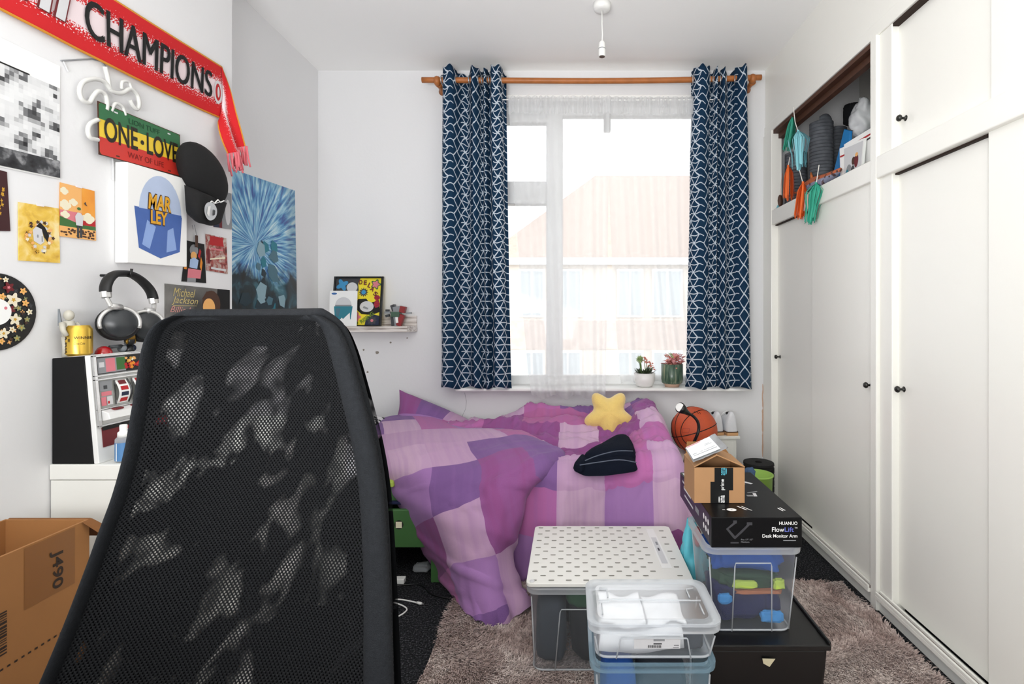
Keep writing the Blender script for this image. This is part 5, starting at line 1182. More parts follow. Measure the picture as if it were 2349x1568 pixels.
# record sleeve
noise_mat('sleeve_grey', [(0.3, '#3d3c3a'), (0.5, '#6a6865'), (0.7, '#8d8b87')], 6)
t, ch = wall_print('dark grey record sleeve with handwritten titles above the chair back', ((379, 650), (527, 665), (527, 800), (379, 800)), 'sleeve_grey', [('black_matte', [(.72, 0), (1, 0), (1, 1), (.78, 1)]), ('brown_ink', ell(.68, .74, .15, .22)), ('peach_ink', ell(.64, .68, .10, .15)), ('brown_ink', [(.52, .80), (.60, .94), (.74, .92), (.80, .74), (.74, .82), (.64, .84)]), ('white_matte', [(.34, .50), (.56, .58), (.56, .30), (.34, .30)])], 'record_sleeve', th=.004, cat='record sleeve', tack=False)
mat('gold_script', '#cdbb7a', .5); mat('pink_script', '#d99a92', .5)
letters(ch, 'Michael', (.10, .82, .42, .95), 'gold_script', t, shear=.35); letters(ch, 'Jackson', (.08, .68, .46, .82), 'gold_script', t, shear=.35); letters(ch, 'Billie Jean', (.06, .54, .50, .66), 'pink_script', t, shear=.35); prints(ch, [('gold_script', [(.10, .665), (.44, .69), (.44, .695), (.10, .675)])], t, 'underline', lift=.0016)
# blue burst poster on the alcove wall (plain abstract)
nb = NB('burst_blue'); u, v, _ = nb.sep(nb.coord('UV'))
du = nb.math('SUBTRACT', u, .46); dv = nb.math('SUBTRACT', v, .60); dv2 = nb.math('MULTIPLY', dv, 1.5)
an = nb.math('ARCTAN2', dv2, du); rr = nb.math('SQRT', nb.math('ADD', nb.math('MULTIPLY', du, du), nb.math('MULTIPLY', dv2, dv2)))
f = nb.noise(nb.comb(nb.math('MULTIPLY', an, 7.0), nb.math('MULTIPLY', rr, 2.2), 0.0), 2.4, 4, .3)
c = nb.ramp(f, [(0.34, lin('#2c4f9a')), (0.46, lin('#4f96c8')), (0.58, lin('#9fd0e4')), (0.7, lin('#dff0f4'))])
dk_ = nb.noise(nb.comb(nb.math('MULTIPLY', u, 6.0), nb.math('MULTIPLY', v, 6.0), 2.0), 1.2, 5, .8)
low_ = nb.ramp(dk_, [(0.35, lin('#0b1014')), (0.52, lin('#16303c')), (0.66, lin('#3c7080')), (0.78, lin('#9cc4cc'))])
lo2 = nb.ramp(dk_, [(0.4, lin('#06090c')), (0.62, lin('#122430')), (0.8, lin('#27506a'))])
edge_ = nb.n('MapRange'); nb.l(nb.math('ADD', v, nb.math('MULTIPLY', nb.math('SUBTRACT', dk_, .5), .25)), edge_.inputs[0]); edge_.inputs[1].default_value = .40; edge_.inputs[2].default_value = .47
e2 = nb.n('MapRange'); nb.l(v, e2.inputs[0]); e2.inputs[1].default_value = .08; e2.inputs[2].default_value = .28
nb.l(nb.mix(edge_.outputs[0], nb.mix(e2.outputs[0], lo2, low_), c), nb.b.inputs['Base Color']); nb.b.inputs['Roughness'].default_value = .4
AC = lwchart((480, 369), (677, 437), (681, 790), (480, 800), off=.003, X=XA)
t = thing('poster', 'tall blue poster with radiating streaks over a dark lower half in the alcove', 'poster', AC(.6, 0))
b = MB().grid(lambda a, q: AC(a, q, .001 + .002 * math.sin(q * 5)), 6, 10, lambda a, q: (a, q)); b.build('sheet', 'burst_blue', t, smooth=True, solid=.001)
mat('steel_blue', '#8fb0bc', .5); mat('steel_dark', '#1d3440', .5); mat('steel_mid', '#4c7484', .5)
random.seed(5)
sh = []
for k in range(26):
    y = .12 + .5 * random.random(); wv = .30 * (1 - (y - .10) / .58) + .05; x = .60 + random.uniform(-wv, wv); s_ = random.uniform(.03, .075)
    a0 = random.uniform(0, 6); pl = [(x + s_ * random.uniform(.6, 1.3) * math.cos(a0 + q), y + s_ * random.uniform(.5, 1.0) * math.sin(a0 + q)) for q in (0, 1.3, 2.6, 3.9, 5.0)]
    sh.append((random.choice(('steel_dark', 'steel_dark', 'steel_blue', 'teal_ink', 'steel_mid')), pl))
prints(AC, sh, t, 'abstract_shapes', lift=.004)
# round floral record
rc_ = LW(-8, 715, .004); t = thing('picture_disc', 'round black picture disc with cream and red flowers at the left frame edge', 'record', rc_)
MB().lathe(rc_ - Vector((.002, 0, 0)), [(.0945, 0), (.0945, .002)], 48, (1, 0, 0)).build('disc', 'black_plastic', t, autosmooth=30)
dc = quad_chart(rc_ + Vector((.0002, -.0945, -.0945)), rc_ + Vector((.0002, .0945, -.0945)), rc_ + Vector((.0002, .0945, .0945)), rc_ + Vector((.0002, -.0945, .0945)))
mat('cream_petal', '#e9e0c6', .6); mat('green_petal', '#8d8f62', .6); sh = []
for k in range(60):
    a = random.uniform(0, 2 * PI); q = .46 * math.sqrt(random.random()); x, y = .5 + q * math.cos(a), .5 + q * math.sin(a)
    if math.hypot(x - .5, y - .5) < .2: continue
    sh.append((random.choice(('green_petal', 'brown_ink', 'dark_grey_ink', 'peach_ink')), flower(x, y, .03, .03, 4, .7, a)))
for x, y, s_, m_ in ((.70, .66, .10, 'cream_petal'), (.72, .40, .085, 'cream_petal'), (.58, .22, .075, 'cream_petal'), (.64, .82, .075, 'dark_red_ink'), (.66, .53, .065, 'dark_red_ink'), (.82, .78, .05, 'peach_ink'), (.85, .62, .05, 'peach_ink'), (.80, .29, .05, 'green_petal'), (.35, .75, .09, 'cream_petal'), (.25, .5, .09, 'dark_red_ink'), (.33, .26, .09, 'cream_petal'), (.56, .70, .05, 'peach_ink'), (.90, .50, .045, 'cream_petal'), (.87, .40, .04, 'green_petal'), (.68, .27, .045, 'cream_petal'), (.74, .15, .045, 'green_petal'), (.60, .92, .04, 'cream_petal'), (.76, .55, .04, 'green_petal'), (.55, .12, .045, 'peach_ink')):
    sh.append((m_, flower(x, y, s_, s_, 5, .45, x * 9))); sh.append(('pink_ink' if 'red' in m_ else 'gold_ink', flower(x, y, s_ * .3, s_ * .3, 5, .5, y * 9)))
sh += [('white_matte', ell(.5, .5, .17, .17, 28)), ('pink_ink', ell(.60, .55, .02, .02)), ('dark_red_ink', ell(.5, .5, .02, .02))]
prints(dc, sh, t, 'flower_print')

# ------------------------------------------------------------------ football-style scarf along the top
SY0, SY1 = 1.10, 2.085
def scarf_pt(a, b_, h=0.0):     # along the wall
    y = SY0 + (SY1 - SY0) * a; z = 1.885 + .035 * a + (2.098 + .032 * a - 1.885 - .035 * a) * b_
    sag = -.012 * math.sin(PI * a) ; x = XL + .008 + .006 * nz(y * 6, z * 6, 2) + .012 * (b_ - .5) ** 2
    return Vector((x + h, y, z + sag))
nb = NB('scarf'); u, v, _ = nb.sep(nb.coord('UV'))
dist = nb.math('ABSOLUTE', nb.math('SUBTRACT', v, .5))
sp = nb.noise(nb.comb(nb.math('MULTIPLY', u, 110.0), nb.math('MULTIPLY', v, 26.0), 0.0), 1.6, 2)
wh = nb.math('GREATER_THAN', nb.math('SUBTRACT', sp, nb.math('MULTIPLY', nb.math('SUBTRACT', dist, .16), 1.35)), .47)
core = nb.math('LESS_THAN', dist, .15)
c = nb.mix(nb.math('MAXIMUM', wh, core), lin('#c8161d'), lin('#ead9dc')); ed = nb.math('GREATER_THAN', dist, .475)
nb.l(nb.mix(ed, c, lin('#d9952f')), nb.b.inputs['Base Color']); nb.b.inputs['Roughness'].default_value = .85; nb.bump(nb.noise(nb.coord('UV'), 300, 1), .2, .003)
t = thing('scarf', 'red and white scarf lettered CHAMPIONS pinned along the top of the wall', 'scarf', (XL + .01, 1.6, 1.9))
MB().grid(scarf_pt, 90, 18, lambda a, b_: (a, b_)).build('scarf_band', 'scarf', t, smooth=True, solid=.004)
for dx_ in (0, .0045):
    letters(scarf_pt, 'CHAMPIONS', (.398 + dx_, .25, .932 + dx_, .78), 'black_matte', t, bold=0.0, lift=.004 + dx_ * .1, warp=lambda p, q: (p, q * (1 - .12 * p) + .10 * p))
letters(scarf_pt, 'nl', (.20, .26, .37, .95), 'dark_red_ink', t, shear=.2, bold=.045, lift=.0035); letters(scarf_pt, 'nl', (.205, .27, .365, .94), 'scarf_white' if 'scarf_white' in MATS else 'pale_grey_ink', t, shear=.2, bold=.02, lift=.0042)
prints(scarf_pt, [('pale_grey_ink', ell(.968, .46, .022, .22)), ('red', ell(.968, .46, .015, .16)), ('pale_grey_ink', ell(.97, .46, .006, .10))], t, 'crest', lift=.004)
# hanging tail: gathered at the corner and falling over it
top_a, top_b = scarf_pt(1, 1), scarf_pt(1, 0)
tails = [(top_b, top_a), (LW(498, 278, .012), LW(526, 200, .02)), (LW(495, 300, .02), LW(538, 262, .045)), (LW(502, 325, .03), LW(548, 300, .06)), (LW(514, 352, .04), LW(557, 335, .065))]
LA = [p[0] for p in tails]; LB = [p[1] for p in tails]
def tail(a, b_):
    l, r = crom(LA, a), crom(LB, a); q = l.lerp(r, b_); q.x += (.02 * math.sin(b_ * 2 * PI) + .012) * smooth(.1, .6, a); return q
MB().grid(tail, 40, 16, lambda a, b_: (1 + a * .45, b_)).build('scarf_tail', 'scarf', t, smooth=True, solid=.003)
mat('fringe_pink', '#e0737c', .9); 
for k in range(28):
    q0 = tail(1, (k % 14) / 13) + Vector((.004 * (k // 14), 0, 0)); q1 = q0 + Vector((random.uniform(-.006, .012), random.uniform(-.012, .020) + .004, -.062 - random.uniform(0, .022)))
    MB().tube(curve([q0, q0.lerp(q1, .5) + Vector((.005 * random.uniform(-1, 1), .005 * random.uniform(-1, 1), 0)), q1], 5), .0034, 5).build('fringe_strand', 'fringe_pink', t, smooth=True)

# ------------------------------------------------------------------ white desk unit, slot machine and small things
dk0 = 1.40
t = thing('desk_unit', 'white desk unit against the left wall behind the chair', 'desk', (-1.13, 1.76, 0))
MB().box(XL + .002, -.88, dk0, 2.08, .701, .742).build('desk_top', 'white_laminate', t, bevel=.002)
MB().box(XL + .004, -.885, dk0 + .002, dk0 + .03, 0, .699).build('side_panel', 'white_laminate', t, bevel=.001)
MB().box(XL + .004, -.885, 2.05, 2.078, 0, .699).build('side_panel', 'white_laminate', t, bevel=.001); MB().box(XL + .004, XL + .02, dk0 + .03, 2.05, .1, .699).build('back_panel', 'white_laminate', t)
for k in range(3):
    d_ = MB().box(-.905, -.885, dk0 + .034, 1.73, .05 + k * .217, .26 + k * .217).build('drawer', 'white_laminate', t, bevel=.002)
dt = .742
sm = thing('slot_machine', 'toy slot machine with black sides and chrome front on the white desk', 'slot machine', (XL + .06, 1.53, dt))
mat('slot_black', '#08080a', .55, spec=.25); mat('slot_white', '#e4e4e2', .4); mat('slot_grey_panel', '#a9aaa6', .3)
ya, yb = 1.405, 1.66
prof = lambda y: [Vector((XL + .004, y, dt)), Vector((XL + .116, y, dt)), Vector((XL + .090, y, dt + .290)), Vector((XL + .004, y, dt + .284))]
b = MB(); b.prism(prof(ya), (0, .008, 0)); b.build('side', 'slot_black', sm, bevel=.002); b = MB(); b.prism(prof(yb - .008), (0, .008, 0)); b.build('side', 'slot_black', sm, bevel=.002)
b = MB(); b.prism([p + Vector((0, .0, .001)) for p in prof(ya + .008)], (0, yb - ya - .016, 0)); b.build('body', 'slot_white', sm)
b = MB(); b.prism([Vector((XL + .116, ya + .001, dt + .0)), Vector((XL + .130, ya + .001, dt)), Vector((XL + .104, ya + .001, dt + .291)), Vector((XL + .090, ya + .001, dt + .290))], (0, yb - ya - .002, 0)); b.build('front_frame', 'slot_white', sm, bevel=.002)
def sf(a, q, h=0.0): # front chart, a along y, q up
    x = XL + .130 + (.104 - .130) * q; return Vector((x + .0008 + h, ya + .004 + (yb - ya - .008) * a, dt + .290 * q))
for q0, q1 in ((.985, 1.0), (.80, .815), (.765, .78), (.49, .50), (.335, .35)):
    b = MB(); b.hexa([sf(0, q0), sf(1, q0), sf(1, q1), sf(0, q1)], [sf(0, q0, .006), sf(1, q0, .006), sf(1, q1, .006), sf(0, q1, .006)]); b.build('chrome_trim', 'chrome', sm, bevel=.001)
b = MB(); b.hexa([sf(0, .33), sf(.04, .33), sf(.04, 1), sf(0, 1)], [sf(0, .33, .006), sf(.04, .33, .006), sf(.04, 1, .006), sf(0, 1, .006)]); b.build('chrome_trim', 'chrome', sm, bevel=.001)
panel(quad_chart(sf(.05, .82, .001), sf(.98, .82, .001), sf(.98, .98, .001), sf(.05, .98, .001)), 'black_plastic', sm, 'top_glass', .001)
TG = quad_chart(sf(.05, .82, .002), sf(.98, .82, .002), sf(.98, .98, .002), sf(.05, .98, .002))
sh = [('grey_ink', rect(.01, .05, .40, .95)), ('pink_ink', rect(.12, .1, .25, .9)), ('green_ink', rect(.27, .15, .40, .9)), ('pale_grey_ink', rect(.03, .4, .1, .7))]
for k in range(14): sh.append((random.choice(('red', 'orange', 'red')), flower(.5 + random.uniform(-.1, .13), .35 + random.uniform(-.12, .14), .03, .12, 5, .4, k)))
for k in range(10): sh.append((random.choice(('cream_ink', 'gold_ink', 'peach_ink')), flower(.46 + random.uniform(-.06, .1), .68 + random.uniform(-.1, .14), .025, .1, 5, .4, k)))
for k in range(4): sh.append(('white_matte', [(.66 + k * .05, .25), (.74 + k * .05, .25), (.72 + k * .06, .85), (.64 + k * .06, .82)]))
prints(TG, sh, sm, 'card_picture')
panel(quad_chart(sf(.05, .50, .001), sf(.98, .50, .001), sf(.98, .765, .001), sf(.05, .765, .001)), 'slot_grey_panel', sm, 'reel_glass', .001)
PG = quad_chart(sf(.06, .51, .002), sf(.22, .51, .002), sf(.22, .755, .002), sf(.06, .755, .002)); prints(PG, [('grey_ink', rect(0, .6, 1, 1)), ('pink_ink', rect(.1, .42, .9, .58)), ('dark_grey_ink', rect(.3, .68, .6, .82)), ('pink_ink', rect(.05, .05, .45, .38)), ('pale_grey_ink', rect(.5, .05, .95, .38)), ('red', rect(.55, .1, .7, .2))], sm, 'pay_table')
for k in range(3):
    a0 = .26 + k * .235
    def reel(a, q, a0=a0): 
        p = sf(a0 + .15 * a, .515 + .235 * q); p.x += .012 * math.sin(PI * q); return p
    MB().grid(reel, 4, 12).build('reel', 'white_matte', sm, smooth=True)
    def rch(a, q, h=0.0, r_=reel): p = Vector(r_(a, q)); p.x += h; return p
    prints(rch, [(('red', 'navy_ink', 'red', 'dark_red_ink')[(k + i) % 4] if i != 1 else 'navy_ink', rect(.2, .08 + .24 * i, .85, .24 + .24 * i)) for i in range(4)], sm, 'reel_symbols', lift=.001)
    MB().tube([Vector(reel(1.12, i / 10)) for i in range(11)], .002, 5).build('reel_rim', 'black_plastic', sm)
    MB().tube([Vector(reel(-.12, 0)) + Vector((.004, 0, 0)), Vector(reel(-.12, 1)) + Vector((.004, 0, 0))], .0022, 6).build('chrome_divider', 'chrome', sm)
b = MB(); b.prism([sf(.05, .38), sf(.05, .49), sf(.05, .46, .022), sf(.05, .40, .026)], (0, (yb - ya) * .92, 0)); b.build('button_shelf', 'slot_white', sm, bevel=.002)
for k in range(3):
    p = sf(.22 + k * .25, .475, .012); MB().box(p.x - .006, p.x + .006, p.y - .014, p.y + .014, p.z - .001, p.z + .004).build('button', 'dark_red_ink', sm, bevel=.001, label='dark red button')
panel(quad_chart(sf(.05, .14, .001), sf(.98, .14, .001), sf(.98, .335, .001), sf(.05, .335, .001)), 'dark_red_ink', sm, 'belly_glass', .001)
BG = quad_chart(sf(.05, .14, .002), sf(.98, .14, .002), sf(.98, .335, .002), sf(.05, .335, .002)); prints(BG, [('black_matte', rect(0, .8, 1, 1)), ('red', [(.3, .75), (.95, .72), (1, .4), (.3, .45)]), ('blue_ink', rect(.33, .38, .5, .55)), ('white_matte', rect(.32, .56, .52, .6)), ('pink_ink', [(.55, .5), (.95, .46), (.95, .6), (.55, .62)]), ('brown_ink', rect(.2, .0, 1, .25))], sm, 'belly_picture')
b = MB(); b.prism([sf(.25, .0), sf(.25, .09), sf(.25, .07, .05), sf(.25, .0, .06)], (0, (yb - ya) * .7, 0)); b.build('coin_tray', 'chrome', sm, bevel=.003)
mt_ = dt + .2865
# gold can
mat('can_gold', '#d9b24a', .28, .75); mat('can_ink', '#2a1c10', .5)
p = LW(180, 812, .045); p.z = mt_; t = thing('drink_can', 'gold drinks can with dark lettering on the slot machine', 'can', p)
CRr, CHt = .030, .085
MB().lathe(p, [(.022, 0), (CRr, .008), (CRr, CHt - .01), (.025, CHt - .002), (.024, CHt), (.022, CHt - .004)], 32).build('can', 'can_gold', t, autosmooth=40)
def canch(a, q, h=0.0):
    th = -PI * .78 + a * PI; r = CRr + h; return p + Vector((r * math.cos(th), r * math.sin(th), .008 + (CHt - .018) * q))
letters(canch, 'Coca-Cola', (.02, .02, .24, .98), 'can_ink', t, 1, shear=.25, bold=.02, lift=.0004); letters(canch, 'WINNER', (.42, .60, .86, .71), 'can_ink', t, bold=.01, lift=.0004); letters(canch, 'Coca-Cola', (.42, .38, .66, .47), 'can_ink', t, shear=.2, lift=.0004)
prints(canch, [('can_ink', rect(.28 + .02 * i, .5, .29 + .02 * i, .5 + .12)) for i in range(3)] + [('can_ink', rect(.4, .22, .8, .228))], t, 'small_print', lift=.0004)
# pale toy figure behind the can
mat('toy_white', '#bdb9ac', .5); mat('toy_grey', '#7a7f84', .6); 
p = LW(158, 790, .03); p.z = mt_ - .0; t = thing('toy_figure', 'small off-white toy figure standing behind the gold can', 'toy figure', p)
def fig(t, p, h, m, m2, lie=False):
    s_ = h / .12
    def X(x, y, z):
        v_ = Vector((x, y, z)) * s_
        return p + (Vector((v_.x, v_.z - .03, abs(v_.y) + .012)) if lie else v_)
    for sg in (-1, 1):
        MB().tube([X(0, sg * .010, .0), X(.002, sg * .011, .025), X(0, sg * .009, .052)], [.007 * s_, .0065 * s_, .009 * s_], 8).build('leg', m, t, smooth=True)
        MB().tube([X(0, sg * .018, .088), X(.008, sg * .024, .070), X(.014, sg * .020, .055)], [.007 * s_, .006 * s_, .005 * s_], 8).build('arm', m, t, smooth=True)
    MB().tube([X(0, 0, .048), X(0, 0, .07), X(0, 0, .094)], [.013 * s_, .015 * s_, .011 * s_], 10).build('torso', m, t, smooth=True)
    MB().ball(X(0, 0, .108), (.012 * s_, .011 * s_, .014 * s_), 12, 8).build('head', m2, t, smooth=True)
fig(t, p, .125, 'toy_white', 'toy_white')
MB().tube([p + Vector((-.01, -.014, .085)), p + Vector((-.012, -.016, .13))], [.005, .002], 6).build('backpack_rod', 'toy_grey', t)
p = LW(272, 800, .05); p.z = mt_; t = thing('toy_figure', 'grey toy figure lying on the slot machine in front of the headphones', 'toy figure', p); fig(t, p, .09, 'toy_grey', 'navy_ink', True)
p = LW(238, 812, .055); p.z = mt_; t = thing('toy_helmet', 'small glossy red toy helmet on the slot machine', 'toy', p)
MB().lathe(p, [(.0205, 0), (.021, .002), (.019, .010), (.014, .019), (.006, .0235), (.0005, .024)], 20).build('shell', mat('toy_red', '#a01018', .2, coat=.5), t, smooth=True); MB().lathe(p, [(.023, 0), (.023, .002), (.019, .003)], 20).build('brim', 'toy_red', t)
p = LW(297, 806, .06); p.z = mt_; t = thing('toy_bust', 'small black and gold bust figurine on the slot machine', 'figurine', p)
MB().tube([p, p + Vector((0, 0, .012)), p + Vector((0, 0, .02))], [.014, .010, .008], 12).build('base', 'black_plastic', t, smooth=True); MB().ball(p + Vector((0, 0, .036)), (.014, .013, .018), 14, 10).build('head', 'black_plastic', t, smooth=True)
MB().ball(p + Vector((0, 0, .046)), (.0165, .0155, .0125), 14, 8).build('headdress', 'brass', t, smooth=True)
for sg in (-1, 1): MB().ball(p + Vector((.004, sg * .014, .034)), (.004, .004, .009), 8, 6).build('ear_piece', 'brass', t, smooth=True)
# spray bottle
mat('label_blue', '#4f7fb0', .45); mat('label_light', '#9fc0dc', .45)
p = Vector((XL + .175, 1.43, dt)); t = thing('spray_bottle', 'small spray bottle with a blue label and white top beside the slot machine', 'bottle', p)
MB().lathe(p, [(.015, 0), (.0185, .003), (.0185, .062), (.012, .07), (.010, .072)], 24).build('bottle', 'clear_rim', t, smooth=True); MB().lathe(p, [(.0188, .005), (.0188, .054)], 24, cap=False).build('label', 'label_blue', t, smooth=True)
MB().lathe(p + Vector((0, 0, .068)), [(.0135, 0), (.013, .012), (.011, .014), (.0085, .016), (.009, .030), (.008, .033)], 20).build('spray_top', 'white_plastic', t, smooth=True)
MB().tube([p + Vector((.0189 * math.cos(-1.75), .0189 * math.sin(-1.75), .006)), p + Vector((.0189 * math.cos(-1.75), .0189 * math.sin(-1.75), .053))], .0012, 5).build('label_band', 'white_plastic', t)
# headphones on a wall hook
hp = thing('headphones', 'black and silver over-ear headphones hanging on the left wall', 'headphones', LW(287, 795, .06))
mat('hp_silver', '#c9c8c6', .3, .5); mat('hp_cup', '#2b2e31', .35); mat('hp_pad', '#0c0c0d', .6)
def HW(x, y, off): return LW(200 + x / 6.815, 600 + y / 6.815, off)
arch = [(285, 470, .075), (290, 380, .075), (340, 270, .075), (430, 195, .072), (560, 180, .07), (700, 205, .07), (840, 290, .07), (950, 400, .072), (1010, 500, .075), (1030, 580, .076)]
pts = curve([HW(*q) for q in arch], 40); b = MB(); vs = []; fs = []
for i, q in enumerate(pts):
    tg = (pts[min(i + 1, 40)] - pts[max(i - 1, 0)]).normalized(); n_ = tg.cross(Vector((1, 0, 0))).normalized()
    for k in range(10):
        a = 2 * PI * k / 10; vs.append(q + Vector((1, 0, 0)) * .017 * math.cos(a) + n_ * .0095 * math.sin(a))
for i in range(40):
    for k in range(10): fs.append((i * 10 + k, i * 10 + (k + 1) % 10, (i + 1) * 10 + (k + 1) % 10, (i + 1) * 10 + k))
fs += [tuple(range(10)), tuple(range(400, 410))]; b.add(vs, fs); b.build('headband', 'hp_pad', hp, smooth=True)
for (c0, c1, c2, cc_) in (((288, 470, .075), (300, 560, .078), (370, 690, .085), (520, 960, .085)), ((1032, 570, .076), (1045, 650, .078), (1040, 760, .085), (930, 1000, .085))):
    MB().tube([HW(*c0), HW(*c1)], [.013, .0125], 8).build('band_end', 'hp_silver', hp); MB().tube([HW(*c1), HW(*c2)], .006, 8).build('slider', 'hp_silver', hp)
    c_ = HW(*cc_); ax = Vector((.80, -.60, .06)).normalized()
    MB().lathe(c_ - ax * .045, [(.040, 0), (.050, .008), (.051, .026), (.045, .034)], 32, ax).build('ear_pad', 'hp_pad', hp, smooth=True)
    MB().lathe(c_ - ax * .014, [(.041, 0), (.041, .012), (.036, .020), (.001, .023)], 32, ax).build('ear_cup', 'hp_cup', hp, smooth=True)
    a_ = ax.orthogonal().normalized(); up_ = (Vector((0, 0, 1)) - ax * ax.z).normalized(); sd_ = ax.cross(up_)
    MB().tube([c_ - ax * .004 + (up_ * math.cos(q) + sd_ * math.sin(q)) * .046 for q in [-1.9 + 3.8 * i / 20 for i in range(21)]], .0055, 8).build('yoke', 'hp_silver', hp, smooth=True)
    MB().tube([HW(*c2), c_ - ax * .004 + up_ * .046], [.008, .011], 8).build('yoke_stem', 'hp_silver', hp, smooth=True)
hk = HW(580, 215, .07); b = MB().tube([Vector((XL, hk.y, hk.z)), Vector((XL + .09, hk.y, hk.z)), Vector((XL + .092, hk.y, hk.z + .02))], .004, 8).build('hook', 'black_plastic', smooth=True); tag(b, 'small black wall hook holding the headphones', 'hook')
# ------------------------------------------------------------------ office chair in the foreground
nb = NB('chair_mesh'); u, v, _ = nb.sep(nb.coord('UV'))
PIT = .0056
wv = nb.math('MULTIPLY', nb.math('SINE', nb.math('MULTIPLY', u, 2 * PI / PIT)), nb.math('SINE', nb.math('MULTIPLY', v, 2 * PI / PIT)))
hole = nb.math('GREATER_THAN', wv, .32)
nb.b.inputs['Base Color'].default_value = lin('#101113'); nb.b.inputs['Roughness'].default_value = .8; nb.b.inputs['Specular IOR Level'].default_value = .2
nb.bump(wv, .5, .002)
tr = nb.n('BsdfTransparent'); ms = nb.n('MixShader'); nb.l(hole, ms.inputs[0]); nb.l(nb.b.outputs[0], ms.inputs[1]); nb.l(tr.outputs[0], ms.inputs[2]); nb.l(ms.outputs[0], nb.out.inputs['Surface'])
nb = NB('chair_lining'); u, v, _ = nb.sep(nb.coord('UV'))
# inner layer: same mesh, doubled so dense that it only opens where the cloth puckers
f = nb.noise(nb.comb(nb.math('ADD', nb.math('MULTIPLY', u, 20.0), nb.math('MULTIPLY', v, 7.0)), nb.math('SUBTRACT', nb.math('MULTIPLY', v, 13.0), nb.math('MULTIPLY', u, 4.0)), 4.4), 1.0, 2, .35)
mr = nb.n('MapRange'); nb.l(f, mr.inputs[0]); mr.inputs[1].default_value = .54; mr.inputs[2].default_value = .70; op = nb.math('MULTIPLY', mr.outputs[0], .95)
nb.b.inputs['Base Color'].default_value = lin('#0c0d0f'); nb.b.inputs['Roughness'].default_value = .9; nb.b.inputs['Specular IOR Level'].default_value = .1
tr = nb.n('BsdfTransparent'); ms = nb.n('MixShader'); nb.l(op, ms.inputs[0]); nb.l(nb.b.outputs[0], ms.inputs[1]); nb.l(tr.outputs[0], ms.inputs[2]); nb.l(ms.outputs[0], nb.out.inputs['Surface'])
mat('chair_border', '#1c1e21', .9, noise_s=160, noise_a=.35, bump=.3, bump_s=500, spec=.2)
CD = .75
ch_ = thing('office_chair', 'black mesh-backed office chair in the foreground', 'chair', W(520, 1200, CD) * 1.0)
LFT = [(404, 714), (366, 735), (340, 780), (324, 845), (308, 930), (292, 1030), (268, 1120), (236, 1205), (205, 1290), (165, 1390), (120, 1500), (75, 1610), (40, 1700), (30, 1800)]
RGT = [(745, 712), (786, 740), (812, 790), (832, 850), (852, 920), (872, 1000), (888, 1090), (898, 1180), (905, 1290), (911, 1400), (915, 1500), (918, 1610), (920, 1700), (915, 1800)]
LV = [W(x + 4, y + 10, CD + .02) for x, y in LFT]; RV = [W(x - 12, y + 10, CD - .01) for x, y in RGT]
def back(a, b_, off=0.0):
    l, r = crom(LV, b_), crom(RV, b_); q = l.lerp(r, a); dome = math.sin(PI * a)
    # flatten the top corners into a straight upper edge
    q.z += 0.0
    q.y += .045 * dome * (1 - .3 * b_) + off + .006 * nz(a * 4, b_ * 5, 2)
    return q
blen = .62
MB().grid(lambda a, b_: back(a, b_), 50, 60, lambda a, b_: (a * (.30 + .2 * b_), b_ * blen)).build('mesh_back', 'chair_mesh', ch_, smooth=True)
MB().grid(lambda a, b_: back(a, b_, .028), 40, 50, lambda a, b_: (a * (.30 + .2 * b_), b_ * blen)).build('mesh_lining', 'chair_lining', ch_, smooth=True)
# padded border: wide on the right, narrow on the left
def border(side, w0, w1):
    def f(a, b_):
        e = back(0 if side < 0 else 1, b_); i = back(w1 * (1 - .25 * b_) if side < 0 else 1 - w1 * (1 - .25 * b_), b_)
        th = -PI * .1 + a * PI * 1.2; c_ = e.lerp(i, .5); h = (i - e) * .5
        return c_ - h * math.cos(th) + Vector((0, -.016 * math.sin(th) - .002, 0))
    return f
MB().grid(border(1, 0, .11), 12, 60).build('padded_edge', 'chair_border', ch_, smooth=True)
MB().grid(border(-1, 0, .035), 10, 60).build('padded_edge', 'chair_mesh_edge' if False else 'chair_border', ch_, smooth=True)
top = [back(i / 24, 0) for i in range(25)]
fr = [back(.02, i / 40) + Vector((0, .012, 0)) for i in range(41)][::-1] + [p + Vector((0, .012, 0)) for p in top[1:-1]] + [back(.97, i / 40) + Vector((0, .012, 0)) for i in range(41)]
MB().tube(fr, .010, 8).build('back_frame', 'chair_border', ch_, smooth=True)
MB().tube(curve([back(.5, .97, .02), back(.5, .97) + Vector((0, .05, -.12)), Vector((-.5, .66, .44)), Vector((-.5, .50, .42))], 12), .022, 10).build('back_support', 'black_plastic', ch_, smooth=True)
sx, sy = -.50, .40
MB().box(sx - .25, sx + .25, sy - .24, sy + .24, .44, .52).build('seat', 'chair_border', ch_, bevel=.035, bseg=4)
MB().cyl((sx, sy, .10), (sx, sy, .44), .028).build('gas_lift', 'black_plastic', ch_, smooth=True)
for k in range(5):
    a = k * 2 * PI / 5 + .3; e = Vector((sx + .29 * math.cos(a), sy + .29 * math.sin(a), .075))
    lg = MB().tube([Vector((sx, sy, .11)), e], [.03, .018], 8).build('base_leg', 'black_plastic', ch_, smooth=True)
    MB().lathe(e + Vector((-.011 * math.sin(a), .011 * math.cos(a), -.047)), [(.028, 0), (.028, .022)], 16, (math.sin(a), -math.cos(a), 0)).build('castor', 'black_plastic', ch_)

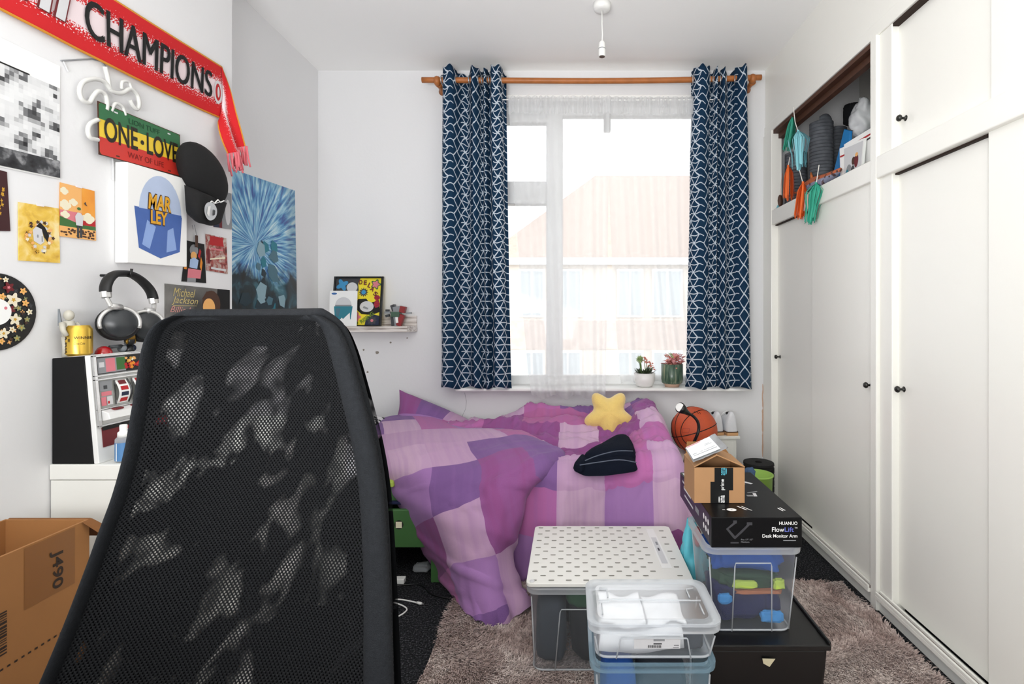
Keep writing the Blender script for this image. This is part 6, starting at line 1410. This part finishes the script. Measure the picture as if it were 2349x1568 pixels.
# ------------------------------------------------------------------ cardboard moving box, bottom left
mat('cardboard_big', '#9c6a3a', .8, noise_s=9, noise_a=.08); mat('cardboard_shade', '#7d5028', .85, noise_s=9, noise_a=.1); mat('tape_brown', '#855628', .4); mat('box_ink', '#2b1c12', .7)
kx0, kx1, ky0, ky1, kz = -1.335, -1.137, .62, 1.238, .660
t = thing('moving_box', 'open brown cardboard moving box marked J490 at the bottom left', 'box', ((kx0 + kx1) / 2, .95, 0)); w = .006
b = MB().box(kx1 - w, kx1, ky0, ky1, 0, kz); b.build('side', 'cardboard_big', t); MB().box(kx0, kx0 + w, ky0, ky1, 0, kz).build('side', 'cardboard_big', t)
MB().box(kx0 + w, kx1 - w, ky1 - w, ky1, 0, kz).build('side', 'cardboard_big', t); MB().box(kx0 + w, kx1 - w, ky0, ky0 + w, 0, kz).build('side', 'cardboard_big', t); MB().box(kx0 + w, kx1 - w, ky0 + w, ky1 - w, .0, .008).build('base', 'cardboard_big', t)
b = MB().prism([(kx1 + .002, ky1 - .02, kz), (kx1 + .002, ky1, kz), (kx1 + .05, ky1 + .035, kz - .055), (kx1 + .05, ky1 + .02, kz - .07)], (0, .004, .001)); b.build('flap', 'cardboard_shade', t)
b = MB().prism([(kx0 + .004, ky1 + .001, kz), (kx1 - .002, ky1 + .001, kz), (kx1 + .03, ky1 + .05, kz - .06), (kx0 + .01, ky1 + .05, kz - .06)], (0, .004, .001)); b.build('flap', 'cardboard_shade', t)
SCh = quad_chart((kx1, ky0, 0), (kx1, ky1, 0), (kx1, ky1, kz), (kx1, ky0, kz))
for r_ in ((.76, .80, .94, .995), (.45, .76, .60, .97)): prints(SCh, [('tape_brown', rect(*r_))], t, 'packing_tape', lift=.0006)
letters(SCh, 'J490', (.845, .815, .895, .945), 'box_ink', t, -1, bold=.02)
sh = []; z = .70
while z < .83:
    h = random.choice((.003, .005, .008)); sh.append(('box_ink', rect(.66, z, .705, z + h))); z += h + random.choice((.003, .005))
prints(SCh, sh, t, 'barcode', lift=.001)['kind'] = 'stuff'
prints(SCh, [('box_ink', rect(.42 + .022 * k, .655, .43 + .022 * k, .661)) for k in range(26)], t, 'dotted_line', lift=.001)['kind'] = 'stuff'

# ------------------------------------------------------------------ floating shelf with frame, card and toy ship
nb = NB('whitewash'); co = nb.coord('Object'); x, y, z = nb.sep(co); f = nb.noise(nb.comb(nb.math('MULTIPLY', x, 4.0), nb.math('MULTIPLY', y, 60.0), nb.math('MULTIPLY', z, 60.0)), 1.5, 4)
nb.l(nb.ramp(f, [(0.32, lin('#8d8078')), (0.48, lin('#d6cec8')), (0.7, lin('#ebe6e2'))]), nb.b.inputs['Base Color']); nb.b.inputs['Roughness'].default_value = .7
sx0, sx1 = W(735, 0, 3.1).x, W(956, 0, 3.19).x; sz = W(0, 748, 3.09).z
t = thing('wall_shelf', 'whitewashed wooden picture ledge on the wall left of the window', 'shelf', ((sx0 + sx1) / 2, 3.14, sz))
MB().box(sx0, sx1 - .03, 3.085, YB - .016, sz - .034, sz).build('ledge', 'whitewash', t, bevel=.002); MB().box(sx0, sx1, YB - .015, YB - .001, sz - .034, sz + .062).build('back_plate', 'whitewash', t, bevel=.002)
MB().prism([(sx1 - .03, 3.085, sz - .034), (sx1 - .03, 3.085, sz), (sx1 - .001, YB - .016, sz), (sx1 - .001, YB - .016, sz - .034)], (.004, 0, 0)).build('end_cap', 'whitewash', t)
fx0, fx1 = W(763, 0, 3.13).x, W(877, 0, 3.13).x; fz1 = W(0, 634, 3.15).z
t = thing('framed_picture', 'black framed yellow picture lettered DE LA SOUL standing on the picture ledge', 'picture', ((fx0 + fx1) / 2, 3.13, sz))
def FC(a, q, h=0.0): return Vector((fx0 + (fx1 - fx0) * a, 3.12 + .045 * q - h, sz + .001 + (fz1 - sz) * q))
def fbar(a0, b0, a1, b1):
    b = MB(); b.hexa([FC(a0, b0), FC(a1, b0), FC(a1, b1), FC(a0, b1)], [FC(a0, b0, .016), FC(a1, b0, .016), FC(a1, b1, .016), FC(a0, b1, .016)]); b.build('frame_bar', 'black_plastic', t, bevel=.002)
fbar(0, 0, .03, 1); fbar(.955, 0, 1, 1); fbar(.03, .965, .955, 1); fbar(.03, 0, .955, .02)
b = MB(); b.hexa([FC(.02, .01, -.004), FC(.98, .01, -.004), FC(.98, .98, -.004), FC(.02, .98, -.004)], [FC(.02, .01, .002), FC(.98, .01, .002), FC(.98, .98, .002), FC(.02, .98, .002)]); b.build('picture', 'yellow', t)
mat('album_magenta', '#a02040', .5); mat('album_green', '#6f8a1e', .5); mat('album_blue', '#3d8fc0', .5)
prints(FC, [('dark_grey_ink', [(.03, .42), (.03, .965), (.52, .965), (.48, .85), (.50, .72), (.42, .6), (.2, .5)]), ('album_blue', flower(.16, .83, .13, .13, 4, .5, .5)), ('pale_grey_ink', ell(.36, .78, .11, .10)), ('black_matte', [(.44, .44), (.50, .54), (.66, .55), (.74, .46), (.92, .52), (.95, .28), (.78, .22), (.58, .24), (.47, .34)]), ('pale_grey_ink', ell(.68, .39, .14, .11)), ('grey_ink', [(.60, .36), (.70, .33), (.72, .36), (.62, .40)]), ('album_magenta', ell(.88, .57, .06, .05)), ('album_magenta', ell(.88, .44, .06, .07)),
            ('green_ink', flower(.84, .84, .11, .11, 5, .4)), ('pink_ink', flower(.84, .84, .08, .08, 5, .4)), ('dark_grey_ink', flower(.60, .68, .10, .10, 12, .45)), ('album_blue', ell(.60, .68, .045, .045)), ('pink_ink', flower(.48, .18, .10, .10, 5, .35)), ('navy_ink', [(.66, .02), (.955, .02), (.955, .20), (.8, .24), (.68, .16)]), ('dark_grey_ink', flower(.80, .11, .10, .09, 8, .3)), ('pink_ink', ell(.80, .11, .03, .03)), ('album_green', ell(.48, .06, .05, .04))], t, 'cover_art', lift=.003)
letters(FC, 'D', (.50, .84, .57, .93), 'dark_red_ink', t, bold=.03, lift=.008); letters(FC, 'E', (.60, .83, .66, .92), 'dark_red_ink', t, bold=.03, lift=.008); letters(FC, 'L', (.69, .77, .75, .87), 'dark_red_ink', t, -.4, bold=.03, lift=.0085); letters(FC, 'A', (.74, .70, .82, .79), 'dark_red_ink', t, -.5, bold=.03, lift=.0085)
letters(FC, 'S', (.81, .60, .89, .69), 'dark_red_ink', t, -.6, bold=.03, lift=.0085); letters(FC, 'O', (.84, .53, .91, .60), 'red', t, -.8, bold=.03, lift=.0085); letters(FC, 'U', (.85, .45, .92, .52), 'red', t, -1.2, bold=.03, lift=.0085); letters(FC, 'L', (.85, .37, .92, .44), 'red', t, -1.4, bold=.03, lift=.0085)
letters(FC, 'RISING', (.55, .13, .86, .21), 'album_green', t, .65, bold=.03, lift=.0088)
cx0, cx1 = W(757, 0, 3.10).x, W(820, 0, 3.10).x; cz1 = W(0, 667, 3.1).z
t = thing('greeting_card', 'white card with a grey and teal painted shape in front of the framed picture', 'card', ((cx0 + cx1) / 2, 3.1, sz))
def CC(a, q, h=0.0): return Vector((cx0 + (cx1 - cx0) * a, 3.088 + .012 * q - h, sz + .001 + (cz1 - sz) * q))
panel(CC, 'white_matte', t, 'card', .0015)
prints(CC, [('pale_grey_ink', ell(.5, .58, .30, .24, 14, 0, PI)), ('grey_ink', rect(.20, .56, .80, .60)), ('teal_ink', [(.16, .56), (.84, .56), (.78, .20), (.60, .10), (.46, .24), (.30, .12), (.20, .26)]), ('white_matte', [(.50, .20), (.74, .38), (.76, .14), (.60, .06)]), ('steel_mid', [(.22, .50), (.40, .50), (.34, .26), (.24, .30)]), ('blue_ink', ell(.16, .92, .10, .03))], t, 'painted_shape', lift=.0006)
# toy brick ship: plain blocky craft in grey, green and red
mat('brick_grey', '#8a8d90', .4); mat('brick_green', '#3d5a48', .4); mat('brick_red', '#8a1a1e', .4); mat('brick_dark', '#3a3c40', .4)
p = W(912, 748, 3.13); p.z = sz; t = thing('toy_ship', 'small grey, green and dark red toy brick ship on the end of the picture ledge', 'toy', p)
def bk(x0, x1, z0, z1, y0, y1, m, rot=0.0):
    b = MB(); c_, s_ = math.cos(rot), math.sin(rot)
    q = [(x0, z0), (x1, z0), (x1, z1), (x0, z1)]; mx_, mz_ = (x0 + x1) / 2, (z0 + z1) / 2
    q = [(mx_ + (x - mx_) * c_ - (z - mz_) * s_, mz_ + (x - mx_) * s_ + (z - mz_) * c_) for x, z in q]
    b.hexa([p + Vector((x, y0, z)) for x, z in q], [p + Vector((x, y1, z)) for x, z in q]); b.build('brick', m, t, bevel=.0015)
bk(-.016, .004, .000, .062, -.02, .01, 'brick_grey', .15); bk(.008, .036, .000, .070, -.024, .008, 'brick_red', -.35); bk(-.036, -.016, .002, .058, -.015, .012, 'brick_dark', .1)
bk(-.03, .02, .055, .085, -.03, .02, 'brick_green', .0); bk(-.02, .03, .078, .118, -.022, .016, 'brick_grey', .2); bk(.018, .05, .080, .118, -.024, .014, 'brick_red', -.2); bk(-.034, -.008, .090, .128, -.018, .014, 'brick_dark', .35)
bk(-.075, -.04, .075, .088, -.012, .004, 'brick_grey'); bk(-.07, -.046, .088, .10, -.010, .0, 'brick_dark'); bk(.05, .085, .072, .082, -.012, .004, 'brick_grey', .1); bk(-.07, -.045, .055, .07, -.012, .004, 'brick_dark', .2)
bk(-.004, .012, .02, .055, -.028, -.02, 'white_plastic', .1)

# ------------------------------------------------------------------ floor clutter by the bed
t = thing('charging_cable', 'thin white charging cable with a plug on the dark carpet', 'cable', W(940, 1390, 2.03))
def FL(x, y, h=.004): d = (CAM_H - h) * FOC / (y - VPY); return W(x, y, d)
MB().tube(curve([FL(850, 1376), FL(905, 1374), FL(930, 1376), FL(958, 1382)], 16), .003, 6).build('cable', 'white_plastic', t, smooth=True)
MB().tube(curve([FL(850, 1370), FL(906, 1382), FL(932, 1394), FL(928, 1404), FL(908, 1416), FL(860, 1440)], 24), .003, 6).build('cable', 'white_plastic', t, smooth=True)
MB().tube([FL(956, 1381, .006), FL(963, 1383, .006), FL(968, 1384, .006)], [.0045, .006, .004], 8).build('plug', 'white_plastic', t, smooth=True); MB().tube([FL(968, 1384, .006), FL(972, 1385, .006)], .003, 6).build('plug_tip', 'silver', t)
t = MB().box(0, .04, 0, .03, 0, .022).build('socket_cube', 'white_plastic', bevel=.003); t.location = FL(905, 1340, .001); tag(t, 'small white plug adapter on the carpet under the bed', 'plug')
o = lump('plastic_wrapper', FL(968, 1300, .02), (.03, .02, .014), 'clear_rim', None, 12., .5); tag(o, 'crumpled clear wrapper on the carpet under the bed', 'wrapper')
t = MB().tube(curve([FL(890, 1345), FL(960, 1340), FL(990, 1362), FL(1030, 1372)], 16), .003, 6).build('power_cord', 'black_plastic', smooth=True); tag(t, 'black power cord running under the bed', 'cord')
o = lump('under_bed_bag', (-.95, 2.62, .09), (.16, .12, .065), 'cloth_navy', None, 15., .3); tag(o, 'dark blue bag pushed under the bed behind the chair', 'bag')
o = lump('lime_sock', W(893, 1108, 2.28), (.02, .02, .012), 'cloth_lime', None, 16., .3); tag(o, 'lime green sock on the dark blue clothes by the bed drawer', 'sock')

# ------------------------------------------------------------------ open cupboard contents
CZ = Z2 + .0062
def CB(px, X): d = X * FOC / (px - VPX); return d
def CP(px, py, X): return W(px, py, CB(px, X))
nb = NB('ribbed_grey'); x, y, z = nb.sep(nb.coord('Object')); nb.l(nb.mix(nb.noise(nb.coord('Object'), 30, 3), lin('#3a3d42'), lin('#6a6e74')), nb.b.inputs['Base Color']); nb.b.inputs['Roughness'].default_value = .7
for i, (px, X, r_, h_, lb) in enumerate(((1826, 1.33, .062, .33, 'dark grey ribbed roll standing low behind the paper tassels'), (1884, 1.36, .060, .42, 'tall grey ribbed roll in the middle of the open cupboard'), (1918, 1.50, .055, .43, 'grey ribbed roll beside the blue folder in the open cupboard'))):
    d = CB(px, X); t = thing('ribbed_roll', lb, 'roll', (X, d, CZ), 'grey ribbed rolls in the open cupboard')
    prof = [(r_ * .9, 0)]
    n = int(h_ / .018)
    for k in range(n): z0 = k * h_ / n; prof += [(r_, z0 + .002), (r_, z0 + h_ / n - .004), (r_ * .93, z0 + h_ / n - .002)]
    prof += [(r_ * .8, h_), (r_ * .8, h_ - .02)]
    MB().lathe((X, d, CZ), prof, 24).build('roll', 'ribbed_grey', t, autosmooth=30)
    if i == 1:
        b = MB(); b.grid(lambda a, q: (X + .05 * math.cos(-2.2 + a * 1.6), d + .05 * math.sin(-2.2 + a * 1.6), CZ + h_ - .002 + (.02 + .012 * math.sin(a * 4)) * q), 12, 2); b.build('loose_end', 'ribbed_grey', t, smooth=True, solid=.002)
t = thing('blue_folder', 'bright blue plastic folder leaning in the open cupboard', 'folder', (1.31, CB(1925, 1.31), CZ))
mat('folder_blue', '#1f78b8', .35)
a0, a1, a2, a3 = CP(1900, 394, 1.31), CP(1944, 388, 1.31), CP(1950, 300, 1.325), CP(1936, 296, 1.325); a0.z = a1.z = CZ
b = MB(); b.prism([a0, a1, a2, a3], (.012, 0, 0)); b.build('cover', 'folder_blue', t, bevel=.002)
t = thing('black_bag', 'black fabric bag at the back of the open cupboard', 'bag', (1.56, 2.9, CZ))
lump('bag_body', (1.60, CB(1946, 1.60), CZ + .19), (.05, .09, .14), 'cloth_black', t, 3.0, .3); lump('bag_top', CP(1958, 262, 1.58) , (.04, .035, .05), 'cloth_black', t, 5.0, .3)
lump('clear_bag', (0, 0, 0), (.02, .02, .02), 'clear_rim', t, 1.) if False else None
t = thing('plastic_bag', 'crumpled clear plastic bag lying on the white box in the open cupboard', 'bag', CP(1978, 318, 1.36))
c_ = CP(1980, 275, 1.36); b = MB(); vs = []; fs = []
for i in range(25):
    th = PI * i / 24
    for k in range(32):
        ph = 2 * PI * k / 32; dv_ = Vector((math.sin(th) * math.cos(ph), math.sin(th) * math.sin(ph), math.cos(th))); f = 1 + .3 * nz(dv_.x * 2.0, dv_.y * 2.0, dv_.z * 2.0 + 7) - .22 * abs(nz(dv_.x * 4, dv_.y * 4, dv_.z * 4))
        vs.append(c_ + Vector((dv_.x * .055 * f, dv_.y * .06 * f, dv_.z * .085 * f * (1.15 if dv_.z > 0 else .9))))
for i in range(24):
    for k in range(32): fs.append((i * 32 + k, (i + 1) * 32 + k, (i + 1) * 32 + (k + 1) % 32, i * 32 + (k + 1) % 32))
b.add(vs, fs); nb = NB('bag_film'); nb.b.inputs['Base Color'].default_value = lin('#d4d6d8'); nb.b.inputs['Roughness'].default_value = .12; nb.b.inputs['Alpha'].default_value = .72; b.build('film', 'bag_film', t, smooth=True)
bz = CP(1980, 322, 1.36).z
t = thing('white_box', 'white box with red and black stripes behind the photo frame in the open cupboard', 'box', (1.36, 2.36, CZ))
yb0 = CB(2006, 1.30); MB().box(1.30, 1.46, yb0, yb0 + .25, CZ, bz).build('carton', 'white_matte', t, bevel=.002)
for q, m_ in ((.84, 'red'), (.76, 'dark_grey_ink')): MB().box(1.2995, 1.461, yb0 - .0005, yb0 + .2505, CZ + (bz - CZ) * q, CZ + (bz - CZ) * q + .008).build('stripe', m_, t)
t = thing('photo_frame', 'white photo frame with a blurred snapshot leaning at the front of the open cupboard', 'photo frame', CP(1950, 405, 1.265))
q = [CP(1928, 410, 1.262), CP(1976, 383, 1.262), CP(1983, 316, 1.285), CP(1926, 341, 1.285)]; q[0].z = q[1].z = CZ + .001
PF = quad_chart(*q, flip=False); nrm = (q[1] - q[0]).cross(q[3] - q[0]); fl_ = nrm.x > 0
PF = quad_chart(*q, flip=fl_); panel(PF, 'white_matte', t, 'frame', .010)
prints(PF, [('pale_grey_ink', rect(.2, .05, .96, .93)), ('red', rect(.02, .72, .22, .77)), ('brown_ink', ell(.62, .45, .08, .12)), ('dark_red_ink', ell(.74, .42, .09, .20)), ('grey_ink', ell(.42, .22, .12, .18)), ('peach_ink', ell(.74, .60, .06, .06)), ('teal_ink', ell(.34, .15, .08, .12)), ('dark_grey_ink', ell(.60, .18, .08, .14))], t, 'snapshot', lift=.0012)
t = thing('green_sheet', 'pale green card sheet standing against the cupboard divider', 'card', (1.30, 2.16, CZ)); mat('pale_green', '#a8d8a0', .7)
q0, q1 = CP(1992, 205, 1.235), CP(2005, 370, 1.235); MB().box(1.246, 1.40, 2.158, 2.162, CZ, q0.z).build('sheet', 'pale_green', t)
# patterned fish toy and small toys
nb = NB('fish_skin'); vo = nb.n('TexVoronoi'); vo.inputs['Scale'].default_value = 46; nb.l(nb.coord('Object'), vo.inputs['Vector']); x, y, z = nb.sep(nb.coord('Object'))
top_ = nb.math('GREATER_THAN', z, CZ + .045); sp = nb.math('LESS_THAN', vo.outputs['Distance'], .38)
nb.l(nb.mix(nb.math('MULTIPLY', sp, .9), nb.mix(top_, lin('#8a8ea4'), lin('#b5603c')), lin('#4a2c26')), nb.b.inputs['Base Color']); nb.b.inputs['Roughness'].default_value = .6
p0, p1 = Vector((1.25, CB(1840, 1.25), CZ + .04)), Vector((1.25, CB(1928, 1.25), CZ + .05)); t = thing('toy_dinosaur', 'orange and grey spotted toy lizard lying along the cupboard rail', 'toy', (1.25, (p0.y + p1.y) / 2, CZ))
n_ = 14; pts = [p0.lerp(p1, i / n_) + Vector((0, 0, .008 * math.sin(i * .5))) for i in range(n_ + 1)]; MB().tube(pts, [.008 + .030 * math.sin(PI * min(1, (i + 1.5) / 15)) ** .8 for i in range(n_ + 1)], 14).build('body', 'fish_skin', t, smooth=True)
MB().tube(curve([p0, p0 + Vector((0, .05, .01)), p0 + Vector((-.005, .12, .025))], 8), [.014 - .0015 * i for i in range(9)], 8).build('tail', 'fish_skin', t, smooth=True)
for k, yy in enumerate((.25, .45, .7)): q = p0.lerp(p1, yy); MB().tube([q + Vector((-.02, 0, -.01)), q + Vector((-.028, .005, -.038))], [.012, .008], 8).build('foot', 'fish_skin', t, smooth=True)
MB().tube([p0.lerp(p1, .3) + Vector((0, 0, .03)), p0.lerp(p1, .28) + Vector((-.004, 0, .075))], [.012, .003], 8).build('fin', mat('fin_orange', '#b8632c', .6), t, smooth=True)
p = Vector((1.235, CB(1786, 1.235), CZ)); t = thing('brown_toy', 'small brown crouching animal toy at the far end of the open cupboard', 'toy', p)
MB().ball(p + Vector((0, 0, .05)), (.022, .035, .05), 12, 8).build('body', 'brown_ink', t, smooth=True); MB().ball(p + Vector((-.005, .02, .105)), (.02, .028, .02), 12, 8).build('head', mat('toy_brown', '#7a5a34', .7), t, smooth=True); MB().tube([p + Vector((-.005, .04, .10)), p + Vector((-.008, .065, .09))], [.010, .005], 8).build('snout', 'toy_brown', t, smooth=True)
p = Vector((1.222, CB(1783, 1.222), CZ)); t = thing('teal_toy', 'small light teal toy on the cupboard rail beside the brown toy', 'toy', p)
MB().tube([p, p + Vector((0, .004, .03)), p + Vector((0, .008, .06))], [.016, .013, .004], 10).build('body', mat('toy_teal', '#6fb8c4', .6), t, smooth=True); MB().tube([p + Vector((0, .008, .055)), p + Vector((-.004, .014, .085))], .004, 6).build('neck', 'toy_teal', t, smooth=True)
# paper tassels on a string
mat('tassel_teal', '#2f9a80', .7); mat('tassel_aqua', '#8fd3dc', .7); mat('tassel_orange', '#ea6a26', .7); mat('tassel_green', '#35a68a', .7); mat('string_white', '#e8e4dc', .8)
def tassel(label, X, topp, bot, m, spread, n=34, string=None, seed=0, flare=0.0):
    rnd = random.Random(seed); A_ = CP(*topp, X); B_ = CP(*bot, X); t = thing('paper_tassel', label, 'tassel', B_, 'paper tassels hung on the open cupboard')
    L_ = (A_ - B_).length; b = MB(); dn = (B_ - A_).normalized()
    for k in range(n):
        a = rnd.uniform(0, 2 * PI); e = rnd.uniform(.2, 1) * spread; ln_ = L_ * rnd.uniform(.84, 1.04)
        o_ = Vector((math.cos(a), math.sin(a), 0)) * e * 1.5
        pts = [A_, A_ + dn * ln_ * .25 + o_ * (.75 + flare), A_ + dn * ln_ * .65 + o_ * (.95 - .2 * flare), A_ + dn * ln_ + o_ * (1 - .4 * flare) + Vector((0, rnd.uniform(-.004, .004), 0))]
        w_ = Vector((-math.sin(a) * .6, math.cos(a), 0)) * rnd.uniform(.003, .0055)
        vs = []
        for q in curve(pts, 6): vs += [q - w_, q + w_]
        b.add(vs, [(2 * i, 2 * i + 1, 2 * i + 3, 2 * i + 2) for i in range(6)])
    b.build('strands', m, t, kind='stuff')
    MB().tube([A_ + Vector((0, 0, .004)), A_ - Vector((0, 0, .008))], .006, 8).build('knot', m, t, smooth=True)
    if string: MB().tube([CP(*q, X) for q in string], .0022, 5).build('string', 'string_white', t)
tassel('dark teal paper tassel, topmost in the open cupboard', 1.20, (1818, 268), (1805, 345), 'tassel_teal', .022, 36, [(1818, 240), (1818, 268)], 1)
tassel('pale aqua paper tassel hanging below the dark teal one', 1.172, (1831, 300), (1833, 388), 'tassel_aqua', .030, 46, [(1820, 246), (1824, 280), (1831, 302)], 2, .5)
tassel('orange paper tassel inside the cupboard, left of the other orange one', 1.20, (1808, 380), (1805, 456), 'tassel_orange', .026, 40, [(1812, 360), (1808, 382)], 3)
tassel('orange paper tassel hanging over the cupboard rail', 1.168, (1842, 418), (1834, 500), 'tassel_orange', .024, 44, [(1834, 390), (1842, 420)], 4)
tassel('green paper tassel hanging over the cupboard rail', 1.168, (1872, 420), (1858, 510), 'tassel_green', .032, 50, [(1879, 378), (1872, 424)], 5, .5)
